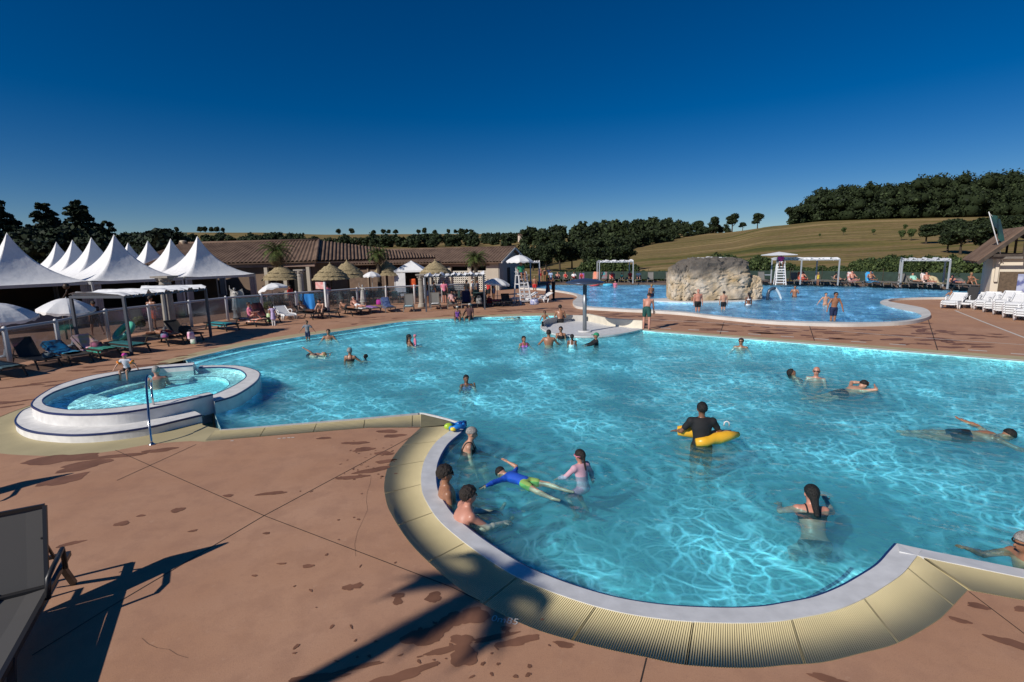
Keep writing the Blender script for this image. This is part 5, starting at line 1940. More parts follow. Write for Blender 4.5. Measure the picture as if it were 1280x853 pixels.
def person(label, loc, rz, H=1.72, skin='tan', hair='brown', style='short', sex='m', lean=0., side=0., head=0., hturn=0.,
           thigh=((0, 0, -1), (0, 0, -1)), shin=((0, 0, -1), (0, 0, -1)), arm=((-.25, .05, -1), (.25, .05, -1)), fore=((-.05, .25, -1), (.05, .25, -1)),
           foot=None, wear=(), extra=(), zmode='feet', fat=1., vox=None, group=None, hands=False, name='person', feet=True, roll=0., grip=.5, m_all=None):
    """canonical frame: faces +y. lean: radians forward. Directions are (x, y, z). index 0 = left (-x), 1 = right"""
    s = H/1.72
    X = v3(1, 0, 0)
    T = nrm(v3(math.sin(side), math.sin(lean)*math.cos(side), math.cos(lean)*math.cos(side)))
    Fw = np.cross(T, X)*-1
    Fw = nrm(np.cross(T, X))*-1 if np.cross(T, X) @ v3(0, math.cos(lean), -math.sin(lean)) < 0 else nrm(np.cross(T, X))
    Xs = nrm(np.cross(Fw, T))
    pelv = v3(0, 0, 0)
    waist = pelv+T*.16*s
    chest = pelv+T*.335*s
    neckb = pelv+T*.50*s
    hl = lean*.4+head
    N = nrm(v3(math.sin(side)*.6, math.sin(hl), math.cos(hl))) if abs(lean) < 1.2 else nrm(T+v3(0, 0, head))
    hc = neckb+nrm(T+N)*.075*s+N*.105*s
    Hf = Fw-N*(Fw @ N)
    Hf = nrm(Hf)
    Hx = np.cross(Hf, N)
    c_, s_ = math.cos(hturn), math.sin(hturn)
    Hf, Hx = Hf*c_+Hx*s_, Hx*c_-Hf*s_
    female = sex == 'f'
    child = sex == 'c'
    sw = (.165 if female else .19)*s*(.9 if child else 1)
    hw = (.095 if female else .085)*s
    tf = fat*(.86 if child else 1)
    Ms = np.stack([Xs, Fw, T])
    Mh = np.stack([Hx, Hf, N])
    J = {}
    for i, sg in ((0, -1), (1, 1)):
        sh_ = neckb-T*.055*s+Xs*sg*sw
        el = sh_+nrm(arm[i])*.275*s
        wr = el+nrm(fore[i])*.25*s
        hp_ = pelv-T*.03*s+Xs*sg*hw
        kn = hp_+nrm(thigh[i])*.425*s
        an = kn+nrm(shin[i])*.405*s
        if foot is None:
            fd = nrm(v3(sg*.15, 1, 0)-nrm(shin[i])*(v3(sg*.15, 1, 0) @ nrm(shin[i]))*.9)
        else:
            fd = nrm(foot)
        J[i] = (sh_, el, wr, hp_, kn, an, fd)
    hr_ = s*(1.24 if child else 1.09)
    parts = []
    def torso(P, o=0.):
        d = ell_sdf(P, pelv+T*.01*s, Ms, np.array([(.165 if female else .15)*tf, .118*tf, .125])*s+o)
        d = smin(d, ell_sdf(P, waist+Fw*.012*s*(tf-1)*5, Ms, np.array([(.122 if female else .135)*tf, .1*tf*(1+.25*(fat-1)), .15])*s+o), .07*s)
        d = smin(d, ell_sdf(P, chest, Ms, np.array([(.145 if female else .165)*min(tf, 1.15), .112*min(tf, 1.2), .18])*s+o), .06*s)
        d = smin(d, cone_sdf(P, J[0][0], J[1][0], .058*s+o, .058*s+o), .06*s)
        if female:
            for sg in (-1, 1):
                d = smin(d, ell_sdf(P, chest+T*.03*s+Fw*.085*s+Xs*sg*.07*s, Ms, np.array([.06, .055, .06])*s+o), .025*s)
        return d
    def legs(P, o=0., upto=1.):
        d = None
        for i in (0, 1):
            sh_, el, wr, hp_, kn, an, fd = J[i]
            kk = hp_+(kn-hp_)*upto
            q = cone_sdf(P, hp_, kk, (.088 if not child else .075)*s*(.6+.4*tf)+o, ((.056-.032*0)*s if upto == 1 else .072*s*(.6+.4*tf))+o)
            if upto == 1:
                cm = kn+(an-kn)*.3
                q = smin(q, cone_sdf(P, kn, cm, .052*s+o, .054*s+o), .03*s)
                q = smin(q, cone_sdf(P, cm, an, .054*s+o, .034*s+o), .02*s)
                if feet:
                    q = smin(q, cone_sdf(P, an+nrm(shin[i])*.035*s-fd*.035*s, an+nrm(shin[i])*.045*s+fd*.14*s, .036*s+o, .026*s+o), .03*s)
            d = q if d is None else np.minimum(d, q) if upto < 1 else smin(d, q, .012*s)
        return d
    def arms(P, o=0., upto=1., fo=True):
        d = None
        for i in (0, 1):
            sh_, el, wr, hp_, kn, an, fd = J[i]
            k = sh_+(el-sh_)*upto
            q = cone_sdf(P, sh_, k, .050*s*(.7+.3*tf)+o, (.039 if upto == 1 else .047)*s+o)
            if fo:
                fm = el+(wr-el)*.3
                q = smin(q, cone_sdf(P, el, fm, .038*s+o, .040*s+o), .02*s)
                q = smin(q, cone_sdf(P, fm, wr, .040*s+o, .026*s+o), .02*s)
                if not hands:
                    hd = nrm(fore[i])
                    q = smin(q, ell_sdf(P, wr+hd*.07*s, np.stack([nrm(np.cross(hd, T)+v3(.01, 0, 0)), nrm(np.cross(hd, np.cross(hd, T)+v3(.01, 0, 0))), hd]), np.array([.038, .02, .075])*s), .02*s)
            d = q if d is None else np.minimum(d, q)
        return d
    def headf(P, o=0.):
        d = ell_sdf(P, hc+N*.02*s-Hf*.012*s, Mh, np.array([.076, .094, .088])*hr_+o)
        d = smin(d, ell_sdf(P, hc-N*.045*s+Hf*.018*s, Mh, np.array([.058, .068, .075])*hr_+o), .035*s)
        if o == 0:
            d = smin(d, cone_sdf(P, hc+Hf*.088*hr_-N*.0*s, hc+Hf*.104*hr_-N*.032*s, .008*s, .014*s), .012*s)
            for sg in (-1, 1):
                d = smin(d, ell_sdf(P, hc+Hx*sg*.077*hr_-Hf*.008*s-N*.012*s, Mh, np.array([.012, .02, .032])*hr_), .008*s)
            d = smin(d, cone_sdf(P, hc+Hf*.083*hr_-N*.062*s-Hx*.018*s, hc+Hf*.083*hr_-N*.062*s+Hx*.018*s, .009*s, .009*s), .008*s)
        return d
    def body(P):
        d = smin(torso(P), legs(P), .035*s)
        d = smin(d, arms(P), .025*s)
        d = smin(d, cone_sdf(P, neckb-T*.02*s, hc-N*.05*s, .056*s*(.8+.2*tf), .052*s), .03*s)
        return smin(d, headf(P), .018*s)
    allp = np.array([j for i in (0, 1) for j in J[i][:6]]+[hc, pelv, chest])
    ends = np.array([J[i][2]+nrm(fore[i])*.1*s for i in (0, 1)]+[J[i][5]+J[i][6]*.16*s for i in (0, 1)])
    allp = np.concatenate([allp, ends])
    lo, hi = allp.min(0)-.17*s*max(1, fat), allp.max(0)+.17*s*max(1, fat)
    h = vox or .018
    if zmode == 'feet':
        z0 = min(J[i][5][2] for i in (0, 1))-.075*s
    elif zmode == 'pelvis':
        z0 = 0.
    elif zmode == 'seat':
        z0 = -.125*s*max(1, fat*.95)
    else:
        z0 = 0.
    off = v3(0, 0, -z0)
    def mk(nm, fn, lo_, hi_, h_, m, parent):
        V_, Q_ = surf(fn, lo_, hi_, h_)
        if not len(Q_):
            return None
        return link(nm, raw_mesh(nm, V_+off, Q_, True), m, parent)
    root = empty(name, loc, rz, label, 'person', group)
    if roll:
        root.rotation_euler = (0, roll, rz)
    sm = m_all or skin_mat(skin)
    V_, Q_ = surf(body, lo, hi, h)
    VV, QQ = [V_], [Q_]
    if hands:
        for i in (0, 1):
            wr = J[i][2]
            hd = nrm(fore[i])
            sg = -1 if i == 0 else 1
            pn = nrm(np.cross(hd, X)*1.0+v3(0, .001, 0))     # palm normal
            if hands == 'down':
                pn = nrm(v3(0, 0, -1)-hd*(-hd[2]))
            wx = nrm(np.cross(hd, pn))*sg
            def hand(P, wr=wr, hd=hd, pn=pn, wx=wx):
                hh = s
                pm_ = wr+hd*.05*hh
                d = ell_sdf(P, pm_, np.stack([wx, pn, hd]), np.array([.040, .017, .052])*hh)
                d = smin(d, cone_sdf(P, wr-hd*.03*hh, wr+hd*.02*hh, .025*hh, .024*hh), .02*hh)
                for q, (ox, L) in enumerate(((-.03, .072), (-.010, .082), (.010, .078), (.028, .06))):
                    a_ = wr+hd*.088*hh+wx*ox*hh
                    dd = nrm(hd+wx*ox*1.6)
                    b_ = a_+dd*L*.5*hh+pn*grip*.012*hh
                    c2 = b_+nrm(dd+pn*grip)*L*.5*hh
                    d = smin(d, cone_sdf(P, a_, b_, .0092*hh, .0085*hh), .004*hh)
                    d = smin(d, cone_sdf(P, b_, c2, .0085*hh, .007*hh), .004*hh)
                a_ = wr+hd*.025*hh-wx*.03*hh
                b_ = a_+nrm(hd*.7-wx*.8+pn*.2)*.042*hh
                c2 = b_+nrm(hd*1.-wx*.25+pn*.2)*.035*hh
                d = smin(d, cone_sdf(P, a_, b_, .013*hh, .0105*hh), .008*hh)
                d = smin(d, cone_sdf(P, b_, c2, .0105*hh, .0085*hh), .005*hh)
                return d
            cc = wr+hd*.08*s
            v2, q2 = surf(hand, cc-.13*s, cc+.13*s, .0062)
            QQ.append(q2+sum(len(a_) for a_ in VV))
            VV.append(v2)
    link('body', raw_mesh('body', np.concatenate(VV)+off, np.concatenate(QQ), True), sm, root)
    hh = min(h, .014)
    hm = mat('hair_'+hair, HAIRC.get(hair, (.02, .015, .01)), .6, var=.35, scale=38, bump=1., bscale=70, bdist=.02)
    hb = .22*s
    if style not in ('bald', 'cap', 'bathcap'):
        def hairf(P):
            d = headf(P, .013*s)
            q = P-hc
            reg = -(q @ (N*.82-Hf*.57))-.0*s
            d = np.maximum(d, reg+.008*s)
            d = d+.0045*s*np.sin(P[:, 0]*150+P[:, 2]*70)*np.sin(P[:, 1]*130-P[:, 2]*60)
            if style in ('long', 'pony', 'bob'):
                L = {'long': .34, 'pony': .3, 'bob': .15}[style]*s
                w0 = {'long': .06, 'pony': .032, 'bob': .07}[style]*s
                a_ = hc-Hf*.06*s-N*.0*s
                b_ = a_-T*L*.8-Fw*(.05*s if abs(lean) < 1 else .0)
                if style == 'pony':
                    a_ = hc-Hf*.105*s+N*.03*s
                    b_ = a_-T*L-Fw*.03*s
                d = smin(d, cone_sdf(P, a_, b_, w0, w0*.55), .03*s)
            if style == 'bun':
                d = smin(d, ell_sdf(P, hc+N*.085*s-Hf*.075*s, Mh, np.array([.04, .04, .04])*s), .015*s)
            if style == 'curly':
                d = d-.010*s-.010*s*np.sin(P[:, 0]*95+3*P[:, 2]*20)*np.sin(P[:, 1]*85)*np.sin(P[:, 2]*90+P[:, 0]*30)
            return d
        e_ = .14*s+(.36*s if style in ('long', 'pony', 'bob') else 0)
        mk('hair', hairf, hc-.17*s-np.abs(T)*(e_-.14*s), hc+.17*s+np.abs(T)*0, hh, hm, root)
    elif style in ('cap', 'bathcap'):
        capm = cmat(hair) if not isinstance(hair, str) or hair not in HAIRC else hm
        def capf(P):
            d = headf(P, .016*s)
            q = P-hc
            d = np.maximum(d, -(q @ (N*.95-Hf*.3))+.014*s)
            if style == 'cap':
                d = smin(d, ell_sdf(P, hc+Hf*.12*hr_+N*.045*s, Mh, np.array([.065, .07, .010])*hr_), .006*s)
            return d
        mk('cap' if style == 'cap' else 'bathing_cap', capf, hc-.2*s, hc+.2*s, hh, capm, root)
    eye = MB()
    for sg in (-1, 1):
        eye.ball(tuple(hc+Hf*.083*hr_+Hx*sg*.031*hr_+N*.008*s+off), .011*hr_, 6)
    if h < .03:
        eye.build('eyes', mat('eye_dark', (.02, .015, .012), .2), root)
    for w_ in wear:
        kind, col = w_[0], w_[1]
        cm_ = cmat(col)
        o_ = .012*s
        if kind in ('trunks', 'shorts'):
            up_ = .62 if kind == 'shorts' else .42
            def f(P):
                d = smin(torso(P, o_), legs(P, o_*1.6, up_), .03*s)
                d = np.maximum(d, (P-pelv) @ T-.085*s)
                for i in (0, 1):
                    pass
                return d
            mk('swim_trunks', f, lo, hi, h, cm_, root)
        elif kind == 'briefs':
            def f(P):
                d = smin(torso(P, o_*.8), legs(P, o_*.8, .06), .03*s)
                return np.maximum(d, (P-pelv) @ T-.045*s)
            mk('swim_briefs', f, lo, hi, h, cm_, root)
        elif kind == 'bra':
            def f(P):
                d = torso(P, o_*.7)
                q = (P-chest) @ T
                band = np.maximum(np.maximum(q-.055*s-.04*s*((P-chest) @ Fw > 0), -q-.03*s), d)
                st_ = np.maximum(d, np.abs(np.abs((P-chest) @ Xs)-.075*s)-.012*s)
                return np.minimum(band, np.maximum(st_, -(q+.03*s)))
            mk('bikini_top', f, lo, hi, h*.8, cm_, root)
        elif kind == 'onepiece':
            def f(P):
                d = smin(torso(P, o_*.8), legs(P, o_*.8, .05), .03*s)
                q = (P-chest) @ T
                fr_ = (P-chest) @ Fw
                d2 = np.maximum(d, q-np.where(fr_ > 0, .07*s, -.02*s))
                st_ = np.maximum(torso(P, o_*.8), np.abs(np.abs((P-chest) @ Xs)-.085*s)-.016*s)
                return np.minimum(d2, np.maximum(st_, -(q+.03*s)))
            mk('swimsuit', f, lo, hi, h*.8, cm_, root)
        elif kind in ('tshirt', 'rash'):
            def f(P, up_=(.6 if kind == 'tshirt' else 1.)):
                d = smin(torso(P, o_*1.2), arms(P, o_, up_, kind == 'rash'), .03*s)
                d = np.maximum(d, -((P-pelv) @ T)-(.06*s))
                d = np.maximum(d, (P-neckb) @ T-.018*s)
                if kind == 'rash':
                    for i in (0, 1):
                        d = np.maximum(d, -(np.linalg.norm(P-(J[i][2]+nrm(fore[i])*.1*s), axis=1)-.11*s))
                return d
            mk('shirt', f, lo, hi, h, cm_, root)
        elif kind == 'leggings':
            def f(P):
                d = smin(torso(P, o_*.8), legs(P, o_*.8, 1.), .03*s)
                return np.maximum(d, (P-pelv) @ T-.05*s)
            mk('leggings', f, lo, hi, h, cm_, root)
        elif kind == 'dress':
            def f(P):
                d = torso(P, o_*1.3)
                d = smin(d, cone_sdf(P, pelv, pelv-T*.35*s, .15*s, .2*s), .05*s)
                d = np.maximum(d, (P-neckb) @ T-.0*s)
                return np.maximum(d, -((P-pelv) @ T)-.42*s)
            mk('robe', f, lo, hi, h, cm_, root)
        elif kind == 'shades':
            g_ = MB()
            for sg in (-1, 1):
                g_.ball(tuple(hc+Hf*.09*hr_+Hx*sg*.033*hr_+N*.012*s+off), (.028*hr_, .014*hr_, .018*hr_), 8)
                g_.tube([tuple(hc+Hf*.085*hr_+Hx*sg*.06*hr_+N*.014*s+off), tuple(hc-Hf*.01*hr_+Hx*sg*.083*hr_+N*.014*s+off)], .005, 5)
            g_.tube([tuple(hc+Hf*.098*hr_-Hx*.03*hr_+N*.014*s+off), tuple(hc+Hf*.098*hr_+Hx*.03*hr_+N*.014*s+off)], .006, 5)
            g_.build('sunglasses', mat('black_plastic', (.01, .01, .01), .2), root)
        elif kind == 'goggles':
            g_ = MB()
            g_.tube([tuple(hc+(Hf*math.cos(a_)*.1+Hx*math.sin(a_)*.088)*hr_+N*.012*s+off) for a_ in np.linspace(0, 2*PI, 25)], .009*s, 6)
            g_.build('goggles', cm_, root)
        elif kind == 'float':
            for i in (0, 1):
                f_ = MB()
                a_, b_ = J[i][0], J[i][1]
                c0 = a_+(b_-a_)*.55
                d_ = nrm(b_-a_)
                u_ = nrm(np.cross(d_, v3(.1, .2, 1)))
                w2 = np.cross(d_, u_)
                f_.tube([tuple(c0+(u_*math.cos(t_)+w2*math.sin(t_))*.075*s+off) for t_ in np.linspace(0, 2*PI, 17)], .05*s, 8, False)
                f_.build('arm_float', cm_, root)
    return root
# poses --------------------------------------------------------
UPR = dict()
ARMS_DOWN = dict(arm=((-.18, .02, -1), (.18, .02, -1)), fore=((-.05, .15, -1), (.05, .15, -1)))
ARMS_FWD = dict(arm=((-.25, .55, -.75), (.25, .55, -.75)), fore=((.1, .9, .1), (-.1, .9, .1)))
ARMS_OUT = dict(arm=((-.65, .35, -.8), (.6, .4, -.8)), fore=((-.3, .85, -.35), (.25, .9, -.3)))
ARMS_FACE = dict(arm=((-.35, .5, -.6), (.35, .5, -.6)), fore=((.25, .35, .9), (-.25, .35, .9)))
HIPS = dict(arm=((-.7, -.15, -.75), (.7, -.15, -.75)), fore=((.75, .45, -.4), (-.75, .45, -.4)))
SIT_CHAIR = dict(thigh=((-.12, 1, .05), (.12, 1, .05)), shin=((0, .05, -1), (0, .05, -1)), zmode='seat')
SIT_EDGE = dict(thigh=((-.15, 1, .0), (.15, 1, .0)), shin=((0, .15, -1), (0, .15, -1)), zmode='seat')
SIT_FLOOR = dict(thigh=((-.15, 1, .65), (.15, 1, .65)), shin=((0, .55, -.8), (0, .55, -.8)), zmode='seat')
def RECL(l):
    return dict(lean=-l, thigh=((-.1, 1, .04), (.1, 1, .04)), shin=((0, 1, -.03), (0, 1, -.03)), foot=(0, .35, 1), zmode='seat', arm=((-.25, .3, -.5), (.25, .3, -.5)), fore=((.1, .9, -.05), (-.1, .9, -.05)), head=l*.35)
PRONE = dict(lean=R(88), thigh=((-.1, -1, -.0), (.1, -1, .0)), shin=((0, -1, 0), (0, -1, 0)), foot=(0, -1, -.3), zmode='seat', arm=((-.9, .4, 0), (.9, .4, 0)), fore=((.6, .8, 0), (-.6, .8, 0)))
def face(px_, py_=None):
    return 0
def ang(dx, dy):
    """rotation so that a figure facing +y faces the ground direction (dx, dy)"""
    return math.atan2(-dx, dy)
CAMD = ang(0, -1)
def wl(px, py, z=-.035):
    return at(px, py, z)
# ------------------------------------------------------------ loungers
tex_d = mat('charcoal_textilene', (.028, .027, .027), .75, bump=.3, bscale=180, bdist=.002)
tex_g = mat('grey_textilene', (.17, .165, .155), .75, bump=.3, bscale=180, bdist=.002)
fr_d = mat('dark_bronze_frame', (.05, .043, .038), .5, metal=.3)
fr_g = mat('taupe_frame', (.2, .18, .16), .5, metal=.2)
wplast = mat('white_moulded_plastic', (.78, .78, .78), .35)
def sling(mb, pts, w, th=.012):
    n_ = len(pts)
    vs = []
    for (y, z) in pts:
        for x in (-w/2, -w/4, 0, w/4, w/2):
            vs.append((x, y, z-(.018 if abs(x) < w/2 else 0)*(1 if abs(x) < w/3 else .6)))
    for (y, z) in pts:
        for x in (-w/2, -w/4, 0, w/4, w/2):
            vs.append((x, y, z-(.018 if abs(x) < w/2 else 0)*(1 if abs(x) < w/3 else .6)-th))
    m5 = n_*5
    fs = []
    for i in range(n_-1):
        for j in range(4):
            q = [i*5+j, i*5+j+1, (i+1)*5+j+1, (i+1)*5+j]
            fs.append(q)
            fs.append([m5+a_ for a_ in q[::-1]])
        for j in (0, 4):
            fs.append([i*5+j, (i+1)*5+j, m5+(i+1)*5+j, m5+i*5+j])
    for i in (0, n_-1):
        fs.append([i*5, i*5+4, m5+i*5+4, m5+i*5])
    mb.add(vs, fs)
def lounger_proto(key, ang_, fab, frm, arms=False):
    """foot end towards -y, head towards +y, hinge at y=.45; origin under the middle"""
    o = empty('sun_lounger')
    w = .62
    hy, hz = .38, .34
    L = .78
    ty, tz = hy+L*math.cos(ang_), hz+L*math.sin(ang_)
    mb = MB()
    sling(mb, [(-.98, hz), (-.5, hz-.015), (0, hz-.02), (hy, hz)], w-.06)
    mb.build('seat', fab, o)
    mb = MB()
    sling(mb, [(hy+.01, hz+.008), (hy+(ty-hy)*.5, hz+(tz-hz)*.5-.01), (ty, tz)], w-.06)
    mb.build('backrest', fab, o)
    mb = MB()
    for sx in (-1, 1):
        mb.bar((sx*w/2, -1.0, hz), (sx*w/2, 1.0, hz), .035, .05)
    for y in (-1.0, 1.0, hy-.03):
        mb.bar((-w/2, y, hz-.01 if y < 1 else hz), (w/2, y, hz-.01 if y < 1 else hz), .035, .04)
    mb.build('seat_frame', frm, o)
    mb = MB()
    for sx in (-1, 1):
        mb.bar((sx*(w/2-.035), hy, hz), (sx*(w/2-.035), ty, tz), .03, .035)
    mb.bar((-(w/2-.035), ty, tz), (w/2-.035, ty, tz), .03, .035)
    mb.build('back_frame', frm, o)
    if ang_ > .15:
        mb = MB()
        my, mz = hy+(ty-hy)*.6, hz+(tz-hz)*.6
        for sx in (-1, 1):
            mb.bar((sx*(w/2-.06), my, mz), (sx*(w/2-.06), min(.95, my+.28), hz), .02)
        mb.build('prop', frm, o)
    for sy in (-1, 1):
        for sx in (-1, 1):
            MB().bar((sx*w/2, sy*.72, hz), (sx*(w/2+.015), sy*.93, 0.01), .045, .05).build('leg', frm, o)
    if arms:
        for sx in (-1, 1):
            mb = MB()
            mb.tube([(sx*(w/2+.03), .1, hz), (sx*(w/2+.05), .12, hz+.2), (sx*(w/2+.06), .25, hz+.24), (sx*(w/2+.05), .62, hz+.24), (sx*(w/2+.04), .66, hz)], .022, 8)
            mb.build('armrest', frm, o)
    return o
LP = {}
LUSED = set()
def lounger(px, py, rz, label, a_=0., kind='d', z=0., group='sun loungers round the pools', at_y=None, pos=None):
    key = (round(a_, 2), kind)
    if key not in LP:
        LP[key] = lounger_proto(key, a_, tex_d if kind == 'd' else tex_g, fr_d if kind == 'd' else fr_g)
        o = LP[key]
    else:
        o = copy_tree(LP[key])
    p = pos if pos is not None else at(px, py, z)
    o.location = p
    o.rotation_euler = (0, 0, rz)
    tag(o, label, 'sun lounger', group)
    return o
def lp(o, x, y, z=0.):
    """point in lounger coordinates to world"""
    c, s_ = math.cos(o.rotation_euler.z), math.sin(o.rotation_euler.z)
    return Vector((o.location.x+c*x-s_*y, o.location.y+s_*x+c*y, o.location.z+z))
def towel(o, label, col, y0=-.9, y1=.35, back=None, col2=None, w=.6, sc=6, name='towel'):
    """towel spread on lounger o: seat from y0 to y1 and up the back if back angle given"""
    mb = MB()
    pts = []
    n_ = 8
    for i in range(n_+1):
        y = y0+(y1-y0)*i/n_
        pts.append((y, .352))
    if back is not None:
        L = .8
        for i in range(1, 6):
            pts.append((.38+L*i/5*math.cos(back), .362+L*i/5*math.sin(back)))
    vs = []
    r = random.Random(label)
    for k, (y, z) in enumerate(pts):
        for j in range(9):
            x = -w/2+w*j/8
            drop = -.1-.05*r.random() if j in (0, 8) else 0
            vs.append((x*(1.06 if j in (0, 8) else 1), y+r.uniform(-.01, .01), z+drop+.02+r.uniform(0, .015)))
    fs = [[i*9+j, i*9+j+1, (i+1)*9+j+1, (i+1)*9+j] for i in range(len(pts)-1) for j in range(8)]
    mb.add(vs, fs, True)
    me = mb.build(name, mat('towel_%s' % abs(hash_(label)), col, .9, two=col2, scale=sc, detail=2) if col2 else cmat(col))
    me.location = o.location
    me.rotation_euler = o.rotation_euler
    tag(me, label, 'towel', 'towels on the loungers')
    return me
def hash_(s_):
    h_ = 7
    for c in s_:
        h_ = (h_*31+ord(c)) % 100003
    return h_
def bag(px, py, label, col, z=0., size=(.34, .2, .3), pos=None, col2=None):
    p = pos if pos is not None else at(px, py, z)
    o = empty('beach_bag', p, random.uniform(-.5, .5), label, 'bag', 'bags by the loungers')
    m = mat('bag_%d' % hash_(label), col if not isinstance(col, str) else tuple(cmat(col).node_tree.nodes['Principled BSDF'].inputs['Base Color'].default_value)[:3], .8, two=col2, scale=7) if col2 else cmat(col)
    mb = MB()
    mb.lathe([(.0001, 0), (.5, .0), (.56, .15), (.55, .6), (.48, .95), (.38, 1.0), (.0001, .9)], n=14)
    mb.v = [(x*size[0], y*size[1], z_*size[2]) for x, y, z_ in mb.v]
    mb.build('sack', m, o)
    hb_ = MB()
    hb_.tube([(-size[0]*.3, 0, size[2]*.9), (-size[0]*.2, 0, size[2]*1.3), (size[0]*.2, 0, size[2]*1.3), (size[0]*.3, 0, size[2]*.9)], .012, 6)
    hb_.build('handle', cmat('grey'), o)
    return o
# --- near left lounger cut by the frame
ln = lounger_proto('near', R(66), mat('taupe_textilene', (.075, .072, .07), .75, bump=.25, bscale=220, bdist=.002), mat('black_frame', (.02, .02, .022), .4), arms=True)
q1 = at(57, 730, .36)
q2 = at(2, 827, .36)
dr = (q2-q1)
rzn = math.atan2(dr.y, dr.x)+PI/2       # foot end towards -y local
ln.rotation_euler = (0, 0, rzn)
off_ = Vector((.30, .38, 0))
c, s_ = math.cos(rzn), math.sin(rzn)
ln.location = (q1.x-(c*off_.x-s_*off_.y), q1.y-(s_*off_.x+c*off_.y), 0)
tag(ln, 'close grey mesh lounger with raised back, cut by the lower left corner', 'sun lounger')
ln.scale = (1.12, 1, 1)
# --- left deck row: foot ends towards the pool
toP = lambda x, y: ang(x, y)+PI
left = []
G_ = 'dark loungers on the left hand deck'
RZ1 = R(52)+PI/2
def rowl(px, py, deg, lab, a_=0., kind='d'):
    """px,py: ground pixel under the foot end; deg: ground direction the foot end points to"""
    p = at(px, py)
    d = Vector((math.cos(R(deg)), math.sin(R(deg)), 0))
    rz = math.atan2(d.y, d.x)+PI/2
    o = lounger(0, 0, rz, lab, a_, kind, pos=p-d*.95, group=G_)
    return o
l_a = rowl(18, 473, -27, 'dark slatted lounger with teal towel at the left edge, closest of the row', 0)
l_b = rowl(64, 461, -26, 'dark lounger with steep raised back right of the left edge parasol', R(52))
l_c = rowl(104, 455, -27, 'dark lounger carrying the cyan blue patterned towel', R(24))
l_d = rowl(140, 448, -27, 'dark lounger with the pink picture towel over its raised back', R(30))
l_e = rowl(178, 442, -27, 'dark lounger behind the pergola post with a teal mat', 0)
l_f = rowl(222, 432, -29, 'dark lounger under the pergola bearing a sunbather with red shorts', 0)
l_g = rowl(246, 427, -29, 'dark lounger with raised back and bags under the pergola', R(40))
l_h = rowl(292, 414, -30, 'dark lounger with turquoise mat right of the pergola post', 0)
l_i = rowl(328, 408, -30, 'dark lounger with orange and white towel and two sitters', 0)
l_j = rowl(345, 404.5, -33, 'dark lounger with tall raised back beside the orange towel', R(60))
l_k = rowl(398, 399.5, -36, 'dark reclined lounger behind the white plastic one', R(28))
l_l = rowl(420, 398, -38, 'dark lounger right of the hanging blue towel', 0)
l_m = rowl(447, 395, -40, 'dark lounger with a bronzed sunbather lying flat', 0)
l_n = rowl(458, 393, -46, 'lounger with a white towel beside the statue plinth', 0, 'g')
l_o = rowl(471, 392, -54, 'lounger covered by the purple towel', 0, 'g')
l_p = rowl(489, 391, -66, 'lounger with navy towel and a half raised back', R(35), 'g')
l_q = rowl(511, 390.5, -80, 'grey lounger with pale blue towel on its seat and upright back', R(65), 'g')
l_r = rowl(545, 387.5, -80, 'grey lounger with upright back just right of the pergola post', R(62), 'g')
l_s = rowl(566, 386.5, -82, 'grey lounger occupied by a floral dressed woman', R(45), 'g')
l_t = rowl(583, 386, -85, 'lounger hung with a navy blue blanket under the pergola', R(60), 'g')
l_u = rowl(603, 385, -85, 'lounger with dark bags under the low white parasol side', R(40), 'd')
l_v = rowl(622, 384, -85, 'dark lounger under the low white parasol', 0, 'd')
l_w = rowl(634, 383.5, -85, 'dark lounger next to the near lifeguard chair', R(30), 'd')
towel(l_a, 'dark teal towel on the leftmost lounger', (.02, .05, .07), -.95, .9, None, (.05, .12, .14))
towel(l_c, 'bright cyan towel with dark pattern draped over a lounger', (.01, .35, .6), -.3, .3, R(24), (.02, .03, .06), .66, 5)
towel(l_d, 'pink towel with a round picture on a raised lounger back', (.75, .42, .55), .1, .36, R(30), (.75, .5, .2), .66, 2.5)
towel(l_d, 'green and teal towel hanging off the seat below the pink towel', (.02, .3, .22), -.9, .1, None, (.03, .1, .08))
towel(l_e, 'dark teal mat on the lounger behind the pergola post', (.01, .12, .13), -.9, .9)
towel(l_h, 'turquoise mat on the lounger right of the pergola', (.02, .25, .28), -.95, .8)
towel(l_i, 'orange and white striped towel trailing off a lounger', (.75, .14, .03), -.95, .6, None, (.8, .75, .7))
towel(l_j, 'black towel with red marks over a tall lounger back', (.02, .02, .025), 0, .36, R(60), (.2, .03, .03), .64, 3)
towel(l_n, 'white towel on the lounger beside the statue', 'white', -.9, .5)
towel(l_o, 'purple towel spread over a lounger', (.25, .1, .38), -.95, .8, None, (.4, .25, .5))
towel(l_p, 'navy towel on a half raised lounger', (.01, .03, .12), -.9, .36, R(35), (.1, .15, .3))
towel(l_q, 'pale blue folded towel on the seat of a grey lounger', (.4, .6, .65), -.9, -.1)
towel(l_r, 'white bundled towel on a grey lounger seat', 'white', -.6, 0.)
towel(l_t, 'navy blue blanket covering a lounger back and seat', (.008, .015, .07), -.3, .36, R(60))
towel(l_v, 'dark red towel on a lounger near the potted shrub', (.3, .01, .03), -.8, .8)
bt = empty('hanging_towel', (0, 0, 0), 0, 'bright blue towel hanging from the fence by the stone column', 'towel')
p = at(385, 391)
bt.location = p
mb = MB()
vs = []
for j in range(11):
    for i in range(13):
        u, v = i/12, j/10
        vs.append((-.45+.9*u*(1-.0*v)+.1*v, .05*math.sin(u*14)*(.3+v)-.1*v, 1.22-1.15*v*(1-.12*u)))
mb.add(vs, [[j*13+i, j*13+i+1, (j+1)*13+i+1, (j+1)*13+i] for j in range(10) for i in range(12)], True)
mb.build('cloth', mat('sky_towel', (.02, .22, .6), .85, var=.1, scale=3), bt)
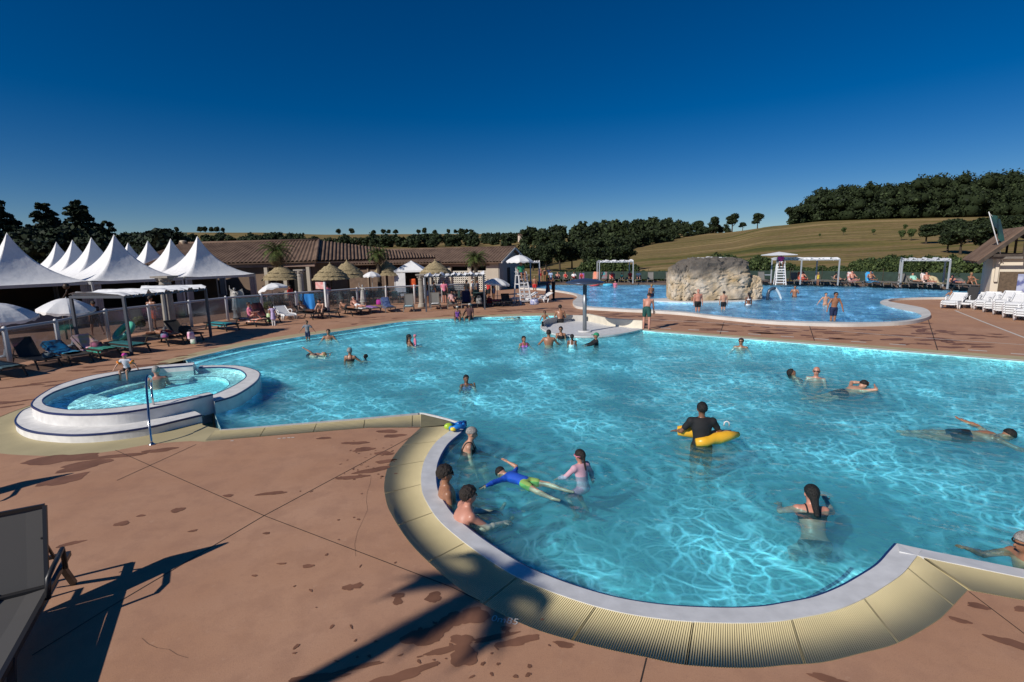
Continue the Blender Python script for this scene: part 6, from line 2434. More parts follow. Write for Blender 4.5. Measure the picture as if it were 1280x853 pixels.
# green inflatable ring leaning by the pergola
gr_ = empty('swim_ring', at(146, 430)+Vector((0, .5, 0)), R(-30), 'large mint green swim ring leaning behind the pergola post', 'swim ring')
mb = MB()
mb.tube([(.42*math.cos(t_), .3*math.sin(t_), .45+.3*math.sin(t_)) for t_ in np.linspace(0, 2*PI, 33)], .13, 10, False)
mb.build('tube', mat('mint_vinyl', (.12, .55, .38), .3), gr_)
for px, py, lab, col, c2, z, sz in ((239, 424, 'pink and white beach bag hanging at the pergola lounger', (.7, .2, .4), (.8, .8, .8), .35, (.3, .2, .3)), (242, 430, 'white shopping bag on the dark lounger', (.8, .8, .78), (.1, .3, .2), .1, (.3, .14, .34)), (206, 422, 'turquoise bag on a lounger in the pergola shade', (.02, .3, .35), (.5, .05, .3), .36, (.34, .2, .2)), (337, 402, 'white and green striped bag behind the robe wearer', (.7, .75, .6), (.2, .45, .05), .1, (.3, .2, .45)), (474, 381, 'magenta beach bag behind the purple towel', (.5, .03, .35), (.3, .02, .2), .3, (.36, .2, .34)), (599, 380, 'black and white backpack on a lounger', (.02, .02, .02), (.3, .3, .3), .3, (.4, .3, .4)), (612, 379.5, 'red bag on the ground by the potted shrub', (.4, .01, .03), (.2, .01, .02), .1, (.36, .3, .4)), (636, 379, 'grey holdall under the near lifeguard chair', (.15, .15, .16), (.3, .3, .3), 0, (.5, .25, .35)), (60, 447, 'dark bundle lying on the steep lounger', (.03, .04, .05), (.15, .2, .22), .33, (.3, .25, .16)), (121, 434, 'bundled black and pink towel on a lounger', (.02, .02, .02), (.4, .1, .2), .35, (.4, .3, .2)), (232, 419, 'black rucksack in the pergola shade', (.01, .01, .01), (.03, .03, .03), .3, (.5, .4, .4)), (668, 381, 'blue and white bag heaped on a lounger', (.05, .1, .4), (.7, .7, .75), .3, (.5, .35, .35))):
    bag(px, py, lab, col, z, sz, None, c2)
# white moulded loungers
def moulded_proto(ang_=R(28), key='white'):
    o = empty('moulded_lounger')
    w = .66
    prof = [(-.95, .26), (-.8, .33), (-.4, .32), (0, .30), (.25, .31)]
    bk = [(.25, .31)]
    for i in range(1, 7):
        bk.append((.25+.8*i/6*math.cos(ang_), .31+.8*i/6*math.sin(ang_)))
    def slats(mb, pts, n_):
        P = resample(pts, n_*3+1)
        for k in range(n_):
            a_, b_ = P[k*3], P[k*3+2]
            mb.add([(-w/2+.05, a_[0], a_[1]), (w/2-.05, a_[0], a_[1]), (w/2-.05, b_[0], b_[1]), (-w/2+.05, b_[0], b_[1]),
                    (-w/2+.05, a_[0], a_[1]-.02), (w/2-.05, a_[0], a_[1]-.02), (w/2-.05, b_[0], b_[1]-.02), (-w/2+.05, b_[0], b_[1]-.02)],
                   [[0, 1, 2, 3], [7, 6, 5, 4], [0, 4, 5, 1], [3, 2, 6, 7], [0, 3, 7, 4], [1, 5, 6, 2]])
        for sx in (-1, 1):
            mb.tube([(sx*w/2, y, z) for y, z in pts], .035, 6)
    mb = MB()
    slats(mb, prof, 12)
    mb.build('seat', wplast, o)
    mb = MB()
    slats(mb, bk, 9)
    mb.bar((-w/2, bk[-1][0], bk[-1][1]), (w/2, bk[-1][0], bk[-1][1]), .05, .06)
    mb.build('backrest', wplast, o)
    for sy in (-.62, .42):
        for sx in (-1, 1):
            mb = MB()
            mb.tube([(sx*(w/2+.0), sy-.24, .3), (sx*(w/2+.03), sy-.2, .2), (sx*(w/2+.05), sy-.15, .0)], [.045, .05, .035], 6)
            mb.tube([(sx*(w/2+.0), sy+.2, .3), (sx*(w/2+.03), sy+.16, .2), (sx*(w/2+.05), sy+.1, .0)], [.045, .05, .035], 6)
            mb.tube([(sx*w/2, sy-.24, .28), (sx*w/2, sy, .25), (sx*w/2, sy+.2, .28)], .045, 6)
            mb.build('arched_leg', wplast, o)
    for sx in (-1, 1):
        MB().tube([(sx*(w/2+.02), -.1, .3), (sx*(w/2+.06), -.08, .48), (sx*(w/2+.06), .1, .53), (sx*(w/2+.05), .42, .5), (sx*(w/2), .5, .42)], .03, 6).build('armrest', wplast, o)
    return o
mp_ = moulded_proto()
first = [True]
def moulded(p, rz, lab, group='white plastic loungers stacked by the hut'):
    if first[0]:
        o = mp_
        first[0] = False
    else:
        o = copy_tree(mp_)
    o.location = p
    o.rotation_euler = (0, 0, rz)
    tag(o, lab, 'sun lounger', group)
    return o
moulded(at(357, 398.5), R(-38)+PI/2+R(-10), 'white plastic lounger with slatted back on the left hand deck', 'white plastic loungers near the left terrace')
# stacks by the hut (foot ends towards the pool, bottom left)
stk = [(1192, 385, 2, 'the leftmost stack'), (1209, 384.5, 1, 'the pile with the dark mattress'), (1222, 384.5, 2, 'the third stack from the left'), (1234, 387, 3, 'the fourth stack from the left'), (1246, 390, 3, 'the stack before the timber screen'), (1259, 393, 5, 'the stack before the plan boards'), (1272, 397, 5, 'the stack second from right'), (1286, 400, 3, 'the rightmost stack')]
order = ['bottom one', 'second up', 'third up', 'fourth up', 'topmost']
for px, py, n_, lab in stk:
    base_ = at(px, py)
    for k in range(n_):
        nm = 'topmost' if k == n_-1 and n_ > 1 else order[k]
        moulded(Vector((base_.x+.02*k, base_.y+.04*k, .105*k)), R(-55), 'white lounger, %s of %s by the hut' % (nm, lab))
mt = MB()
p = at(1209, 384.5)
sling(mt, [(-.6, .36), (0, .36), (.3, .4), (.95, 1.15)], .5, .06)
m_ = mt.build('mattress', tex_d)
m_.location = p+Vector((0, 0, .0))
m_.rotation_euler = (0, 0, R(-55))
tag(m_, 'dark mattress propped upright on a white lounger by the far pool', 'mattress')
moulded(at(674, 379)+Vector((0, .3, 0)), R(-70), 'white plastic lounger with lilac rails right of the near lifeguard chair', 'white plastic loungers near the left terrace')
moulded(at(664, 378.5)+Vector((-.5, .6, 0)), R(-75), 'white plastic lounger heaped with blue towels beside the guard chair', 'white plastic loungers near the left terrace')
# --- far deck loungers, foot end towards the pool
FG = 'loungers along the far deck'
far_l = [(656, 352, R(30), 'far deck lounger behind the lifeguard chair'), (697, 353.5, R(40), 'far deck lounger, first right of the standing group'), (707, 353.5, R(40), 'far deck lounger, second right of the standing group'), (717, 353.5, R(40), 'far deck lounger, third right of the standing group'), (727, 353.8, R(45), 'far deck lounger above the blue shower disc'),
         (744, 354, R(68), 'far deck lounger with tall grey back beside the orange towel'), (755, 354, R(65), 'far deck lounger with teal towel under the left pergola'), (765, 354, R(45), 'far deck lounger with a striped towel under the left pergola'), (777, 354, 0., 'flat far deck lounger under the left pergola'), (787, 354, R(8), 'low far deck lounger near the right post of the left pergola'), (798, 354, R(20), 'far deck lounger between two pergola groups'), (813, 354, R(62), 'empty grey lounger standing alone left of the rock'), (837, 354.3, R(66), 'upright grey lounger half hidden by the rock island'),
         (953, 355.3, R(70), 'upright grey lounger right of the rock island'), (994, 355.8, R(60), 'dark backed lounger left of the orange towel sitter'), (1004, 356, R(62), 'far lounger draped with orange towel'), (1017, 356.4, 0., 'flat lounger behind the standing child'), (1029, 356.5, 0., 'flat lounger right of the standing child'), (1036, 356.6, 0., 'low lounger by the right post of the middle pergola'), (1049, 357, R(30), 'far lounger with a reclining woman right of the middle pergola'),
         (1067, 357.3, R(65), 'far lounger with white and red towel'), (1089.5, 357.9, R(68), 'far lounger with bright blue towel'), (1103, 358.6, 0., 'empty flat lounger, left of the right pergola'), (1114, 359, 0., 'second empty flat lounger left of the right pergola'), (1133, 359.3, R(60), 'grey backed lounger beneath the right pergola'), (1145, 359.6, R(40), 'far lounger with a sitter in a green wrap'), (1161, 360.2, R(65), 'far lounger shared by two sunbathers'), (1173, 360.8, R(38), 'pale yellow lounger standing under the right pergola'), (1196, 361.8, R(25), 'far lounger right of the right pergola'), (1208, 362.3, R(30), 'far lounger with a bare backed sunbather'), (1233, 364.2, 0., 'far lounger with orange towel nearest the hut')]
FL = {}
for px, py, a_, lab in far_l:
    tw_ = ang(.15, 1)
    o = lounger(px, py-1.2, R(-10)+random.uniform(-.1, .1), lab, a_ if a_ > .1 else 0., 'g', FD, FG)
    FL[px] = o
def ftowel(px, lab, c1, c2=None, full=True):
    o = FL[px]
    a_ = [q[2] for q in far_l if q[0] == px][0]
    towel(o, lab, c1, -.85, .35, a_ if a_ > .1 else None, c2, .6, 4)
ftowel(744, 'coral towel on the tall backed far lounger', (.8, .25, .15), (.75, .35, .25))
ftowel(755, 'teal towel on a far lounger under the left pergola', (.02, .3, .33), (.4, .04, .05))
ftowel(765, 'pink striped towel on a far lounger', (.7, .2, .2), (.7, .5, .4))
ftowel(727, 'blue and red towel on the far lounger above the shower disc', (.04, .12, .5), (.7, .1, .1))
ftowel(1004, 'orange red towel over the far lounger back', (.8, .1, .02), (.6, .05, .02))
ftowel(1067, 'white and red patterned towel on a far lounger', (.75, .7, .7), (.7, .15, .12))
ftowel(1089.5, 'bright azure towel on a far lounger', (.02, .35, .8), (.05, .5, .9))
ftowel(1161, 'white towel under the pair of far sunbathers', (.8, .75, .75), (.7, .5, .45))
ftowel(1173, 'pale yellow towel covering a far lounger', (.6, .5, .3), (.5, .42, .25))
ftowel(1233, 'orange patterned towel on the lounger nearest the hut', (.75, .35, .03), (.5, .15, .02))
# --- lifeguard chairs
def guard_chair(loc, rz, label, h=1.9, m=None):
    m = m or MATS['white_metal']
    o = empty('lifeguard_chair', loc, rz, label, 'lifeguard chair')
    top = [(-.3, -.25), (.3, -.25), (.3, .3), (-.3, .3)]
    bot = [(-.42, -.95), (.42, -.95), (.42, .45), (-.42, .45)]
    for (a_, b_), (c_, d_) in zip(top, bot):
        MB().bar((c_, d_, 0), (a_, b_, h), .07, .09).build('leg', m, o)
    mb = MB()
    for k in range(1, 8):
        t_ = k/8
        y = -.95+.7*t_
        x = .42-.12*t_
        mb.bar((-x, y, h*t_), (x, y, h*t_), .04, .09)
    mb.build('ladder_rungs', m, o)
    mb = MB()
    for k in (.35, .7):
        for sx in (-1, 1):
            x = .42-.12*k
            mb.bar((sx*x, -.95+.7*k, h*k), (sx*x, .45-.15*k, h*k), .04, .06)
        x = .42-.12*k
        mb.bar((-x, .45-.15*k, h*k), (x, .45-.15*k, h*k), .04, .06)
    mb.build('braces', m, o)
    MB().box((0, .05, h+.02), (.66, .62, .05)).build('seat', m, o)
    MB().box((0, .34, h+.35), (.6, .04, .55)).build('backrest', m, o)
    for sx in (-1, 1):
        MB().bar((sx*.33, -.2, h+.25), (sx*.33, .35, h+.25), .05, .04).bar((sx*.33, -.2, h+.25), (sx*.33, -.2, h), .04).build('armrest', m, o)
    return o
gp = at(652, 379.5)
g1_ = guard_chair(gp, R(20), 'tall white lifeguard chair at the corner of the near pool', 2.0)
sit_at = lambda p, z: Vector((p.x, p.y, z))
person('lifeguard in green shirt sitting high on the near white chair', sit_at(gp, 2.04), R(20)+PI, 1.75, 'tan', 'black', 'short', wear=(('tshirt', 'green'), ('shorts', 'navy')), **{**SIT_CHAIR, **ARMS_DOWN}, vox=.024)
scallop_parasol('guard_parasol', Vector((gp.x-.1, gp.y+.35, 1.2)), 2.25, .95, .42, 'white domed parasol over the near lifeguard chair', polez=0.01, group=None)
gp2 = at(974, 356, FD)
g2_ = guard_chair(gp2, R(-20), 'white lifeguard ladder chair on the far deck right of the rock', 1.9)
person('lifeguard in pink shirt sitting on the far white chair', sit_at(gp2, FD+1.94), R(-20)+PI, 1.75, 'brown', 'black', 'short', wear=(('tshirt', 'magenta'), ('shorts', 'white')), **{**SIT_CHAIR, **ARMS_DOWN}, vox=.026)
po = empty('guard_parasol', Vector((gp2.x, gp2.y+.4, FD)), 0, 'flat white square parasol over the far lifeguard chair', 'parasol')
MB().add([(-1.15, -1.1, 2.75), (1.15, -1.1, 2.75), (1.15, 1.1, 2.75), (-1.15, 1.1, 2.75), (0, 0, 3.02), (-1.15, -1.1, 2.7), (1.15, -1.1, 2.7), (1.15, 1.1, 2.7), (-1.15, 1.1, 2.7)], [[0, 1, 4], [1, 2, 4], [2, 3, 4], [3, 0, 4], [0, 5, 6, 1], [1, 6, 7, 2], [2, 7, 8, 3], [3, 8, 5, 0]]).build('canopy', canvas, po)
MB().tube([(0, 0, 0), (0, 0, 3.0)], .03, 8).build('pole', MATS['parasol_pole'], po)
MB().box((-1.0, .2, .9), (.5, .5, .05)).build('tray', rail_m, g2_)

# ------------------------------------------------------------ people
# three sitters on the bench of the near bay, and the woman in the cap
WZ = -.035
def on_bench(px, py, z=-.38):
    return at(px, py, z)
# man in sunglasses, facing right
b1 = at(571, 640, -.30)
person('man with brown hair and sunglasses sitting in the water against the bay edge', Vector((-.99, 7.15, -.52)), ang(1, .28), 1.8, 'tan', 'dkbrown', 'curly', lean=R(-4), fat=1.12, hands=True, head=R(4),
       thigh=((-.18, 1, .28), (.12, 1, .22)), shin=((-.05, .9, -.5), (.05, .9, -.5)), zmode='seat', arm=((-.35, .15, -.95), (.3, .1, -1)), fore=((-.1, .65, -.7), (-.1, .6, -.75)), wear=(('shorts', 'black'), ('shades', 'black')), vox=.012)
person('broad backed person with curly dark hair hunched on the bay edge, nearest sitter', Vector((-.83, 6.42, -.5)), ang(1, .45), 1.74, 'pink', 'dkbrown', 'curly', 'm', lean=R(24), fat=1.28, hands=True, head=R(-8),
       thigh=((-.15, 1, .55), (.15, 1, .5)), shin=((0, .35, -1), (0, .35, -1)), zmode='seat', arm=((-.2, .75, -.6), (.2, .75, -.6)), fore=((.25, .9, -.15), (-.25, .9, -.1)), wear=(('shorts', 'black'),), vox=.012, grip=.9)
person('older woman in silver bathing cap and black swimsuit sitting at the pool tip', Vector((-.95, 9.0, -.46)), ang(1, .02), 1.62, 'fair', 'grey', 'bathcap', 'f', lean=R(18), fat=1.08, hands=True, hturn=R(-4), head=R(5), thigh=((-.12, 1, -.12), (.12, 1, -.15)), shin=((0, .3, -1), (0, .3, -1)), zmode='seat',
       arm=((-.1, .45, -.85), (.12, .1, -1)), fore=((0, .95, -.25), (.05, .35, -.85)), wear=(('onepiece', 'black'),), vox=.012)
rg = empty('toy_heap', at(571, 536, .03), .4, 'small heap of blue, green and yellow pool toys on the coping tip', 'pool toys')
mb = MB()
mb.tube([(.14*math.cos(t_), .11*math.sin(t_), .06+.02*math.sin(3*t_)) for t_ in np.linspace(0, 2*PI, 20)], .05, 8, False)
mb.build('blue_ring', mat('blue_vinyl', (.02, .2, .6), .3), rg)
MB().ball((-.16, .02, .07), (.1, .07, .07), 10).build('green_toy', mat('lime_vinyl', (.4, .6, .05), .3), rg)
MB().ball((-.1, -.1, .04), (.07, .06, .045), 10).build('yellow_toy', mat('yellow_vinyl', (.8, .6, .05), .3), rg)
MB().box((.14, .05, .06), (.16, .1, .12), .4, bev=.02).build('navy_mask', mat('navy_vinyl', (.01, .04, .2), .3), rg)
# boy floating in a blue shirt
person('boy in blue rash shirt and yellow green shorts floating face down in the bay', at(657, 603, -.07), ang(-.75, .62), 1.3, 'fair', 'black', 'short', 'c', lean=R(88), thigh=((-.25, -1, -.02), (.3, -1, -.02)), shin=((-.12, -1, 0), (.1, -1, -.05)), foot=(0, -1, .1), zmode='pelvis', arm=((-1, .15, .05), (.9, .5, .15)), fore=((-.9, .1, 0), (-.1, .9, .25)), wear=(('rash', (.01, .08, .5)), ('trunks', (.25, .4, .1))), vox=.011, hands=True, grip=.1)
person('girl in pink swim shirt with long dark plait standing in the bay', at(728, 592, WZ)+Vector((0, -.08, -.21)), ang(-.55, .8), 1.34, 'pink', 'dkbrown', 'pony', 'c', lean=R(10), hands=True, thigh=((-.15, .75, -.6), (.15, .75, -.6)), shin=((0, -.7, -.7), (0, -.7, -.7)), zmode='pelvis', arm=((-.4, .5, -.7), (.55, .1, -.8)), fore=((0, .8, -.4), (.4, .3, -.7)), wear=(('rash', (.6, .35, .42)), ('goggles', 'pink'), ('trunks', 'pink')), vox=.011)
# man with orange float
pm2 = person('man in black shirt seen from behind pulling a yellow inflatable in the pool', at(878, 555, WZ)+Vector((0, .05, -1.0)), ang(.12, 1), 1.76, 'brown', 'black', 'short', lean=R(6), hands=True, thigh=((-.1, .0, -1), (.12, .1, -1)), arm=((-.5, .25, -.75), (.55, .25, -.75)), fore=((-.2, .9, -.3), (.3, .8, -.3)), wear=(('tshirt', 'black'), ('shorts', 'black')), vox=.013)
fl_ = empty('inflatable', at(880, 548, -.02), R(-8), 'wavy yellow inflatable with two white handles round the man in black', 'inflatable')
ym = mat('yellow_inflatable', (.85, .45, .03), .35, var=.08, scale=4)
mb = MB()
mb.tube([(-.48, .05, .12), (-.35, .02, .13), (-.15, -.02, .11), (-.02, -.04, .09)], [.09, .115, .11, .07], 12)
mb.build('left_tube', ym, fl_)
mb = MB()
mb.tube([(-.22, -.34, .04), (-.05, -.32, .05), (.08, -.2, .06), (.22, -.16, .07), (.4, -.08, .09), (.62, .0, .1)], [.07, .095, .1, .11, .1, .05], 12)
mb.build('right_tube', ym, fl_)
mb = MB()
mb.tube([(-.1, -.22, .07), (.0, -.12, .09), (.2, -.05, .11), (.5, .06, .12)], [.06, .08, .08, .04], 10)
mb.build('patterned_panel', mat('spotted_vinyl', (.3, .14, .05), .4, two=(.75, .4, .3), scale=18), fl_)
for x, y in ((-.28, .03), (.42, .08)):
    MB().tube([(x-.05, y, .23), (x-.04, y, .3), (x, y, .32), (x+.04, y, .3), (x+.05, y, .23)], .014, 8).build('handle', MATS['white_metal'], fl_)
# woman nearest right
person('woman with wet dark ponytail and bare pink shoulders, nearest bather on the right', at(1016, 640, WZ)+Vector((-.02, -.14, -.40)), ang(.25, 1), 1.74, 'pink', 'black', 'long', 'f', lean=R(34), fat=1.2, hands=True, hturn=R(-10), head=R(-14), thigh=((-.2, .75, -.6), (.2, .75, -.6)), shin=((0, -.75, -.6), (0, -.75, -.6)), zmode='pelvis', arm=((-.6, .55, -.45), (.55, .7, -.35)), fore=((.2, .9, -.1), (.0, .9, .2)), wear=(('bra', 'black'), ('briefs', 'black')), vox=.012)
# right edge swimmer with arms on coping
person('tanned man in grey cap resting his arms on the coping at the right edge', at(1283, 708, WZ)+Vector((.27, .12, -1.36)), ang(-1, .1), 1.7, 'tan', 'grey', 'bathcap', lean=R(18), hands='down', arm=((-.5, .6, -.4), (.4, .6, -.4)), fore=((.3, .8, .35), (-.2, .8, .35)), wear=(('goggles', 'black'), ('trunks', 'navy')), vox=.013)
# swimmers right
person('swimmer with dark hair doing crawl, one arm forward, at the right side', at(1205, 545, -.15), ang(.9, -.35), 1.72, 'tan', 'black', 'short', lean=R(86), head=.35, thigh=((-.12, -1, -.05), (.12, -1, -.1)), shin=((0, -1, -.1), (0, -1, 0)), foot=(0, -1, 0), zmode='pelvis', arm=((-.95, -.35, .25), (.5, .8, -.3)), fore=((-.7, -.5, .1), (.2, .9, -.2)), wear=(('trunks', 'black'),), vox=.014, hands=True)
person('bald sunburnt swimmer with black goggles facing left, in the upper right water', at(1020, 472, WZ)+Vector((0, 0, -1.45)), ang(-.6, -.8), 1.74, 'pink', 'black', 'bald', wear=(('shades', 'black'), ('trunks', 'navy')), **ARMS_FWD, vox=.016)
person('dark haired swimmer floating on her back beside the bald man', at(1005, 470, WZ-.02)+Vector((0, 0, -1.38)), ang(1, -.2), 1.66, 'tan', 'black', 'bob', 'f', lean=R(-30), head=R(-20), wear=(('onepiece', 'black'),), **ARMS_OUT, vox=.016)
person('swimmer with folded arms leaning over the water right of the floating pair', at(1052, 493, WZ-.14), ang(.95, .2), 1.74, 'fair', 'dkbrown', 'short', lean=R(78), head=.5, thigh=((-.1, -1, -.12), (.1, -1, -.15)), shin=((0, -1, -.05), (0, -1, -.05)), foot=(0, -1, 0), zmode='pelvis', arm=((-.5, .6, .25), (.6, .6, .25)), fore=((.7, .6, .1), (-.7, .6, .1)), wear=(('trunks', 'black'),), vox=.016)
person('brown haired swimmer close to the far pool edge, chin deep', at(926, 434, WZ)+Vector((0, 0, -1.42)), ang(-.5, -.8), 1.74, 'tan', 'brown', 'short', **ARMS_OUT, wear=(('shades', 'black'),), vox=.018)
# middle group near the splash basin
def wader(label, px, py, dep, dx, dy, H=1.7, skin='tan', hair='brown', style='short', sex='m', wear=(), vox=.019, wz=WZ, **kw):
    """py: pixel where the body meets the water; dep: metres of body below the surface"""
    k = {**ARMS_DOWN, **kw}
    if dep > .9 and 'thigh' not in k:
        # knees bent under water, feet tucked back, shoulders at the height asked for
        k.update(thigh=((-.2, .8, -.55), (.2, .8, -.55)), shin=((0, -.75, -.6), (0, -.75, -.6)), zmode='pelvis')
        return person(label, at(px, py, wz)+Vector((0, 0, -dep+(.48+.02)*H)), ang(dx, dy), H, skin, hair, style, sex, wear=wear, vox=vox, **k)
    return person(label, at(px, py, wz)+Vector((0, 0, -dep)), ang(dx, dy), H, skin, hair, style, sex, wear=wear, vox=vox, **k)
wader('girl with long black hair turned away alone in mid pool', 583, 481, 1.17, .3, -.9, 1.5, 'brown', 'black', 'long', 'f', (('bra', 'floral'),), .016, **ARMS_FACE)
wader('grey haired woman seen from behind in brown bikini, arm reaching right', 438, 451, 1.12, .1, 1, 1.64, 'tan', 'grey', 'short', 'f', (('bra', 'black'), ('briefs', 'black')), .017, arm=((-.3, .1, -1), (.7, .3, -.7)), fore=((0, .3, -.9), (.8, .4, -.1)))
wader('child with dark hair reaching towards the grey haired woman', 457, 447.5, .95, -.8, -.2, 1.12, 'brown', 'black', 'short', 'c', (('trunks', 'navy'),), .016, **ARMS_FWD)
wader('woman with long dark hair holding a toddler in mid pool', 512, 431.5, 1.12, .8, .2, 1.62, 'tan', 'black', 'long', 'f', (('onepiece', 'black'),), .018, **ARMS_FWD)
wader('toddler in pink sun hat held by the long haired woman', 519, 431, .5, -.7, -.3, .9, 'fair', 'pink', 'bathcap', 'c', (('rash', 'pink'),), .017)
wader('swimmer with grey ear length hair in shallow water beside the steps', 411, 424, .98, .2, -.9, 1.7, 'tan', 'grey', 'short', 'm', (('trunks', 'navy'),), .017, lean=R(8), **ARMS_OUT) if False else wader('swimmer with brown hair crouching in the shallow water beside the steps', 411, 424, 1.2, .2, -.9, 1.7, 'tan', 'brown', 'short', 'm', (('trunks', 'navy'),), .017, arm=ARMS_OUT['arm'], fore=ARMS_OUT['fore'])
wader('small boy in dark wetsuit standing on the pool step', 385, 423.5, .28, .1, -1, 1.08, 'tan', 'dkbrown', 'short', 'c', (('tshirt', 'grey'), ('shorts', 'navy')), .015, arm=((-.7, 0, -.7), (.7, 0, -.7)), fore=((-.5, .1, -.7), (.5, .1, -.7)))
person('swimmer doing backstroke near the shallow steps', at(388, 445, -.1), ang(-.9, .3), 1.55, 'fair', 'blond', 'short', lean=R(-86), head=.3, thigh=((-.1, -1, -.1), (.1, -1, -.1)), shin=((0, -1, 0), (0, -1, 0)), foot=(0, -.4, 1), zmode='pelvis', arm=((-.5, .5, .7), (.9, 0, -.1)), fore=((-.3, .6, .5), (.9, 0, 0)), wear=(('trunks', 'black'),), vox=.018)
# basin group
wader('woman in magenta swimsuit swimming left of the basin group', 655, 431.5, 1.2, .4, -.8, 1.62, 'tan', 'black', 'bob', 'f', (('onepiece', 'magenta'),), .018, arm=ARMS_OUT['arm'], fore=ARMS_OUT['fore'])
wader('bald broad man from behind with dark fringe of hair in the basin group', 686, 431, 1.12, .1, 1, 1.78, 'tan', 'dkbrown', 'short', 'm', (('trunks', 'navy'),), .018, arm=ARMS_OUT['arm'], fore=ARMS_OUT['fore'], fat=1.15)
wader('woman with dark hair bun and sunglasses close to the basin rim', 701, 423, 1.1, -.2, -1, 1.66, 'tan', 'black', 'bun', 'f', (('onepiece', 'black'), ('shades', 'black')), .018)
wader('girl with dark hair in white swimsuit in the basin group', 715, 431, .98, 0, 1, 1.45, 'brown', 'black', 'bob', 'f', (('onepiece', 'white'),), .018)
wader('child in green cap and black long sleeved top right of the basin group', 745, 430.5, 1.0, -.95, -.1, 1.5, 'tan', 'green', 'cap', 'c', (('rash', 'black'),), .017, arm=((-.2, .8, -.4), (.2, .7, -.5)), fore=((0, .9, -.2), (0, .9, -.2)))
wader('girl with goggles standing in the shallows left of the sitting man', 681, 402, .7, .1, -1, 1.25, 'tan', 'black', 'short', 'c', (('shades', 'black'), ('briefs', 'navy')), .019, arm=ARMS_OUT['arm'], fore=ARMS_OUT['fore'])
person('shirtless man sitting on the beige edge with his back to the camera', at(700, 404, -.02), ang(.15, 1), 1.76, 'tan', 'dkbrown', 'short', lean=R(12), **{**SIT_FLOOR, **dict(arm=((-.3, .2, -.9), (.3, .2, -.9)), fore=((.1, .8, -.3), (-.1, .8, -.3)))}, wear=(('trunks', 'black'),), vox=.018)
person('child with white cap and floral top sitting on the pool edge', at(572, 399, -.03), ang(.1, -1), 1.4, 'brown', 'white', 'bathcap', 'f', lean=R(10), **{**SIT_EDGE, **ARMS_DOWN}, wear=(('onepiece', 'purple'),), vox=.02)
person('person in white cap and dark top leaning on one arm on the pool edge', at(587, 398.5, -.03), ang(-.3, -1), 1.6, 'brown', 'white', 'bathcap', 'm', lean=R(-6), **{**SIT_EDGE, **dict(arm=((-.2, .1, -1), (.6, -.1, -.8)), fore=((0, .3, -.9), (.4, 0, -.9)))}, wear=(('tshirt', (.08, .03, .03)), ('trunks', 'black')), vox=.02)
person('dark swimmer barely showing above the water near the far shore', at(633, 400, WZ-.12), ang(1, -.1), 1.7, 'brown', 'black', 'short', lean=R(86), thigh=((-.1, -1, -.1), (.1, -1, -.1)), shin=((0, -1, 0), (0, -1, 0)), foot=(0, -1, 0), zmode='pelvis', arm=((-.9, .3, 0), (.9, .3, 0)), fore=((.3, .9, 0), (-.3, .9, 0)), vox=.022)
# tub people
pc = at(161, 464, .43)
person('toddler in purple sun hat and orange arm floats sitting on the tub rim', Vector((pc.x, pc.y-.05, .44)), ang(.25, -.95), .98, 'fair', 'magenta', 'cap', 'c', lean=R(8), **{**SIT_EDGE, **dict(arm=((-.7, .1, -.7), (.7, .1, -.7)), fore=((-.5, .2, -.8), (.5, .2, -.8)))}, wear=(('tshirt', (.6, .62, .68)), ('trunks', 'black'), ('float', (.85, .25, .02))), vox=.011)
pc2 = at(194, 475, .29)
person('grey haired man sitting neck deep in the tub, back of his head showing', Vector((pc2.x, pc2.y+.1, -.29)), ang(-.5, .6), 1.74, 'pink', 'grey', 'short', lean=R(14), **{**SIT_FLOOR, **ARMS_FWD}, vox=.014)
# man bending between the pools
person('shirtless man in dark green trunks bending forward between the two pools', at(808, 412), ang(.3, .55), 1.74, 'pink', 'brown', 'short', lean=R(32), head=R(20), thigh=((-.08, .05, -1), (.14, -.12, -1)), shin=((-.02, -.12, -1), (.05, -.32, -1)), arm=((-.1, .25, -1), (.1, .3, -1)), fore=((0, .35, -.95), (0, .35, -.9)), wear=(('shorts', 'dkgreen'),), vox=.016, hands=True)
# far pool people
FW = .08
def fwader(label, px, py, dep, dx, dy, **kw):
    return wader(label, px, py, dep, dx, dy, wz=FW, vox=kw.pop('vox', .022), **kw)
fwader('person with long hair standing in the far pool behind the bending man', 814, 371, .75, -.3, 1, skin='tan', hair='blond', style='short', wear=(('trunks', 'navy'),))
fwader('bald older man in dark trunks wading left of the rock front', 872, 388.5, .45, 0, -1, skin='pink', style='bald', wear=(('trunks', 'black'),), fat=1.15)
fwader('dark haired bather half hidden behind the bald wading man', 868, 378, 1.0, .2, -1, hair='black')
fwader('bather with arms spread leaning on the ledge of the rock', 882, 373, .9, .1, -1, hair='black', arm=((-1, -.2, -.1), (1, -.2, -.1)), fore=((-.6, .2, -.5), (.6, .2, -.5)))
fwader('pale boy in black shorts seen from behind before the rock', 904, 386.5, .45, .1, 1, H=1.5, skin='fair', hair='black', wear=(('trunks', 'black'),))
fwader('bather neck deep in front of the rock ledge', 917, 374.5, 1.4, -.3, -1, hair='dkbrown')
fwader('woman with long dark hair in white bikini right of the rock front', 935.5, 381.5, .85, -.1, 1, H=1.62, skin='brown', hair='black', style='long', sex='f', wear=(('bra', 'white'), ('briefs', 'white')))
fwader('man with hands joined standing waist deep right of the spout', 993, 371, .9, -.5, -.8, hair='black', arm=ARMS_FWD['arm'], fore=ARMS_FWD['fore'])
fwader('boy with arms wide standing in the far pool left of the tall man', 1031.5, 381.5, .75, -.1, -1, H=1.5, skin='fair', hair='dkbrown', arm=((-.7, 0, -.8), (.7, 0, -.8)), fore=((-.5, 0, -.8), (.5, 0, -.8)))
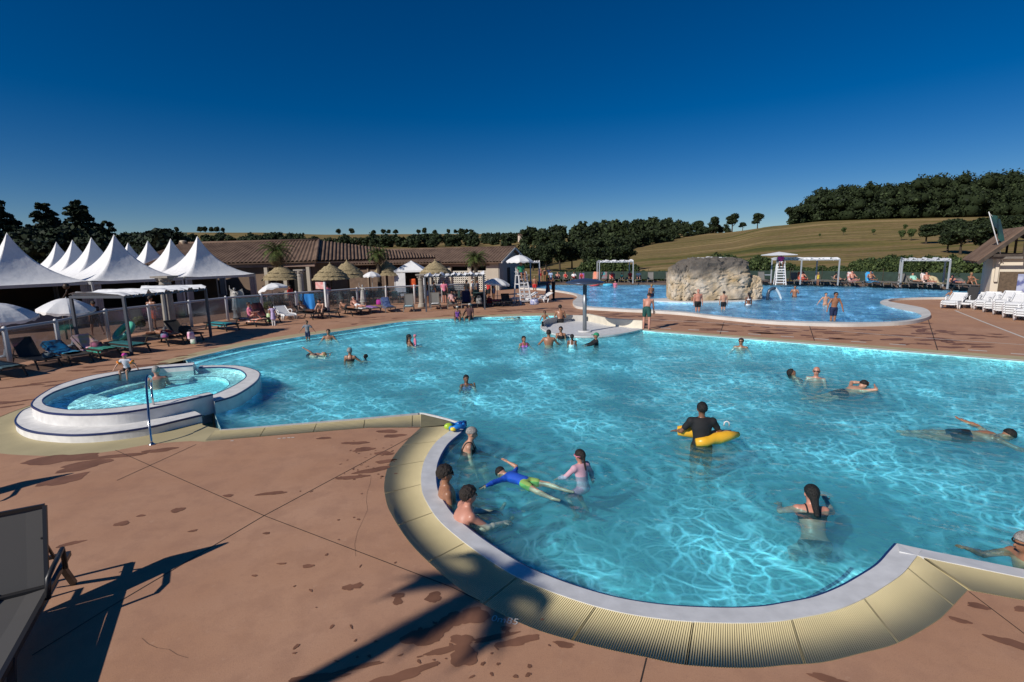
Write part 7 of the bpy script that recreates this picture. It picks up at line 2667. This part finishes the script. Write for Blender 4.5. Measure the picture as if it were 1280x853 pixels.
fwader('tanned man in navy shorts and sunglasses wading towards the near edge', 1041, 400.5, .35, 0, -1, skin='tan', hair='black', wear=(('shorts', 'navy'), ('shades', 'black')), vox=.018, lean=R(8), arm=((-.45, .1, -.9), (.5, .05, -.9)), fore=((-.15, .2, -.9), (.2, .1, -.9)))
fwader('bather with dark hair low in the far right corner of the far pool', 1189, 369, 1.15, 0, 1, hair='black', arm=ARMS_OUT['arm'], fore=ARMS_OUT['fore'])
fwader('child in a pink top splashing under the left pergola', 769, 359.5, .75, 0, -1, H=1.4, skin='pink', hair='brown', sex='c', wear=(('tshirt', 'pink'),))
for px, py, lab, col in ((743, 357, 'red inflatable ring floating near the far edge', (.7, .1, .1)), (760, 357, 'pale blue inflatable ring floating near the far edge', (.1, .5, .7))):
    o = empty('swim_ring', at(px, py, FW+.03), 0, lab, 'swim ring')
    MB().tube([(.42*math.cos(t_), .42*math.sin(t_), .05) for t_ in np.linspace(0, 2*PI, 25)], .13, 8, False).build('tube', mat('ring_%d' % px, col, .35), o)
# people on the far loungers
def on_l(o, label, a_, skin='tan', hair='dkbrown', style='short', sex='m', wear=(), H=1.68, vox=.03, flip=False):
    rz = o.rotation_euler.z+PI
    p = lp(o, 0, .25, .37)
    if a_ < .1:
        k = RECL(R(80))
    else:
        k = RECL(max(.2, PI/2-a_-.08))
    return person(label, p, rz, H, skin, hair, style, sex, wear=wear, vox=vox, **k)
def sit_l(o, label, skin='tan', hair='dkbrown', style='short', sex='m', wear=(), H=1.68, vox=.03, turn=0.):
    rz = o.rotation_euler.z+PI+turn
    return person(label, lp(o, 0, -.2, .37), rz, H, skin, hair, style, sex, wear=wear, vox=vox, **{**SIT_FLOOR, **dict(lean=R(12), arm=((-.2, .7, -.6), (.2, .7, -.6)), fore=((.1, .8, -.1), (-.1, .8, -.1)))})
on_l(FL[697], 'sunbather with knees flat, first right of the standing group', R(40), 'pink', 'brown', wear=(('trunks', 'navy'),))
on_l(FL[707], 'sunbather in red, second right of the standing group', R(40), 'fair', 'blond', sex='f', wear=(('onepiece', 'red'),))
on_l(FL[717], 'sunbather in white top, third right of the standing group', R(40), 'tan', 'black', wear=(('tshirt', 'white'), ('trunks', 'red')))
sit_l(FL[727], 'child wrapped in red sitting above the blue shower disc', 'tan', 'black', sex='c', wear=(('tshirt', 'red'),), H=1.3)
on_l(FL[765], 'woman reclining on the striped towel under the left pergola', R(45), 'pink', 'blond', sex='f', wear=(('onepiece', 'red'),))
sit_l(FL[777], 'child in mint top sitting under the left pergola', 'fair', 'brown', sex='c', wear=(('tshirt', (.2, .7, .5)),), H=1.2)
sit_l(FL[787], 'woman in red sitting by the right post of the left pergola', 'tan', 'black', sex='f', wear=(('tshirt', 'red'),))
sit_l(FL[798], 'person in white and navy sitting between pergola groups', 'fair', 'black', wear=(('tshirt', 'white'), ('shorts', 'navy')))
on_l(FL[1004], 'bather sitting on the orange red towel', R(62), 'pink', 'brown', wear=(('trunks', 'red'),))
on_l(FL[1049], 'woman reclining right of the middle pergola', R(30), 'fair', 'black', sex='f', wear=(('onepiece', 'black'),))
on_l(FL[1067], 'bather on the white and red far towel', R(65), 'pink', 'brown', wear=(('trunks', 'navy'),))
on_l(FL[1089.5], 'bather sitting against the bright blue far towel', R(68), 'tan', 'black', wear=(('trunks', 'navy'),))
on_l(FL[1145], 'woman in green wrap on a far lounger', R(40), 'fair', 'dkbrown', sex='f', wear=(('tshirt', (.3, .6, .5)),))
on_l(FL[1161], 'pale sunbather on the white towel beneath the right pergola', R(65), 'pink', 'dkbrown', wear=(('trunks', 'black'),))
on_l(FL[1196], 'bather reading on a far lounger right of the right pergola', R(25), 'pink', 'black', wear=(('trunks', 'navy'),))
sit_l(FL[1208], 'bare backed sunbather curled up on a far lounger', 'tan', 'blond', sex='f', wear=(('briefs', 'black'),))
def stander(label, px, py, z, dx, dy, **kw):
    k = {**ARMS_DOWN, **{a_: b_ for a_, b_ in kw.items() if a_ in ('arm', 'fore', 'lean', 'fat', 'head', 'thigh', 'shin')}}
    r_k = {a_: b_ for a_, b_ in kw.items() if a_ not in k}
    return person(label, at(px, py, z), ang(dx, dy), vox=r_k.pop('vox', .026), **r_k, **k)
stander('child in yellow swimsuit standing on the far pool edge', 1022, 356.8, FD, 0, -1, H=1.15, skin='tan', hair='blond', sex='c', wear=(('onepiece', 'yellow'),))
stander('bare chested man standing on the terrace behind the navy clad pair', 675.5, 352, FD-.15, .1, -1, H=1.75, skin='pink', hair='brown', wear=(('trunks', 'red'),))
stander('woman in dark swimsuit standing beside the bare chested man', 681, 352, FD-.15, -.2, -1, H=1.65, skin='tan', hair='blond', sex='f', wear=(('onepiece', 'black'),))
stander('person in dark shirt standing just left of the navy towel wearer', 686.5, 352, FD-.15, 0, -1, H=1.7, skin='brown', hair='black', wear=(('tshirt', 'navy'), ('shorts', 'black')))
stander('person in white and blue top bending among the standing group', 689, 356, .05, -.5, -1, H=1.6, skin='tan', hair='black', wear=(('tshirt', (.4, .5, .7)), ('shorts', 'navy')), lean=R(20))
stander('person wrapped in a navy towel standing by the heaped lounger', 685, 376, 0, -.7, -.2, H=1.7, skin='brown', hair='black', style='bob', wear=(('dress', 'navy'), ('leggings', 'navy')))
stander('person in dark clothes standing right of the navy towel wearer', 692, 374.8, 0, -.8, -.3, H=1.68, skin='brown', hair='black', wear=(('tshirt', 'black'), ('leggings', 'black')))
stander('bare backed woman in red and white shorts facing the far pool', 668.5, 369, 0, .2, 1, H=1.62, skin='tan', hair='blond', style='short', sex='f', wear=(('trunks', 'red'),))
# people on the left deck and terrace
person('bronzed person lying face down with red shorts under the pergola', lp(l_f, 0, -.1, .36), l_f.rotation_euler.z, 1.75, 'tan', 'black', 'short', wear=(('shorts', 'red'),), vox=.02, **PRONE)
person('woman in pink top sitting on the orange towel lounger', lp(l_i, -.1, -.1, .37), l_i.rotation_euler.z+PI+.9, 1.65, 'pink', 'brown', 'bun', 'f', wear=(('tshirt', 'pink'),), vox=.02, **{**SIT_FLOOR, **ARMS_FWD})
person('child in pale dress sitting beside the woman in pink', lp(l_j, 0, -.5, .37), l_j.rotation_euler.z+PI+.5, 1.15, 'fair', 'black', 'bob', 'c', wear=(('dress', (.6, .6, .65)),), vox=.02, **{**SIT_FLOOR, **ARMS_DOWN})
stander('person in lilac and white robe standing beside the white plastic lounger', 342.5, 407.5, 0, -.2, 1, H=1.12, skin='tan', hair='black', style='bob', sex='c', wear=(('dress', 'lilac'), ('leggings', 'white')), vox=.02)
person('pale man bending over a lounger right of the blue hanging towel', lp(l_l, 0, .2, .37), l_l.rotation_euler.z+PI-1.2, 1.7, 'fair', 'black', 'short', lean=R(45), wear=(('trunks', 'black'),), vox=.02, **{**SIT_CHAIR, **dict(arm=((-.2, .6, -.8), (.2, .6, -.8)), fore=((0, .4, -.9), (0, .4, -.9)))})
person('bronzed sunbather lying flat on the lounger left of the slim statue', lp(l_m, 0, .1, .37), l_m.rotation_euler.z+PI, 1.75, 'tan', 'black', 'short', wear=(('trunks', 'black'),), vox=.022, **RECL(R(78)))
person('dark sunbather lying on the reclined lounger behind the white plastic one', lp(l_k, 0, .25, .37), l_k.rotation_euler.z+PI, 1.72, 'dark', 'black', 'short', wear=(('trunks', 'black'),), vox=.022, **RECL(R(60)))
person('person resting their head by the statue plinth', lp(l_n, 0, .2, .37), l_n.rotation_euler.z+PI, 1.65, 'pink', 'grey', 'short', wear=(('trunks', 'white'),), vox=.022, **RECL(R(55)))
person('woman in floral pink dress on the grey lounger under the pergola', lp(l_s, 0, .25, .37), l_s.rotation_euler.z+PI, 1.62, 'pink', 'brown', 'bob', 'f', wear=(('tshirt', (.5, .3, .3)), ('trunks', (.5, .3, .3))), vox=.022, **RECL(R(42)))
stander('red haired man in orange shorts standing behind the pergola cloth', 193, 413, 0, .1, 1, H=1.75, skin='tan', hair='brown', wear=(('shorts', 'orange'),), vox=.02)
stander('person in black walking behind the pergola, left of the orange shorts', 122, 419, 0, -.6, .2, H=1.68, skin='tan', hair='brown', style='bun', sex='f', wear=(('tshirt', 'black'), ('shorts', 'black')), thigh=((-.05, .35, -1), (.05, -.3, -1)), shin=((0, .1, -1), (0, -.5, -1)), vox=.02)
terr = [(330, 372, 'pink', 'brown', 'red', 'bather in red standing under the shaggy palm'), (337, 371, 'pink', 'black', 'white', 'bare backed bather in white trunks near the last tent'), (363, 373, 'tan', 'black', 'red', 'person in red dress on the terrace under the palm'), (536, 378, 'brown', 'black', 'black', 'dark dressed person left in the terrace crowd under the pergola'), (543, 377, 'brown', 'black', 'black', 'second dark dressed person in the terrace crowd'), (555.5, 377, 'pink', 'brown', 'pink', 'person in pink top behind the grey loungers'), (584, 376, 'brown', 'black', 'black', 'dark haired person beside the white terrace post'), (591, 376, 'fair', 'white', 'white', 'white haired person in grey and white top on the terrace'), (597, 376, 'tan', 'dkbrown', 'grey', 'person in grey shirt behind the potted shrub'), (611, 377, 'tan', 'brown', 'red', 'person in dark red dress left of the low white parasol'), (617, 376, 'brown', 'black', 'black', 'person in black right of the dark red dress'), (410, 379, 'tan', 'black', 'pink', 'small figure in pink by the white board stand')]
for px, py, sk, hr2, cl, lab in terr:
    p = aty(px, 370, 36.0+(px-330)*.012)
    person(lab, (p.x, p.y, 0), random.uniform(-2, 2), 1.66, sk, hr2, 'short', 'm', wear=(('tshirt', cl), ('shorts', 'black' if cl != 'black' else 'navy')), vox=.03, **ARMS_DOWN)
# dark dining tables and chairs silhouettes on the terrace
tg = mat('dark_green_table', (.02, .05, .05), .6)
tab = None
for i, px in enumerate((290, 318, 345, 395, 422, 436, 462, 500, 570, 600)):
    p = aty(px, 372, 38.5+(i % 3)*1.2)
    if tab is None:
        tab = empty('terrace_table')
        MB().lathe([(.0001, .7), (.5, .7), (.5, .74), (.0001, .74)], n=20).build('tabletop', tg, tab)
        MB().lathe([(.25, 0), (.22, .04), (.05, .08), (.05, .7)], n=12).build('pedestal', tg, tab)
        t_ = tab
    else:
        t_ = copy_tree(tab)
    t_.location = (p.x, p.y, 0)
    tag(t_, 'dark round cafe table on the terrace behind the fence', 'table', 'terrace tables')
chp = None
for i, px in enumerate((283, 298, 312, 325, 339, 352, 388, 402, 416, 429, 443, 456, 470, 494, 508, 563, 577, 593, 607)):
    p = aty(px, 372, 38.0+(i % 4)*.9)
    if chp is None:
        chp = empty('terrace_chair')
        MB().box((0, 0, .44), (.44, .42, .04), bev=.01).build('seat', tg, chp)
        MB().box((0, .2, .7), (.42, .04, .46), bev=.01).build('backrest', tg, chp)
        for sx in (-1, 1):
            for sy in (-1, 1):
                MB().bar((sx*.19, sy*.18, .44), (sx*.21, sy*.2, 0), .035).build('leg', tg, chp)
        t_ = chp
    else:
        t_ = copy_tree(chp)
    t_.location = (p.x, p.y, 0)
    t_.rotation_euler = (0, 0, i*1.7)
    tag(t_, 'dark garden chair on the terrace behind the fence', 'chair', 'terrace chairs')
# statues
def statue(p, H_, ph, label, wings=False, rz=0.):
    m = mat('white_statue', (.5, .49, .46), .7, two=(.25, .24, .22), scale=5, bump=.3, bscale=30)
    o = person(label, (p.x, p.y, ph), rz, H_, hair='grey', style='bun', sex='f', m_all=m, vox=.02, name='garden_statue', lean=R(4), arm=((-.5, .2, -.7), (.6, .1, .7)), fore=((.5, .7, .3), (-.1, .2, .9)))
    o['category'] = 'statue'
    o['label'] = label
    for ch in list(o.children):
        if ch.name.startswith('eyes'):
            bpy.data.objects.remove(ch)
        elif ch.name.startswith('hair'):
            ch.data.materials.clear()
            ch.data.materials.append(m)
    def f(P):
        d = cone_sdf(P, v3(0, 0, H_*.58), v3(0, .02, .05), .13*H_, .17*H_)
        return d+.012*np.sin(np.arctan2(P[:, 1], P[:, 0])*11)
    V_, Q_ = surf(f, (-.4, -.4, 0), (.4, .4, H_*.75), .025)
    link('drapery', raw_mesh('drapery', V_, Q_, True), m, o)
    MB().lathe([(.26, -ph), (.26, -ph+.08), (.2, -ph+.12), (.19, -.1), (.25, -.05), (.25, 0), (.0001, 0)], n=16).build('pedestal', m, o)
    if wings:
        for sx in (-1, 1):
            MB().add([(0, -.1, H_*.8), (sx*.35, -.2, H_*.95), (sx*.42, -.22, H_*.6), (sx*.2, -.16, H_*.4), (0, -.14, H_*.8), (sx*.35, -.24, H_*.95), (sx*.42, -.26, H_*.6), (sx*.2, -.2, H_*.4)], [[0, 1, 2, 3], [7, 6, 5, 4], [0, 4, 5, 1], [1, 5, 6, 2], [2, 6, 7, 3], [3, 7, 4, 0]]).build('wing', m, o)
statue(at(297, 399), 1.25, .6, 'weathered grey winged garden statue behind the orange towel lounger', True, PI)
statue(at(455, 386.5), 1.1, .55, 'slim white garden statue on a plinth before the terrace fence', False, PI)
ap = aty(85, 380, 23.5)
arst = empty('antenna_sculpture', (ap.x, ap.y, 0), 0, 'thin dark bent sculpture rising over the white parasol', 'sculpture')
MB().tube([(-.35, 0, 1.6), (-.2, 0, 1.9), (0, 0, 2.15), (.1, 0, 2.4)], .03, 6).ball((.05, 0, 2.45), .14, 8).build('figure', mat('dark_bronze', (.05, .035, .025), .5, metal=.4), arst)
MB().tube([(-.35, 0, 1.65), (-.3, 0, .8), (-.3, 0, 0)], .04, 6).build('stand', MATS['dark_bronze'], arst)
# palm beyond the lower left corner of the picture, whose soft shadow falls across the deck
def offpalm(x, y, ztop):
    o = empty('palm_tree', (x, y, 0), 0, 'palm tree standing behind the photographer, shading the near deck', 'palm tree')
    MB().lathe([(.16-.05*i/20+.02*(i % 2), ztop*i/20) for i in range(21)], n=10).build('trunk', MATS['palm_bark'], o)
    mb = MB()
    for k in range(6):
        a_ = R(40)+k*R(61)
        P = []
        p = Vector((0, 0, ztop))
        e_ = R(30)
        for s_ in range(8):
            P.append(p.copy())
            p = p+Vector((math.cos(a_)*math.cos(e_), math.sin(a_)*math.cos(e_), math.sin(e_)))*.12
            e_ -= R(12)
        mb.tube(P, .02, 5)
        side = Vector((-math.sin(a_), math.cos(a_), 0))
        for q in range(20):
            f = .1+q/20*.88
            i0 = min(6, int(f*7))
            c = P[i0].lerp(P[i0+1], f*7-i0)
            dr2 = (P[i0+1]-P[i0]).normalized()
            for sg in (-1, 1):
                tip = c+side*sg*.24+dr2*.2-Vector((0, 0, .12))
                mb.add([c-dr2*.045, c+dr2*.045, tip], [[0, 1, 2]])
    mb.build('fronds', pfr, o)
cot = 1/math.tan(SUN_EL)
hp2 = 6.5
tgt = at(610, 735)
offpalm(tgt.x-hp2*cot*math.cos(SUN_AZ), tgt.y-hp2*cot*math.sin(SUN_AZ), hp2)
# second lounger added out of view, left of the frame, to throw a shadow in
l2 = copy_tree(ln)
l2.location = (-8.6, 6.4, 0)
tag(l2, 'unseen grey mesh lounger added past the left edge for its shadow', 'sun lounger')
for o in list(C.objects):
    if o.type == 'MESH' and o.data.materials and o.data.materials[0] and o.data.materials[0].name.startswith('hair_'):
        pass
